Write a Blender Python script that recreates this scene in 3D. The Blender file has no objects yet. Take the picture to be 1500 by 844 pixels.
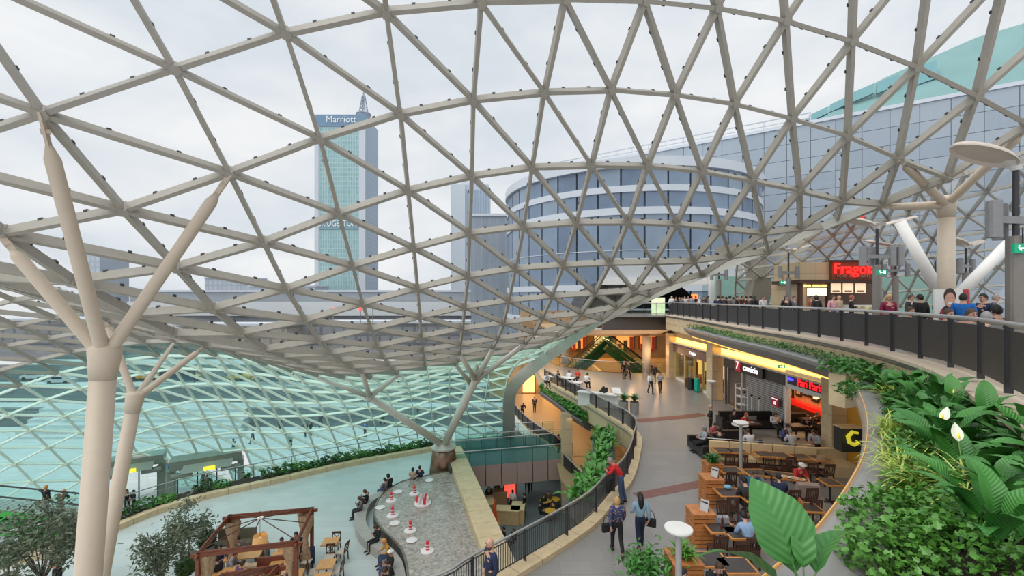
import bpy, bmesh, math, random
from math import sin, cos, pi, radians, sqrt, atan2
from mathutils import Vector, Matrix
random.seed(7)
C = bpy.context.scene
COL = C.collection
V = Vector
# ------------------------------------------------------------------ camera
EYE = 7.6                    # eye above the level-1 walkway (z = 0)
F = 640.0                    # focal length in pixels of the 1500 px wide photograph
cam = bpy.data.cameras.new('camera'); cam_o = bpy.data.objects.new('camera', cam); COL.objects.link(cam_o)
cam_o.location = (0, 0, EYE); cam_o.rotation_euler = (pi/2, 0, 0)
cam.sensor_width = 36; cam.lens = F/1500*36; cam.shift_y = 14/1500; cam.clip_end = 2000; cam.clip_start = .05
C.camera = cam_o
C.view_settings.view_transform = 'Standard'; C.view_settings.look = 'None'
C.view_settings.exposure = 0.0; C.view_settings.gamma = 1.0
C.cycles.transparent_max_bounces = 48
C.cycles.max_bounces = 8; C.cycles.diffuse_bounces = 4; C.cycles.glossy_bounces = 3
C.cycles.caustics_reflective = False; C.cycles.caustics_refractive = False
# ------------------------------------------------------------------ overcast sky and the hazy sun behind it
W = bpy.data.worlds.new('sky'); C.world = W; W.use_nodes = True
nt = W.node_tree; nt.nodes.clear()
def wn(t, **k):
    n = nt.nodes.new(t)
    for a, b in k.items(): setattr(n, a, b)
    return n
tc = wn('ShaderNodeTexCoord'); mp = wn('ShaderNodeMapping'); mp.inputs['Scale'].default_value = (1.6, 1.6, 4.5)
nz = wn('ShaderNodeTexNoise'); nz.inputs['Scale'].default_value = 1.7; nz.inputs['Detail'].default_value = 6; nz.inputs['Roughness'].default_value = .55
cr = wn('ShaderNodeValToRGB'); cr.color_ramp.elements[0].position = .36; cr.color_ramp.elements[0].color = (.72, .765, .83, 1)
cr.color_ramp.elements[1].position = .66; cr.color_ramp.elements[1].color = (.93, .93, .945, 1)
bg = wn('ShaderNodeBackground'); bg.inputs['Strength'].default_value = 1.04
wo = wn('ShaderNodeOutputWorld')
L = nt.links.new
L(tc.outputs['Generated'], mp.inputs['Vector']); L(mp.outputs['Vector'], nz.inputs['Vector']); L(nz.outputs['Fac'], cr.inputs['Fac'])
L(cr.outputs['Color'], bg.inputs['Color']); L(bg.outputs['Background'], wo.inputs['Surface'])
sun = bpy.data.lights.new('hazy_sun', 'SUN'); sun.energy = 2.2; sun.angle = radians(70); sun.color = (1, .98, .95)
sun_o = bpy.data.objects.new('hazy_sun', sun); COL.objects.link(sun_o); sun_o.rotation_euler = (radians(18), radians(-22), 0); sun_o.location = (0, 0, 60)
def area(name, loc, sx, sy, power, color, rot=(0, 0, 0)):
    l = bpy.data.lights.new(name, 'AREA'); l.shape = 'RECTANGLE'; l.size = sx; l.size_y = sy; l.energy = power; l.color = color
    o = bpy.data.objects.new(name, l); COL.objects.link(o); o.location = loc; o.rotation_euler = rot; return o
def point(name, loc, power, color, r=.1):
    l = bpy.data.lights.new(name, 'POINT'); l.energy = power; l.color = color; l.shadow_soft_size = r
    o = bpy.data.objects.new(name, l); COL.objects.link(o); o.location = loc; return o
# ------------------------------------------------------------------ levels and picture-to-place helpers
ZB = -8.4                    # street and entrance level
ORD = 'first second third fourth fifth sixth seventh eighth ninth tenth eleventh twelfth thirteenth fourteenth fifteenth sixteenth seventeenth eighteenth nineteenth twentieth twenty-first twenty-second twenty-third twenty-fourth twenty-fifth twenty-sixth twenty-seventh twenty-eighth twenty-ninth thirtieth thirty-first thirty-second thirty-third thirty-fourth thirty-fifth thirty-sixth'.split()
ZP = -5.0                    # fountain plaza
Z1 = 0.0                     # walkway with the restaurants
Z2 = 5.98                    # upper terrace
def G(px, py, z):            # the point at height z seen at a picture position
    d = (EYE - z)*F/(py - 436.0); return V(((px - 750)/F*d, d, z))
def PD(px, py, d):           # the point at depth d seen at a picture position
    return V(((px - 750)/F*d, d, EYE + (436.0 - py)/F*d))
# ------------------------------------------------------------------ materials
MATS = {}
def mat(name, col, rough=.6, metal=0., var=.12, vs=6., bump=0., bs=40., emit=None, es=1., spec=.5, coat=0.):
    if name in MATS: return MATS[name]
    m = bpy.data.materials.new(name); m.use_nodes = True; t = m.node_tree; b = t.nodes['Principled BSDF']
    b.inputs['Roughness'].default_value = rough; b.inputs['Metallic'].default_value = metal
    b.inputs['Specular IOR Level'].default_value = spec; b.inputs['Coat Weight'].default_value = coat
    c = (col[0], col[1], col[2], 1)
    if var > 0 or bump > 0:
        x = t.nodes.new('ShaderNodeTexCoord')
    if var > 0:
        n = t.nodes.new('ShaderNodeTexNoise'); n.inputs['Scale'].default_value = vs; n.inputs['Detail'].default_value = 4
        r = t.nodes.new('ShaderNodeValToRGB')
        r.color_ramp.elements[0].position = .3; r.color_ramp.elements[1].position = .7
        r.color_ramp.elements[0].color = tuple(max(0, v*(1-var)) for v in col)+(1,)
        r.color_ramp.elements[1].color = tuple(min(1, v*(1+var)) for v in col)+(1,)
        t.links.new(x.outputs['Object'], n.inputs['Vector']); t.links.new(n.outputs['Fac'], r.inputs['Fac']); t.links.new(r.outputs['Color'], b.inputs['Base Color'])
    else: b.inputs['Base Color'].default_value = c
    if bump > 0:
        n2 = t.nodes.new('ShaderNodeTexNoise'); n2.inputs['Scale'].default_value = bs
        bp = t.nodes.new('ShaderNodeBump'); bp.inputs['Strength'].default_value = bump; bp.inputs['Distance'].default_value = .02
        t.links.new(x.outputs['Object'], n2.inputs['Vector']); t.links.new(n2.outputs['Fac'], bp.inputs['Height']); t.links.new(bp.outputs['Normal'], b.inputs['Normal'])
    if emit:
        b.inputs['Emission Color'].default_value = tuple(emit)+(1,); b.inputs['Emission Strength'].default_value = es
    m.diffuse_color = c; MATS[name] = m; return m
def grid_mat(name, col, col2, sx, sy, mortar=.03, rough=.5, metal=0., axis='XZ', offset=0., var=0.06, ratio=None, spec=.5, coat=0.):
    """tiles or panels drawn with the brick texture (surfaces too far off, or joints too fine, to model)"""
    if name in MATS: return MATS[name]
    m = bpy.data.materials.new(name); m.use_nodes = True; t = m.node_tree; b = t.nodes['Principled BSDF']
    b.inputs['Roughness'].default_value = rough; b.inputs['Metallic'].default_value = metal; b.inputs['Specular IOR Level'].default_value = spec; b.inputs['Coat Weight'].default_value = coat
    x = t.nodes.new('ShaderNodeTexCoord'); s = t.nodes.new('ShaderNodeSeparateXYZ'); c = t.nodes.new('ShaderNodeCombineXYZ')
    t.links.new(x.outputs['Object'], s.inputs[0])
    t.links.new(s.outputs[axis[0]], c.inputs[0]); t.links.new(s.outputs[axis[1]], c.inputs[1])
    k = t.nodes.new('ShaderNodeTexBrick'); k.offset = offset; k.squash = 1
    k.inputs['Scale'].default_value = 1; k.inputs['Brick Width'].default_value = sx; k.inputs['Row Height'].default_value = sy; k.inputs['Mortar Size'].default_value = mortar; k.inputs['Mortar Smooth'].default_value = .1
    k.inputs['Color1'].default_value = tuple(v*(1-var) for v in col)+(1,); k.inputs['Color2'].default_value = tuple(min(1, v*(1+var)) for v in col)+(1,); k.inputs['Mortar'].default_value = tuple(col2)+(1,)
    t.links.new(c.outputs[0], k.inputs['Vector']); t.links.new(k.outputs['Color'], b.inputs['Base Color'])
    m.diffuse_color = tuple(col)+(1,); MATS[name] = m; return m
def glass(name, tint, refl=.08, rough=.02, rcol=(1, 1, 1), alpha=0., acol=(.5, .6, .6)):
    """thin pane: tinted see-through plus a mirror part that grows towards grazing angles, alpha = dirt or film"""
    m = bpy.data.materials.new(name); m.use_nodes = True; t = m.node_tree; t.nodes.clear()
    tr = t.nodes.new('ShaderNodeBsdfTransparent'); tr.inputs[0].default_value = tuple(tint)+(1,)
    gl = t.nodes.new('ShaderNodeBsdfGlossy'); gl.inputs['Roughness'].default_value = rough; gl.inputs['Color'].default_value = tuple(rcol)+(1,)
    lw = t.nodes.new('ShaderNodeLayerWeight'); lw.inputs['Blend'].default_value = .5
    pw = t.nodes.new('ShaderNodeMath'); pw.operation = 'POWER'; pw.inputs[1].default_value = 4
    fr = t.nodes.new('ShaderNodeMath'); fr.operation = 'MULTIPLY_ADD'; fr.inputs[1].default_value = .32; fr.inputs[2].default_value = refl; fr.use_clamp = True
    t.links.new(lw.outputs['Facing'], pw.inputs[0]); t.links.new(pw.outputs[0], fr.inputs[0])
    mx = t.nodes.new('ShaderNodeMixShader'); out = t.nodes.new('ShaderNodeOutputMaterial')
    t.links.new(fr.outputs[0], mx.inputs['Fac']); t.links.new(tr.outputs[0], mx.inputs[1]); t.links.new(gl.outputs[0], mx.inputs[2])
    last = mx
    if alpha > 0:
        df = t.nodes.new('ShaderNodeBsdfDiffuse'); df.inputs['Color'].default_value = tuple(acol)+(1,)
        m2 = t.nodes.new('ShaderNodeMixShader')
        x = t.nodes.new('ShaderNodeTexCoord'); n = t.nodes.new('ShaderNodeTexNoise'); n.inputs['Scale'].default_value = .5; n.inputs['Detail'].default_value = 5
        mm = t.nodes.new('ShaderNodeMath'); mm.operation = 'MULTIPLY'; mm.inputs[1].default_value = alpha*2
        t.links.new(x.outputs['Object'], n.inputs['Vector']); t.links.new(n.outputs['Fac'], mm.inputs[0]); t.links.new(mm.outputs[0], m2.inputs['Fac'])
        t.links.new(mx.outputs[0], m2.inputs[1]); t.links.new(df.outputs[0], m2.inputs[2]); last = m2
    t.links.new(last.outputs[0], out.inputs['Surface']); MATS[name] = m; return m
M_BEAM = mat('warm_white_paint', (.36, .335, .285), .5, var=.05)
M_BEAM_LIT = mat('beam_paint_green_lit', (.86, .90, .79), .5, var=.05)  # beam paint again, with the wall's bright green light put into the colour
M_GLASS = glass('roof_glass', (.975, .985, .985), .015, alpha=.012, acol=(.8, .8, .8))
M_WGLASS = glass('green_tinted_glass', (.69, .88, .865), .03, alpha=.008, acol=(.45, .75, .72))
M_CLEAR = glass('clear_glass', (.88, .95, .93), .04)
M_BLACK = mat('black_rubber', (.02, .02, .02), .6, var=0)
M_STEEL = mat('brushed_steel', (.55, .55, .54), .35, .9, var=.08)
M_DKMETAL = mat('dark_grey_metal', (.045, .045, .05), .45, .3, var=.1)
M_GREYMETAL = mat('grey_painted_metal', (.25, .25, .255), .45, .3, var=.08)
M_STONE = mat('sandstone', (.62, .49, .30), .55, var=.1, vs=2.5)
M_WHITE = mat('white_paint', (.78, .77, .74), .5, var=.03)
M_WOOD = mat('orange_wood', (.52, .20, .06), .45, var=.25, vs=3)
M_DKWOOD = mat('dark_brown_wood', (.07, .03, .018), .45, var=.2)
M_SOIL = mat('soil', (.035, .025, .018), .9, var=.3, vs=20)
# ------------------------------------------------------------------ mesh helpers
class MB:
    def __init__(s): s.v = []; s.f = []; s.m = []; s.cur = 0
    def add(s, vs, fs):
        o = len(s.v); s.v += [tuple(v) for v in vs]
        for f in fs: s.f.append(tuple(i+o for i in f)); s.m.append(s.cur)
    def box(s, c, d, rz=0., rx=0., ry=0.):
        R = Matrix.Rotation(rz, 3, 'Z') @ Matrix.Rotation(ry, 3, 'Y') @ Matrix.Rotation(rx, 3, 'X'); c = V(c)
        p = [c + R @ V((x*d[0]/2, y*d[1]/2, z*d[2]/2)) for z in (-1, 1) for y in (-1, 1) for x in (-1, 1)]
        s.add(p, [(0, 2, 3, 1), (4, 5, 7, 6), (0, 1, 5, 4), (2, 6, 7, 3), (0, 4, 6, 2), (1, 3, 7, 5)]); return s
    def bar(s, a, b, w, h, up=(0, 0, 1), drop=0.):
        a, b, u = V(a), V(b), V(up); d = (b-a)
        if d.length < 1e-6: return s
        d.normalize(); x = d.cross(u)
        if x.length < 1e-4: x = d.cross(V((1, 0, 0)))
        x.normalize(); y = x.cross(d); y.normalize()
        p = []
        for q in (a, b):
            for (i, j) in ((-1, -1), (1, -1), (1, 1), (-1, 1)): p.append(q + x*(i*w/2) + y*(j*h/2 - drop))
        s.add(p, [(0, 1, 2, 3), (7, 6, 5, 4), (0, 4, 5, 1), (1, 5, 6, 2), (2, 6, 7, 3), (3, 7, 4, 0)]); return s
    def tube(s, pts, r, n=8, cap=True):
        pts = [V(p) for p in pts]; rs = r if isinstance(r, (list, tuple)) else [r]*len(pts); k = len(pts); ring = []
        px = None
        for i, p in enumerate(pts):
            d = (pts[min(i+1, k-1)] - pts[max(i-1, 0)]).normalized()
            if px is None: px = d.cross(V((0, 0, 1)) if abs(d.z) < .9 else V((1, 0, 0))).normalized()
            else:
                px = px - d*px.dot(d); px.normalize()
            py = d.cross(px)
            ring.append([p + (px*cos(2*pi*j/n) + py*sin(2*pi*j/n))*rs[i] for j in range(n)])
        vs = [q for R in ring for q in R]; fs = []
        for i in range(k-1):
            for j in range(n): fs.append((i*n+j, i*n+(j+1) % n, (i+1)*n+(j+1) % n, (i+1)*n+j))
        if cap: fs += [tuple(range(n-1, -1, -1)), tuple((k-1)*n+j for j in range(n))]
        s.add(vs, fs); return s
    def lathe(s, prof, n=16, c=(0, 0, 0), cap=True):
        c = V(c); vs = [c + V((r*cos(2*pi*j/n), r*sin(2*pi*j/n), z)) for r, z in prof for j in range(n)]; k = len(prof); fs = []
        for i in range(k-1):
            for j in range(n): fs.append((i*n+j, i*n+(j+1) % n, (i+1)*n+(j+1) % n, (i+1)*n+j))
        if cap: fs += [tuple(range(n-1, -1, -1)), tuple((k-1)*n+j for j in range(n))]
        s.add(vs, fs); return s
    def prism(s, poly, z0, z1):
        n = len(poly); vs = [(p[0], p[1], z0) for p in poly] + [(p[0], p[1], z1) for p in poly]
        s.add(vs, [tuple(range(n-1, -1, -1)), tuple(range(n, 2*n))] + [(i, (i+1) % n, n+(i+1) % n, n+i) for i in range(n)]); return s
    def ball(s, c, r, n=10, k=6, sc=(1, 1, 1)):
        return s.lathe2([(sin(pi*i/k)*r, -cos(pi*i/k)*r) for i in range(k+1)], n, c, sc)
    def lathe2(s, prof, n, c, sc=(1, 1, 1)):
        c = V(c); vs = [c + V((r*cos(2*pi*j/n)*sc[0], r*sin(2*pi*j/n)*sc[1], z*sc[2])) for r, z in prof for j in range(n)]; k = len(prof); fs = []
        for i in range(k-1):
            for j in range(n): fs.append((i*n+j, i*n+(j+1) % n, (i+1)*n+(j+1) % n, (i+1)*n+j))
        s.add(vs, fs); return s
    def sweep(s, path, prof, closed=False, ups=None):
        """profile (side, height) swept along a path; side = to the right of travel"""
        path = [V(p) for p in path]; k = len(path); n = len(prof); vs = []
        for i, p in enumerate(path):
            d = path[min(i+1, k-1)] - path[max(i-1, 0)]; d.z = 0; d.normalize(); r = V((d.y, -d.x, 0))
            for a, b in prof: vs.append(p + r*a + V((0, 0, b)))
        fs = []
        for i in range(k-1):
            for j in range(n): fs.append((i*n+j, (i+1)*n+j, (i+1)*n+(j+1) % n, i*n+(j+1) % n))
        fs += [tuple(range(n)), tuple((k-1)*n+j for j in range(n-1, -1, -1))]
        s.add(vs, fs); return s
    def mesh(s, name, mats, smooth=False, base=None):
        me = bpy.data.meshes.new(name); vs = s.v
        if base is not None: vs = [(x-base[0], y-base[1], z-base[2]) for x, y, z in vs]
        me.from_pydata(vs, [], s.f)
        for m in (mats if isinstance(mats, (list, tuple)) else [mats]): me.materials.append(m)
        if isinstance(mats, (list, tuple)) and len(mats) > 1: me.polygons.foreach_set('material_index', s.m)
        if smooth: me.polygons.foreach_set('use_smooth', [True]*len(me.polygons))
        me.update(); return me
    def obj(s, name, mats, parent=None, smooth=False, base=None, fix=False):
        """base: world position of the parent's origin when the shape was drawn in world coordinates"""
        me = s.mesh(name, mats, smooth, base)
        if fix:
            bm = bmesh.new(); bm.from_mesh(me); bmesh.ops.recalc_face_normals(bm, faces=bm.faces); bm.to_mesh(me); bm.free()
        o = bpy.data.objects.new(name, me); COL.objects.link(o)
        if parent: o.parent = parent
        return o
def link(name, me, parent=None, loc=(0, 0, 0), rz=0.):
    o = bpy.data.objects.new(name, me); COL.objects.link(o); o.location = loc; o.rotation_euler = (0, 0, rz)
    if parent: o.parent = parent
    return o
def tag(o, label=None, cat=None, group=None, kind=None):
    if label: o['label'] = label
    if cat: o['category'] = cat
    if group: o['group'] = group
    if kind: o['kind'] = kind
    return o
def thing(name, label, cat, loc=(0, 0, 0), rz=0., group=None, kind=None):
    o = bpy.data.objects.new(name, None); COL.objects.link(o); o.location = loc; o.rotation_euler = (0, 0, rz); o.empty_display_size = .2
    return tag(o, label, cat, group, kind)
def dup(root, loc, rz=0., label=None, group=None, scale=None):
    r = root.copy(); COL.objects.link(r); r.location = loc; r.rotation_euler = (0, 0, rz)
    if scale: r.scale = (scale,)*3 if not isinstance(scale, tuple) else scale
    if label: r['label'] = label
    if group: r['group'] = group
    for ch in root.children:
        c = ch.copy(); COL.objects.link(c); c.parent = r
        for g in ch.children:
            d = g.copy(); COL.objects.link(d); d.parent = c
    return r
def spline(pts, per=6):
    """Catmull-Rom through the points"""
    pts = [V(p) for p in pts]; out = []
    for i in range(len(pts)-1):
        p0, p1, p2, p3 = pts[max(i-1, 0)], pts[i], pts[i+1], pts[min(i+2, len(pts)-1)]
        for k in range(per):
            t = k/per
            out.append(.5*((2*p1) + (p2-p0)*t + (2*p0-5*p1+4*p2-p3)*t*t + (3*p1-p0-3*p2+p3)*t**3))
    out.append(pts[-1]); return out
def resample(pts, step):
    out = [V(pts[0])]; acc = 0.
    for a, b in zip(pts, pts[1:]):
        l = (b-a).length
        while acc + l >= step:
            a = a + (b-a)*((step-acc)/l); out.append(a.copy()); l = (b-a).length; acc = 0.
        acc += l
    if (out[-1]-pts[-1]).length > step*.25: out.append(V(pts[-1]))
    return out
def stones(parent, path, prof, step, m_, gap=.012, name='stone_slab'):
    """separate stones laid along a path, each its own piece with open joints"""
    P = resample(path, .15); n = max(2, round(step/.15)); k = 0
    while k < len(P)-1:
        seg = [V(p) for p in P[k:k+n+1]]
        if len(seg) > 1:
            a = (seg[1]-seg[0]).normalized(); b = (seg[-1]-seg[-2]).normalized(); seg[0] = seg[0]+a*gap; seg[-1] = seg[-1]-b*gap
            if len(seg) > 4: seg = [seg[0], seg[len(seg)//3], seg[2*len(seg)//3], seg[-1]]
            q = MB(); q.sweep(seg, prof); q.obj(name, m_, parent, fix=True)
        k += n
def offset(path, d):
    out = []; k = len(path)
    for i, p in enumerate(path):
        t = path[min(i+1, k-1)] - path[max(i-1, 0)]; t.z = 0; t.normalize(); out.append(V(p) + V((t.y, -t.x, 0))*d)
    return out

def text(name, body, size, loc, rot, m, parent=None, align='CENTER', ext=.01, sx=1.):
    c = bpy.data.curves.new(name, 'FONT'); c.body = body; c.size = size; c.align_x = align; c.align_y = 'CENTER'; c.extrude = ext; c.resolution_u = 3
    t = bpy.data.objects.new(name, c); COL.objects.link(t); bpy.context.view_layer.update()
    me = bpy.data.meshes.new_from_object(t); COL.objects.unlink(t); bpy.data.objects.remove(t)
    me.name = name; me.materials.clear(); me.materials.append(m)
    o = bpy.data.objects.new(name, me); COL.objects.link(o); o.location = loc; o.rotation_euler = rot; o.scale = (sx, 1, 1)
    if parent:
        o.parent = parent; o.location = V(loc) - V(parent.location)
    return o
# ================================================================== the glass roof: a triangulated steel net, node by node (centimetres from the eye)
ROOF = """-2;-1;-965,474,513 -761,478,573 -562,494,612 -387,553,685 -203,657,808 16,727,893 234,772,950 441,802,985 641,823,999 835,840,988 1026,858,954 1218,885,904 1411,921,833 1588,957,733 1600,910,551
-1;-1;-953,576,363 -809,616,476 -638,655,573 -431,696,625 -220,704,649 -37,770,720 157,840,786 355,892,828 552,929,845 744,954,834 932,973,797 1118,995,743 1302,1025,675 1480,1060,593 1641,1093,489
0;-1;-970,709,236 -802,747,320 -623,806,426 -443,852,521 -253,874,578 -64,879,598 107,921,630 290,978,664 475,1030,683 660,1066,676 841,1091,641 1019,1110,588 1194,1133,526 1368,1168,467 1541,1205,393
1;-2;-1185,832,107 -998,859,137 -805,906,191 -619,954,279 -444,1004,371 -268,1041,444 -94,1049,481 75,1047,497 239,1077,515 413,1123,524 587,1166,519 761,1198,494 933,1224,458 1098,1250,405 1274,1286,361 1447,1330,325
2;-3;-1416,1020,118 -1228,1016,61 -1031,1029,50 -825,1075,85 -637,1117,150 -465,1164,232 -289,1204,303 -114,1221,347 55,1213,369 215,1197,369 375,1225,375 542,1261,370 708,1299,353 874,1338,336 1041,1385,316 1205,1428,316 1387,1488,302
3;-4;-1642,1236,134 -1453,1211,63 -1257,1204,10 -1052,1217,-32 -852,1245,-20 -667,1287,36 -489,1333,106 -311,1372,165 -137,1395,215 37,1386,234 200,1360,242 356,1350,241 515,1380,241 674,1420,233 837,1465,226 994,1518,251 1169,1591,276
4;-6;-2024,1564,170 -1843,1492,123 -1661,1439,67 -1476,1408,4 -1282,1396,-56 -1080,1403,-102 -881,1426,-102 -693,1462,-64 -518,1507,-10 -338,1550,44 -160,1575,88 12,1572,115 181,1542,125 338,1513,130 490,1521,133 646,1565,142 799,1613,163 976,1674,189
5;-8;-2368,1893,89 -2188,1832,106 -2011,1767,94 -1840,1705,56 -1666,1650,3 -1488,1612,-56 -1302,1592,-113 -1110,1590,-156 -909,1609,-177 -727,1642,-147 -545,1686,-109 -367,1732,-65 -193,1764,-27 -14,1765,-1 159,1736,17 321,1697,28 467,1688,39 614,1710,70 771,1782,106
6;-10;-2704,2054,-109 -2525,2070,-47 -2353,2068,-2 -2175,2036,20 -1999,1981,16 -1828,1921,-13 -1658,1865,-60 -1487,1821,-114 -1311,1793,-166 -1129,1784,-206 -943,1795,-225 -758,1824,-217 -576,1865,-194 -401,1918,-159 -223,1960,-126 -38,1970,-102 135,1944,-76 299,1900,-57 446,1878,-27 585,1890,23
7;-11;-2933,2205,-221 -2742,2230,-175 -2547,2246,-133 -2355,2253,-92 -2168,2236,-67 -1986,2192,-64 -1812,2136,-85 -1644,2079,-124 -1477,2032,-173 -1308,1997,-220 -1136,1979,-257 -962,1983,-276 -790,2009,-274 -604,2046,-263 -430,2100,-241 -256,2157,-217 -73,2184,-191 108,2166,-164 272,2116,-126 422,2080,-92 556,2077,-22
8;-14;-3501,2273,-568 -3325,2308,-471 -3148,2343,-386 -2968,2376,-314 -2776,2402,-256 -2571,2424,-216 -2369,2434,-181 -2172,2429,-158 -1982,2397,-150 -1803,2346,-163 -1631,2291,-195 -1465,2241,-237 -1300,2202,-280 -1134,2176,-313 -968,2170,-330 -804,2194,-333 -629,2229,-327 -458,2271,-308 -284,2353,-288 -106,2399,-258 70,2411,-235 243,2340,-188 392,2297,-127 526,2273,-59
9;-14;-3552,2431,-683 -3372,2471,-584 -3189,2509,-495 -3001,2545,-419 -2805,2576,-360 -2607,2591,-312 -2399,2604,-277 -2190,2612,-254 -1994,2590,-247 -1807,2545,-251 -1631,2494,-275 -1462,2445,-311 -1295,2404,-348 -1130,2374,-376 -968,2360,-390 -811,2372,-390 -658,2426,-383 -488,2444,-363 -309,2496,-345 -135,2550,-320 44,2574,-289 208,2559,-244 364,2518,-181 497,2479,-95
10;-14;-3591,2582,-810 -3410,2628,-708 -3224,2672,-616 -3035,2709,-537 -2843,2743,-466 -2643,2762,-419 -2445,2763,-386 -2232,2773,-361 -2015,2770,-362 -1834,2727,-354 -1651,2687,-366 -1474,2640,-398 -1302,2600,-427 -1135,2570,-449 -972,2551,-458 -817,2553,-453 -671,2588,-437 -517,2619,-414 -342,2658,-393 -174,2706,-370 2,2738,-340 168,2746,-298 333,2744,-234 468,2692,-139
11;-14;-3619,2727,-950 -3439,2777,-845 -3252,2824,-750 -3061,2870,-664 -2864,2905,-594 -2668,2924,-542 -2468,2933,-502 -2269,2938,-468 -2074,2924,-472 -1883,2890,-472 -1688,2857,-488 -1504,2820,-502 -1325,2787,-521 -1152,2760,-532 -987,2743,-535 -831,2739,-524 -682,2758,-504 -541,2792,-467 -404,2826,-445 -227,2867,-421 -47,2903,-392 136,2922,-347 295,2925,-288 440,2903,-194
12;-14;-3639,2863,-1103 -3461,2919,-995 -3276,2970,-896 -3083,3015,-810 -2887,3052,-736 -2690,3076,-680 -2492,3087,-640 -2304,3079,-605 -2105,3078,-599 -1922,3044,-598 -1727,3020,-612 -1546,2983,-618 -1354,2961,-632 -1180,2940,-629 -1012,2931,-617 -854,2927,-602 -707,2939,-576 -567,2966,-533 -431,2998,-497 -280,3030,-479 -107,3065,-455 79,3091,-413 261,3101,-347 420,3099,-258
13;-14;-3651,2989,-1270 -3476,3055,-1155 -3294,3105,-1055 -3104,3152,-964 -2910,3189,-887 -2712,3215,-831 -2516,3224,-790 -2328,3220,-750 -2131,3212,-742 -1942,3188,-742 -1748,3168,-752 -1567,3138,-750 -1379,3125,-747 -1206,3112,-734 -1042,3111,-708 -881,3113,-688 -737,3123,-656 -594,3143,-611 -455,3166,-571 -315,3192,-553 -165,3227,-535 17,3248,-499 214,3271,-433
14;-14;-3655,3109,-1448 -3484,3175,-1330 -3302,3236,-1224 -3118,3280,-1127 -2926,3314,-1049 -2729,3339,-991 -2538,3353,-941 -2343,3346,-915 -2155,3337,-892 -1965,3319,-892 -1772,3306,-894 -1586,3289,-884 -1400,3278,-871 -1229,3277,-846 -1073,3280,-817 -916,3293,-782 -767,3307,-744 -625,3321,-704 -480,3334,-662 -338,3345,-644 -185,3377,-636 -32,3407,-612
15;-14;-3650,3226,-1633 -3481,3296,-1509 -3305,3357,-1398 -3126,3403,-1299 -2941,3435,-1214 -2745,3452,-1157 -2545,3464,-1114 -2358,3462,-1077 -2165,3453,-1058 -1972,3439,-1053 -1778,3427,-1054 -1595,3420,-1037 -1420,3413,-1014 -1249,3415,-987 -1094,3434,-944 -938,3458,-898 -793,3477,-858 -650,3496,-811 -504,3504,-769 -365,3497,-749 -206,3501,-742 -56,3576,-735
16;-14;-3636,3342,-1821 -3472,3412,-1693 -3301,3472,-1578 -3125,3518,-1476 -2942,3549,-1390 -2753,3566,-1325 -2562,3569,-1277 -2361,3568,-1252 -2170,3559,-1229 -1979,3550,-1218 -1789,3542,-1211 -1602,3538,-1195 -1423,3540,-1167 -1263,3546,-1130 -1107,3569,-1087 -958,3604,-1036 -818,3636,-988 -674,3656,-940 -525,3670,-890 -377,3652,-867 -225,3634,-852 -71,3658,-846
17;-14;-3613,3459,-2013 -3454,3526,-1880 -3289,3583,-1762 -3118,3628,-1658 -2940,3657,-1569 -2756,3670,-1500 -2565,3671,-1451 -2372,3667,-1421 -2177,3659,-1402 -1985,3651,-1389 -1796,3647,-1376 -1609,3647,-1358 -1432,3654,-1326 -1268,3669,-1282 -1116,3700,-1229 -971,3741,-1178 -833,3782,-1129 -690,3809,-1077 -543,3823,-1026 -386,3799,-1003 -235,3771,-978 -73,3751,-964
18;-14;-3577,3574,-2206 -3426,3637,-2069 -3270,3691,-1948 -3106,3733,-1841 -2934,3759,-1751 -2755,3770,-1679 -2570,3768,-1628 -2380,3760,-1595 -2188,3751,-1576 -1995,3744,-1563 -1805,3741,-1548 -1619,3745,-1526 -1441,3757,-1491 -1274,3779,-1443 -1122,3815,-1386 -980,3864,-1329 -843,3917,-1275 -704,3954,-1223 -553,3959,-1180 -394,3937,-1150 -241,3898,-1121 -69,3863,-1090
19;-14;-3525,3685,-2398 -3387,3744,-2258 -3243,3796,-2134 -3090,3835,-2026 -2927,3858,-1935 -2755,3865,-1861 -2576,3859,-1808 -2391,3848,-1774 -2202,3835,-1754 -2010,3826,-1740 -1819,3824,-1725 -1632,3831,-1701 -1452,3848,-1664 -1284,3877,-1612 -1129,3919,-1551 -986,3973,-1487 -850,4036,-1429 -712,4085,-1379 -564,4096,-1334 -406,4073,-1300 -243,4026,-1272 -74,3968,-1240
20;-14;-3455,3789,-2586 -3333,3845,-2443 -3207,3896,-2319 -3072,3935,-2211 -2923,3955,-2119 -2762,3958,-2045 -2589,3947,-1992 -2409,3929,-1957 -2223,3911,-1937 -2032,3898,-1924 -1839,3894,-1909 -1649,3902,-1885 -1467,3923,-1845 -1297,3961,-1790 -1139,4012,-1723 -994,4073,-1651 -857,4141,-1586 -721,4207,-1535 -575,4231,-1492 -417,4206,-1457 -252,4153,-1431 -85,4072,-1407"""
NODE = {}; DOORS = [G(303.5, 730, ZB), G(189, 735, ZB)]
for ln in ROOF.split('\n'):
    i, j0, rest = ln.split(';'); i = int(i); j0 = int(j0)
    for k, t in enumerate(rest.split()):
        x, y, z = (int(q)/100 for q in t.split(','))
        j = j0 + k
        if i >= 1 and j >= 13: continue
        NODE[(i, j)] = V((x, y, z + EYE))
DIRS = ((1, 0), (0, 1), (1, 1))
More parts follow.
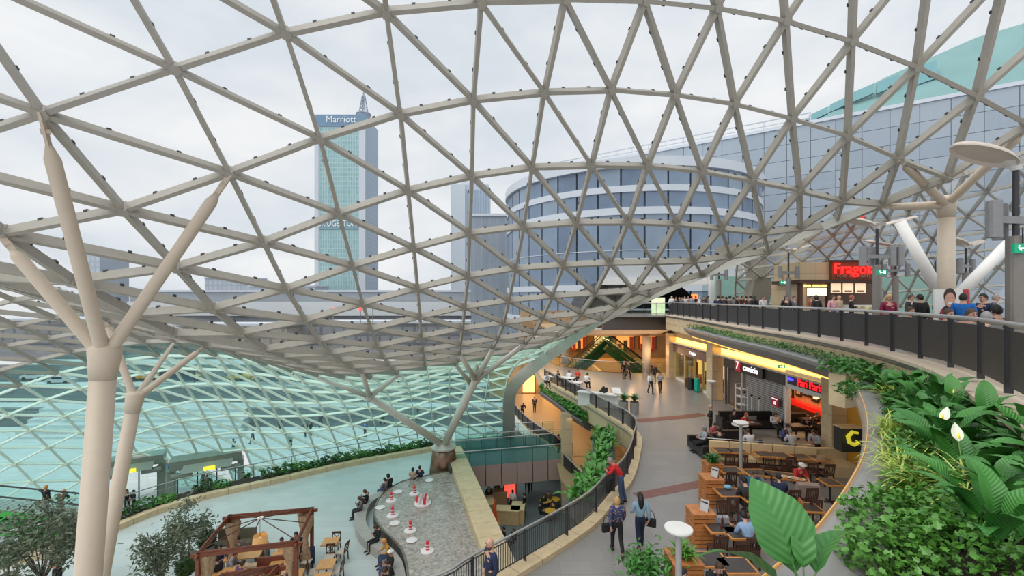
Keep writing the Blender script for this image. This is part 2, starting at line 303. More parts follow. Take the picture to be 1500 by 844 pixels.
def net(root, nodes, inward, mats, seen, wide=.09, deep=.225, nmax=300, clamps=True, ground=-99):
    """builds beams, panes, hubs of a triangulated net; the largest ones singly, the rest joined"""
    mb1, mb2, mg1, mg2 = mats
    nor = {}
    for (i, j), p in nodes.items():
        a = (nodes.get((i+1, j), p) - nodes.get((i-1, j), p)); b = (nodes.get((i, j+1), p) - nodes.get((i, j-1), p))
        n = a.cross(b)*inward
        nor[(i, j)] = n.normalized() if n.length > 1e-6 else V((0, 0, 1))
    edges = []; tris = []
    for (i, j), p in nodes.items():
        for d in DIRS:
            q = (i+d[0], j+d[1])
            if q in nodes: edges.append(((i, j), q))
        for t in (((i, j), (i+1, j), (i+1, j+1)), ((i, j), (i+1, j+1), (i, j+1))):
            if all(k in nodes for k in t): tris.append(t)
    tris = [t for t in tris if max(nodes[k].z for k in t) > ground]
    def in_door(t):
        c = (nodes[t[0]]+nodes[t[1]]+nodes[t[2]])/3
        return c.z < ZB+3.3 and any((c.xy-d.xy).length < 2.5 for d in DOORS)
    tris = [t for t in tris if not in_door(t)]
    ok = set(); [ok.add(frozenset((t[a], t[b]))) for t in tris for a, b in ((0, 1), (1, 2), (0, 2))]
    edges = [e for e in edges if frozenset(e) in ok]
    def size(ks):
        c = V((0, 0, 0))
        for k in ks: c = c + nodes[k]
        c = c/len(ks); l = (nodes[ks[0]]-nodes[ks[1]]).length; d = (c-V((0, 0, EYE))).length
        px = 750 + c.x/max(c.y, .1)*F; py = 436 - (c.z-EYE)/max(c.y, .1)*F
        return l/d*(1 if -60 < px < 1560 and -60 < py < 800 and c.y > .5 else .05)
    base = root.location
    edges.sort(key=lambda e: -size(e)); tris.sort(key=lambda t: -size(t))
    rest = MB()
    for n, (a, b) in enumerate(edges):
        pa, pb = nodes[a], nodes[b]; up = (nor[a]+nor[b]).normalized(); green_lit = min(a[0], b[0]) >= seen
        m = MB() if n < nmax else rest; m.cur = 1 if green_lit else 0
        d = (pb-pa).normalized(); f_ = .78 if green_lit else 1.
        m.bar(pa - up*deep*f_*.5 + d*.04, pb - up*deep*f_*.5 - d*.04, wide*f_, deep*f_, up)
        if n < nmax: m.obj('beam', [mb1, mb2], root, base=base)
    if rest.f: rest.obj('beam', [mb1, mb2], root, base=base)['kind'] = 'stuff'
    rest = MB()
    for n, t in enumerate(tris):
        P3 = [nodes[k] + nor[k]*.03 for k in t]; up = sum((nor[k] for k in t), V((0, 0, 0))).normalized()
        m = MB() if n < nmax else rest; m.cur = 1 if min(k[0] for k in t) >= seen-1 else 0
        Q = [p + up*.02 for p in P3]
        m.add(P3+Q, [(2, 1, 0), (3, 4, 5), (0, 1, 4, 3), (1, 2, 5, 4), (2, 0, 3, 5)])
        if n < nmax: m.obj('glass_pane', [mg1, mg2], root, base=base)
    if rest.f: rest.obj('glass_pane', [mg1, mg2], root, base=base)['kind'] = 'stuff'
    hub = MB(); cl = MB()
    for k, p in nodes.items():
        if not any(k in e for e in edges): continue
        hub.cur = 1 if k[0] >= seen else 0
        hub.tube([p - nor[k]*(deep+.03), p + nor[k]*.03], wide*1.15, 6)
    hub.obj('hub', [mb1, mb2], root, base=base)['kind'] = 'stuff'
    if clamps:
        for (a, b) in edges[:420]:
            pa, pb = nodes[a], nodes[b]; up = (nor[a]+nor[b]).normalized(); d = (pb-pa).normalized(); s = d.cross(up).normalized()
            for t in (.3, .68):
                cl.tube([pa.lerp(pb, t) + up*.01 - d*.035, pa.lerp(pb, t) + up*.01 + d*.035], .062, 6)
        cl.obj('glass_clamp', M_BLACK, root, base=base)['kind'] = 'stuff'
    return nor
roof = thing('ceiling', 'undulating glass roof on a net of warm white steel triangles that dips and turns into the green glass wall', 'roof', (0, 20, Z2), kind='structure')
NOR = net(roof, NODE, -1, (M_BEAM, M_BEAM_LIT, M_GLASS, M_WGLASS), 10, ground=ZB-.5)
# broad edge beam that carries the right-hand rim of the net down to the street
rim = [NODE[(1, 12)], NODE[(2, 12)], NODE[(3, 12)], NODE[(4, 11)], NODE[(5, 10)], NODE[(6, 9)], NODE[(7, 9)], NODE[(8, 9)], NODE[(9, 9)], NODE[(10, 9)], NODE[(11, 9)], NODE[(12, 9)], NODE[(13, 8)], NODE[(14, 7)], NODE[(15, 7)], NODE[(16, 7)], NODE[(17, 7)], NODE[(18, 7)], NODE[(19, 7)], NODE[(20, 7)]]
for _ in range(2): rim = [rim[0]] + [(rim[k-1]+rim[k]*2+rim[k+1])/4 for k in range(1, len(rim)-1)] + [rim[-1]]
rim = spline(rim, 4)
m = MB(); k = len(rim); vs = []
for i, p in enumerate(rim):
    d = (rim[min(i+1, k-1)] - rim[max(i-1, 0)]).normalized(); t = min(1, i/16)
    view = (p - V((0, 0, EYE))).normalized(); s = d.cross(view).normalized()
    if s.x < 0: s = -s
    w = p.y*(.009 + .016*min(1, i/42)); h = .18 + .28*min(1, i/30); u = d.cross(s).normalized()
    vs += [p - s*.08 - u*h/2, p + s*w - u*h/2, p + s*w + u*h/2, p - s*.08 + u*h/2]
m.add(vs, [(i*4+j, i*4+(j+1) % 4, i*4+4+(j+1) % 4, i*4+4+j) for i in range(k-1) for j in range(4)] + [(3, 2, 1, 0), (k*4-4, k*4-3, k*4-2, k*4-1)])
RIM = rim
tag(m.obj('trim_1', mat('rim_paint', (.60, .60, .53), .45, var=.04), fix=True, smooth=False), 'broad curved steel edge beam along the right rim of the glass roof', 'edge beam', kind='structure')
# the lower net beyond the rim that closes the upper terrace
def lerp_row(row, t):
    x = t*(len(row)-1); i = min(int(x), len(row)-2); a = x-i
    return tuple(row[i][k]*(1-a) + row[i+1][k]*a for k in range(3))
top = [(1085, 362, 27), (1220, 333, 25), (1300, 300, 21.5), (1400, 262, 19), (1600, 190, 17)]
bot = [(1075, 470, 42), (1200, 462, 41), (1320, 450, 40), (1430, 445, 39), (1640, 440, 38)]
N2 = {}
for i in range(8):
    for j in range(-8, 14):
        u = (j - i*.5 + 4)/13.; v = i/7
        if -.06 <= u <= 1.06:
            u = min(max(u, 0), 1); a = PD(*lerp_row(top, u)); b = PD(*lerp_row(bot, u))
            p = a.lerp(b, v) + V((.5, 1.0, 1.3))*sin(pi*v)
            N2[(i, j)] = p
roof2 = thing('ceiling', 'lower glass net closing the upper terrace behind the kiosk', 'roof', (22, 34, Z2), kind='structure')
net(roof2, N2, 1, (M_BEAM, M_BEAM, M_GLASS, M_GLASS), 99, wide=.11, deep=.16, nmax=150, clamps=False)
# ================================================================== outside: street, towers, round glass building, panelled hall
M_PAVE = grid_mat('pale_paving', (.60, .61, .62), (.48, .49, .50), 1.2, .6, .02, .6, axis='XY')
M_ROAD = mat('asphalt', (.10, .11, .12), .8, var=.2, vs=.3)
m = MB(); m.prism([(-260, 40), (260, 40), (320, 600), (-320, 600)], ZB-.6, ZB-.06)
tag(m.obj('floor', M_ROAD), 'dark asphalt street beyond the glass wall', 'street', kind='structure')
m = MB(); m.prism([(-120, -30), (120, -30), (120, 54), (-120, 54)], ZB-.6, ZB)
tag(m.obj('floor', M_PAVE), 'pale paving at street level inside and outside the glass wall', 'pavement', kind='structure')
def tower(name, label, x0, x1, d0, d1, ztop, mats, rows, cols, floors=None):
    t = thing(name, label, 'tower', ((x0+x1)/2, (d0+d1)/2, ZB)); b = t.location
    f, s = mats
    m = MB(); m.box(((x0+x1)/2, (d0+d1)/2, (ZB+ztop)/2), (x1-x0, d1-d0, ztop-ZB)); m.obj('wall', f, t, base=b)
    return t
HZ = .0
M_T1 = grid_mat('teal_curtain_wall', (.26, .46, .47), (.42, .57, .58), 1.75, 3.1, .32, .35, axis='XZ', var=.12)
M_T1S = grid_mat('blue_grey_curtain_wall', (.24, .34, .45), (.33, .42, .52), 2.0, 3.1, .3, .4, axis='YZ', var=.05)
M_PALE = mat('hazy_pale_concrete', (.60, .64, .70), .7, var=.03)  # distance haze is mixed into the pale colours of the far towers
d = 300.; zt = EYE + 268/F*d; x0, xa, xb, x1 = (-289/F*d, -283/F*d, -224/F*d, -215/F*d)
t1 = thing('office_tower', 'tall teal glass office tower with a lettered dark top band and a lattice mast', 'tower', ((x0+x1)/2, d+14, ZB)); b = t1.location
m = MB(); m.box(((x0+x1)/2, d+15, (ZB+zt)/2), (x1-x0, 28, zt-ZB)); m.obj('wall', M_T1S, t1, base=b)
m = MB(); m.box(((xa+xb)/2, d+.6, (ZB+zt-8)/2), (xb-xa, .8, zt-8-ZB)); m.obj('glass_front', M_T1, t1, base=b)
for a, c in ((x0, xa), (xb, x1)):
    m = MB(); m.box(((a+c)/2, d+.4, (ZB+zt-8)/2), (c-a, 1.6, zt-8-ZB)); m.obj('corner_strip', M_PALE, t1, base=b)
m = MB(); m.box(((x0+x1)/2+.5, d+.5, zt-4), (x1-x0, 1.6, 8)); m.obj('top_band', mat('dark_blue_band', (.16, .27, .40), .5, var=.03), t1, base=b)
M_SIGNW = mat('white_letters', (.86, .88, .9), .5, var=0)
text('lettering', 'Marriott', 6.4, (-250/F*d, d-.6, zt-3.6), (pi/2, 0, 0), M_SIGNW, t1, ext=.1, sx=.95)
m = MB(); zb = EYE + 108/F*d; m.box(((xa+xb)/2, d, zb), (xb-xa, .6, 7.5)); m.obj('sign_band', mat('teal_sign_band', (.2, .36, .42), .5, var=.03), t1, base=b)
text('lettering', 'BRIDGESTONE', 6.0, (-253/F*d, d-.6, zb), (pi/2, 0, 0), M_SIGNW, t1, ext=.1, sx=.74)
mx = -226/F*d; m = MB(); m.tube([(mx, d+12, zt), (mx, d+12, zt+5)], [4.2, 5.2], 8); m.tube([(mx, d+12, zt+5), (mx, d+12, zt+6.5)], [5.6, 4], 8)
for k in range(5):
    for a in range(4):
        p = V((mx+3.2*(1-k*.14)*cos(a*pi/2+.5), d+12+3.2*(1-k*.14)*sin(a*pi/2+.5), zt+6+k*2.5)); q = V((mx+3.2*(.86-k*.14)*cos(a*pi/2+.5+pi/2), d+12+3.2*(.86-k*.14)*sin(a*pi/2+.5+pi/2), zt+8.5+k*2.5)); r = V((mx+3.2*(.86-k*.14)*cos(a*pi/2+.5), d+12+3.2*(.86-k*.14)*sin(a*pi/2+.5), zt+8.5+k*2.5))
        m.bar(p, q, .35, .35); m.bar(p, r, .5, .5)
m.tube([(mx, d+12, zt+15), (mx, d+12, zt+24)], [.8, .2], 6)
m.obj('lattice_mast', mat('mast_grey', (.30, .34, .42), .6, var=0), t1, base=b)
d = 350.; zt = EYE + 166/F*d; x0, x1 = -90/F*d, -34/F*d
t2 = thing('apartment_tower', 'pale hazy residential tower with vertical stripes behind the dark block', 'tower', ((x0+x1)/2, d+15, ZB)); b = t2.location
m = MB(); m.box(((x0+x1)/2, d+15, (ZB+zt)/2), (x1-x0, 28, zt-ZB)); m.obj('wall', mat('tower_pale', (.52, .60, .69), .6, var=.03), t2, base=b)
for k in range(9):
    x = x0 + 12.5 + (x1-x0-13.5)*k/8; m = MB(); m.box((x, d+.7, (ZB+zt)/2-2), (1.2, .8, zt-ZB-4)); m.obj('stripe', mat('tower_stripe', (.36, .46, .58), .4, var=0), t2, base=b)
m = MB(); m.box((x0+6, d+.5, (ZB+zt)/2), (11.5, 1.4, zt-ZB)); m.obj('pale_left_face', mat('tower_left_pale', (.62, .68, .74), .6, var=.03), t2, base=b)  # paler slab over the left face of the tower
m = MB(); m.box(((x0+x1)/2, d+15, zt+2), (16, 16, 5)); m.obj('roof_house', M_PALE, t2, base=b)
def block(name, label, px0, px1, py, d, dep, m_, py1=None):
    x0, x1 = (px0-750)/F*d, (px1-750)/F*d; z = EYE + (436-py)/F*d; zb = ZB if py1 is None else EYE + (436-py1)/F*d
    t = thing(name, label, 'building', ((x0+x1)/2, d+dep/2, zb)); m = MB(); m.box(((x0+x1)/2, d+dep/2, (z+zb)/2), (x1-x0, dep, z-zb)); m.obj('wall', m_, t, base=t.location)
    m = MB(); m.box(((x0+x1)/2, d+dep/2, z+.4), (x1-x0+.8, dep+.8, .8)); m.obj('roof', M_PALE, t, base=t.location); return t
M_DARKB = grid_mat('dark_glass_block', (.26, .31, .37), (.33, .38, .43), 2.5, 60, .12, .3, axis='XZ', var=.04)
block('office_block', 'dark grey glass block in front of the pale tower', 690, 768, 317, 135, 22, M_DARKB)
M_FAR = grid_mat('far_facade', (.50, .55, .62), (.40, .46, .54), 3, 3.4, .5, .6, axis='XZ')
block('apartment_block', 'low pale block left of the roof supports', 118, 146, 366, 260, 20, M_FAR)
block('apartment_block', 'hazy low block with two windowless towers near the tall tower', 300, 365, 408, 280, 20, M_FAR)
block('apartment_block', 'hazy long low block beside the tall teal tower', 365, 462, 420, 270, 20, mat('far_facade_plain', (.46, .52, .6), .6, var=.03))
st = block('station_hall', 'long flat grey station hall with a white fascia below the towers', 190, 960, 428, 175, 40, mat('station_grey', (.30, .33, .37), .6, var=.1, vs=.05))
m = MB(); x0, x1 = -560/F*174, 210/F*174; m.box(((x0+x1)/2, 173.6, EYE-4.4), (x1-x0, 1.6, 5.6)); m.obj('white_fascia', mat('station_white', (.66, .69, .71), .6, var=.04), st, base=st.location)
M_REDL = mat('red_traffic_light', (.8, .03, .02), .4, var=0, emit=(1, .05, .03), es=3)
for n, px in enumerate((488, 528, 546)):
    p = PD(px, (453, 450, 446)[n], 120); t = thing('street_lamp', ('red signal lamp left of the other two outside', 'middle red signal lamp outside below the tower', 'right red signal lamp outside below the tower')[n], 'lamp', (p.x, p.y, ZB))
    m = MB(); m.tube([(p.x, p.y, ZB), (p.x, p.y, p.z)], .12, 6); m.obj('pole', M_GREYMETAL, t, base=t.location)
    m = MB(); m.box(p, (.9, .3, .9)); m.box((p.x, p.y+.1, p.z-.8), (.8, .3, .6)); m.obj('signal', M_REDL, t, base=t.location)
# street fronts seen through the green wall
for k, (a, c, py, dd, col) in enumerate(((-250, 190, 470, 150, (.26, .28, .30)), (190, 420, 478, 140, (.34, .31, .27)), (420, 760, 474, 150, (.24, .26, .29)))):
    block('street_building', ('dark low street front far left behind the glass wall', 'brownish low street front behind the glass wall', 'dark low street front behind the fountain plaza')[k], a, c, py, dd, 10, grid_mat('street_front_%s' % 'abc'[k], col, tuple(v*.55 for v in col), 4, 3.2, .5, .5, axis='XZ'))
# round glass building
cx, cy, R, zt = 24., 92., 24.9, 28.6
rb = thing('round_building', 'round blue glass building with white floor bands seen through the roof', 'building', (cx, cy, ZB)); b = rb.location
BL = [mat('blue_glass_%d' % k, c, .12, .0, var=.1, vs=.3, spec=.6) for k, c in enumerate(((.17, .235, .335), (.20, .27, .37), (.145, .20, .29), (.235, .31, .40)))]
bands = [(ZB, 2.2), (3.0, 9.0), (9.9, 15.0), (15.6, 20.6), (21.6, 24.2), (25.2, 27.9)]
bands = [(ZB, 3.4), (4.3, 8.6), (9.6, 14.9), (15.0, 20.5), (21.6, 24.0), (25.0, 27.8)]
cell = {}
N = 44; rnd = random.Random(3)
for k in range(N):
    a0, a1 = 2*pi*k/N, 2*pi*(k+1)/N; am = (a0+a1)/2
    if sin(am) > .25: continue
    for z0, z1 in bands:
        m = MB(); P = [V((cx+R*cos(a), cy+R*sin(a), z)) for a, z in ((a0+.006, z0), (a1-.006, z0), (a1-.006, z1), (a0+.006, z1))]; nn = V((cos(am), sin(am), 0))*.15
        Q = [p - nn for p in P]; m.add(P+Q, [(0, 1, 2, 3), (0, 4, 5, 1), (1, 5, 6, 2), (2, 6, 7, 3), (3, 7, 4, 0)])
        m.obj('window_pane', BL[rnd.choice((0, 0, 1, 1, 2, 3))], rb, base=b)
m = MB(); m.lathe([(R-.4, ZB), (R-.4, zt-.3)], 64, (cx, cy, 0)); m.obj('core', mat('blue_dark_core', (.07, .10, .15), .4, var=0), rb, base=b)
for z0, z1, rr in ((3.4, 4.3, .15), (8.6, 9.6, .15), (14.9, 15.0, .05), (20.5, 21.6, .2), (24.0, 25.0, .2), (27.8, 29.3, .5)):
    m = MB(); m.lathe([(R-.3, z0), (R+rr, z0), (R+rr, z1), (R-.3, z1)], 72, (cx, cy, 0)); m.obj('floor_band', M_PALE, rb, base=b)
m = MB(); m.lathe([(R+.3, zt+.7), (.1, zt+1.6)], 64, (cx, cy, 0)); m.obj('roof', M_PALE, rb, base=b)
# hall clad in grey square panels with a teal roof
def hp(px, py):      # point of the facade plane seen at a picture position
    s = 1.9; ox, oy, dx, dy = 46.9*s, 40*s, -13.2, 9.0; k = (px-750)/F; t = (ox - k*oy)/(k*dy - dx); D = oy + dy*t; return V((ox+dx*t, D, EYE + (436-py)/F*D))
u = V((-13.2, 9.0, 0)).normalized(); nf = V((-u.y, u.x, 0)); nf = nf if nf.y < 0 else -nf
o0 = V((46.9*1.9, 76, 0)) - u*8
hall = thing('panelled_hall', 'large hall clad in grey square panels with a sloping teal roof', 'building', (o0.x, o0.y, ZB)); b = hall.location
htop = 44.6; pw, ph = 4.3, 3.55
mp_ = MB(); mp_.box((0, 0, 0), (pw-.09, .25, ph-.09)); pm = [mp_.mesh('panel', mat('grey_blue_panel_%d' % q, c, .45, var=.05)) for q, c in enumerate(((.33, .385, .45), (.35, .405, .465), (.31, .365, .43)))]
rz = atan2(u.y, u.x)
for i in range(23):
    for j in range(12):
        c = o0 + u*(pw*(i+.5)) + V((0, 0, htop - ph*(j+.5)))
        if htop - ph*(j+1) < -2: continue
        link('panel', rnd.choice(pm), hall, c + nf*.15 - V((b.x, b.y, b.z)), rz)
m = MB(); e = o0 + u*(pw*23); m.add([(o0.x, o0.y, ZB), (e.x, e.y, ZB), (e.x, e.y, htop), (o0.x, o0.y, htop)] + [(p[0]-nf.x*6, p[1]-nf.y*6, p[2]) for p in ((o0.x, o0.y, ZB), (e.x, e.y, ZB), (e.x, e.y, htop), (o0.x, o0.y, htop))], [(0, 1, 2, 3), (7, 6, 5, 4), (0, 4, 5, 1), (1, 5, 6, 2), (2, 6, 7, 3), (3, 7, 4, 0)])
m.obj('wall', mat('panel_joint', (.19, .225, .27), .7, var=0), hall, base=b)
M_TEAL = mat('teal_roof', (.17, .33, .33), .5, var=.06, vs=.2)
low = [hp(px, 0) for px in (1170, 1200, 1300, 1400, 1500, 1600)]; hi = ((1170, 180), (1200, 163), (1300, 112), (1430, 55), (1500, 34), (1600, 8))
m = MB(); A = []; B = []
for p, (px, py) in zip(low, hi):
    A.append(V((p.x, p.y, htop+.5))); D = p.y+9; B.append(V(((px-750)/F*D, D, EYE+(436-py)/F*D)))
n = len(A); m.add(A + B + [a - nf*10 for a in B] + [a - nf*10 for a in A], [(i, i+1, n+i+1, n+i) for i in range(n-1)] + [(n+i, n+i+1, 2*n+i+1, 2*n+i) for i in range(n-1)] + [(0, n, 2*n, 3*n), (n-1, 4*n-1, 3*n-1, 2*n-1)])
m.obj('teal_roof', M_TEAL, hall, base=b, fix=True)
m = MB(); p, q = o0 + nf*.3, e + nf*.3; m.bar((p.x, p.y, htop+.35), (q.x, q.y, htop+.35), .5, .7); m.obj('roof_edge', M_PALE, hall, base=b)
M_LOUV = mat('teal_louvre', (.13, .33, .36), .4, var=0)
for px0, px1, py0, py1 in ((1185, 1212, 170, 158), (1216, 1244, 155, 142), (1250, 1280, 140, 124), (1284, 1318, 128, 110), (1335, 1372, 118, 90)):
    Pq = []
    for px, py in ((px0, py0+9), (px1, py0-4), (px1, py1-2), (px0, py1+11)):
        q = hp(px, 0); D = q.y+1.2+max(0, (181-py))*.035; Pq.append(V(((px-750)/F*D, D, EYE+(436-py)/F*D)))
    m = MB(); m.add(Pq+[p - nf*.8 for p in Pq], [(0, 1, 2, 3), (0, 4, 5, 1), (1, 5, 6, 2), (2, 6, 7, 3), (3, 7, 4, 0)]); m.obj('roof_window', M_LOUV, hall, base=b, fix=True)
m = MB(); seg = [o0 + u*(pw*k) + nf*.4 for k in range(9, 24)]
for k in range(len(seg)): m.tube([seg[k]+V((0, 0, htop)), seg[k]+V((0, 0, htop+2.4))], .12, 5)
m.tube([p+V((0, 0, htop+2.4)) for p in seg], .16, 5); m.tube([p+V((0, 0, htop+1.3)) for p in seg], .12, 5); m.obj('roof_railing', M_PALE, hall, base=b)
# cars on the street
M_TYRE = M_BLACK
def car(px, py, col, label, rz=0.1):
    p = G(px, py, ZB); t = thing('car', label, 'car', p, rz); m = MB()
    prof = [(-2.1, .35), (-2.1, .85), (-1.5, .95), (-.9, 1.42), (.7, 1.42), (1.3, .98), (2.1, .8), (2.15, .35)]
    for y in (-.85, .85): m.v += [(a, y, z) for a, z in prof]
    n = len(prof); m.f += [tuple(range(n)), tuple(range(2*n-1, n-1, -1))] + [(i, (i+1) % n, n+(i+1) % n, n+i) for i in range(n)]; m.m += [0]*(n+2)
    m.obj('body', mat('car_'+label.split()[0], col, .25, var=0, coat=.5), t, fix=True)
    m = MB(); m.box((-.1, 0, 1.17), (1.75, 1.74, .36)); m.obj('window', mat('car_window', (.03, .04, .05), .1, var=0), t)
    for x in (-1.35, 1.35):
        for y in (-.8, .8): m = MB(); m.tube([(x, y-.1, .32), (x, y+.1, .32)], .32, 10); m.obj('wheel', M_TYRE, t)
for px, py, c, l in ((212, 556, (.75, .33, .02), 'orange car outside left of the second roof support'), (275, 557, (.70, .40, .03), 'amber car outside right of the second roof support'), (352, 556, (.8, .5, .05), 'yellow car outside behind the glass wall'), (388, 558, (.75, .38, .02), 'tangerine car outside behind the glass wall'), (90, 562, (.55, .57, .6), 'silver car outside at the far left'), (52, 556, (.7, .7, .72), 'white car outside at the far left'), (455, 560, (.10, .12, .3), 'navy car outside behind the glass wall')):
    car(px, py, c, l)
# outside steps at the far left
for k in range(6):
    m = MB(); m.box((-44-k*.5, 50+k*1.1, ZB+.09+.18*k), (26, 1.1, .18+.36*k)); tag(m.obj('trim_3', M_PAVE), 'shallow stone steps outside the glass wall', 'steps', group='outside stone steps', kind='structure')

for y0, y1, x0, x1, l in ((63, 66, -90, 60, 'pale tram platform outside, nearest the glass wall'), (78, 82, -110, 70, 'pale tram platform outside behind the nearest one'), (104, 112, -150, 90, 'far pale pavement outside across the street')):
    m = MB(); m.prism([(x0, y0), (x1, y0), (x1, y1), (x0, y1)], ZB-.06, ZB+.16); tag(m.obj('floor', M_PAVE), l, 'platform', kind='structure')
m = MB()
for k in range(24):
    x = -74+k*3.2; m.tube([(x, 57, ZB), (x, 57, ZB+1.1)], .05, 5)
m.tube([(-74, 57, ZB+1.1), (0, 57, ZB+1.1)], .05, 5); m.tube([(-74, 57, ZB+.6), (0, 57, ZB+.6)], .035, 5); tag(m.obj('street_railing', M_GREYMETAL), 'long grey railing along the street outside the glass wall', 'railing')
for k, x in enumerate((-62, -44, -27, -12, 4)):
    t = thing('street_shelter', 'dark glazed shelter on the tram platform outside, %s from the left' % ('first', 'second', 'third', 'fourth', 'fifth')[k], 'shelter', (x, 80, ZB+.16)); m = MB(); m.box((0, 0, 2.6), (7, 2.4, .25)); m.obj('roof', M_DKMETAL, t); m = MB(); m.box((0, 1, 1.3), (6.6, .1, 2.2)); m.obj('back_pane', BL[2], t)
    for q in (-3.2, 3.2): m = MB(); m.box((q, .9, 1.3), (.15, .15, 2.6)); m.obj('post', M_DKMETAL, t)
# ================================================================== inside: levels, walls, columns
M_FLOOR1 = grid_mat('grey_granite_floor', (.265, .255, .24), (.205, .2, .19), .9, .6, .006, .28, axis='XY', var=.05, offset=.5, spec=.5)
M_FLOORP = grid_mat('wet_pale_granite', (.50, .55, .535), (.42, .47, .455), 1.2, .6, .008, .16, axis='XY', var=.04, offset=.5, spec=.7)
M_FLOORB = grid_mat('dark_granite_floor', (.16, .18, .185), (.12, .13, .135), .9, .9, .01, .3, axis='XY', var=.06, spec=.5)
M_REDGRAN = mat('red_granite', (.20, .085, .07), .35, var=.15, vs=5)
M_PANELST = grid_mat('sandstone_cladding', (.62, .48, .29), (.36, .27, .16), 1.5, 1.1, .012, .5, axis='YZ', var=.05)
M_PANELSX = grid_mat('sandstone_cladding_x', (.62, .48, .29), (.36, .27, .16), 1.5, 1.1, .012, .5, axis='XZ', var=.05)
M_CONC = mat('smooth_grey_render', (.34, .33, .32), .6, var=.06, vs=1.5)
M_PLASTER = mat('cream_plaster', (.68, .62, .54), .7, var=.03)
M_SLATE = mat('brown_grey_cladding', (.085, .07, .065), .5, var=.06)
M_WARM = mat('warm_lamp_strip', (1, .7, .25), .5, var=0, emit=(1., .58, .12), es=3.2)
M_WARM2 = mat('warm_shop_light', (1, .75, .4), .5, var=0, emit=(1., .50, .13), es=1.8)
# --- walkway (level 1): rim curve, slab, kerb, red bands
rail_px = [(640, 844), (690, 816), (740, 790), (812, 752), (862, 722), (891, 693), (916, 668), (928, 637), (929, 611), (895, 590), (841, 562), (798, 541)]
RAIL1 = [V((-7.5, 7.2, 0)), V((-4.6, 8.7, 0))] + [V((p.x, p.y, 0)) for p in (G(a, b, 1.05) for a, b in rail_px)]
RAIL1 = resample(spline(RAIL1, 8), .35)
edge1 = offset(RAIL1, -.12)
hole = [V((13.3 + 9.2*cos(a), 53.5 + 9.6*sin(a), 0)) for a in [radians(x) for x in range(180, 361, 10)]]
poly = [(p.x, p.y) for p in edge1] + [(2.6, 44.5), (2.6, 53.5)] + [(p.x, p.y) for p in hole] + [(24, 53.5), (24, 3), (-7.5, 3)]
m = MB(); m.prism(poly, -.12, 0); tag(m.obj('floor', M_FLOOR1, fix=True), 'grey granite walkway of the restaurant level', 'walkway', kind='structure')
m = MB(); m.prism([(p.x, p.y) for p in offset(RAIL1, -.04)] + [(2.6, 44.5), (2.6, 53.5)] + [(p.x, p.y) for p in hole] + [(24, 53.5), (24, 3), (-7.5, 3)], -1.15, -.125)
tag(m.obj('floor', M_PANELST, fix=True), 'sandstone faced slab under the restaurant walkway', 'slab', kind='structure')
m = MB(); m.sweep([p for p in RAIL1], [(-.14, .0), (.30, .0), (.30, .14), (-.14, .14)])
k1 = m.obj('trim_2', mat('joint_brown', (.25, .19, .11), .8, var=0), fix=True); stones(k1, RAIL1, [(-.15, -.01), (.31, -.01), (.31, .15), (-.15, .15)], .9, M_STONE); tag(k1, 'sandstone kerb under the walkway railing', 'kerb', kind='structure')
def inlay(pts, w):
    m = MB(); P = spline(pts, 6); m.sweep([p+V((0, 0, .002)) for p in P], [(-w/2, 0), (w/2, 0), (w/2, .004), (-w/2, .004)]); tag(m.obj('trim_4', M_REDGRAN), 'band of red granite set across the grey walkway', 'floor band', group='red floor bands', kind='structure')
inlay([G(932, 727, 0), G(960, 722, 0), G(1000, 714, 0), G(1040, 706, 0)], .55)
inlay([G(932, 617, 0), G(965, 614, 0), G(1000, 611, 0), G(1030, 607, 0)], .75)
# --- plaza and street level
cop_px = [(660, 652), (640, 655), (570, 667), (500, 680), (400, 703), (300, 725), (230, 746), (173, 769), (100, 797), (0, 824)]
COP = [V((p.x, p.y, ZP+.3)) for p in (G(a, b, ZP+.3) for a, b in cop_px)] + [V((-29, 16.5, ZP+.3)), V((-34, 11, ZP+.3))]
COP = resample(spline(COP, 6), .6)
fw_a, fw_b = G(652, 654, ZP+.85), G(712, 818, ZP+.85)     # the sandstone wall beside the fountain
fd = (fw_b-fw_a); fd.z = 0; fd.normalize(); fw_c = fw_b + fd*10
poly = [(p.x, p.y) for p in COP] + [(-34, 2), (2.2, 2), (fw_c.x, fw_c.y), (fw_a.x, fw_a.y)]
m = MB(); m.prism(poly, ZP-1.0, ZP); tag(m.obj('floor', M_FLOORP, fix=True), 'pale wet-looking granite floor of the fountain plaza', 'plaza', kind='structure')
m = MB(); m.prism([(p.x, p.y) for p in offset(COP, -.02)] + [(-34, 2), (2.0, 2), (fw_c.x-.2, fw_c.y), (fw_a.x-.3, fw_a.y)], ZB, ZP-1.02); tag(m.obj('wall_left', M_PANELSX, fix=True), 'sandstone retaining wall under the plaza', 'retaining wall', kind='structure')
m = MB(); m.sweep(COP, [(-.05, -.32), (.40, -.32), (.40, 0), (-.05, 0)]); cp5 = m.obj('trim_5', MATS['joint_brown'], fix=True); stones(cp5, COP, [(-.06, -.30), (.41, -.30), (.41, .012), (-.06, .012)], 1.2, M_STONE); tag(cp5, 'sandstone coping along the outer edge of the plaza', 'coping', kind='structure')
m = MB(); m.bar(fw_a+V((.6, 0, -.55)), fw_c+V((.6, 0, -.55)), 1.25, 1.1); w = m.obj('wall_right', MATS['joint_brown'], fix=True); stones(w, [fw_a+V((.6, 0, 0)), fw_c+V((.6, 0, 0))], [(-.64, -1.08), (.64, -1.08), (.64, .015), (-.64, .015)], 1.35, M_STONE); tag(w, 'long sandstone wall between the fountain and the bridge', 'wall', kind='structure')
m = MB(); a, b = fw_a+V((.6, 0, -5)), fw_c+V((.6, 0, -5)); m.bar(a, b, 1.0, 8.0); tag(m.obj('wall_right', M_PANELST), 'sandstone wall below the fountain wall', 'wall', kind='structure')
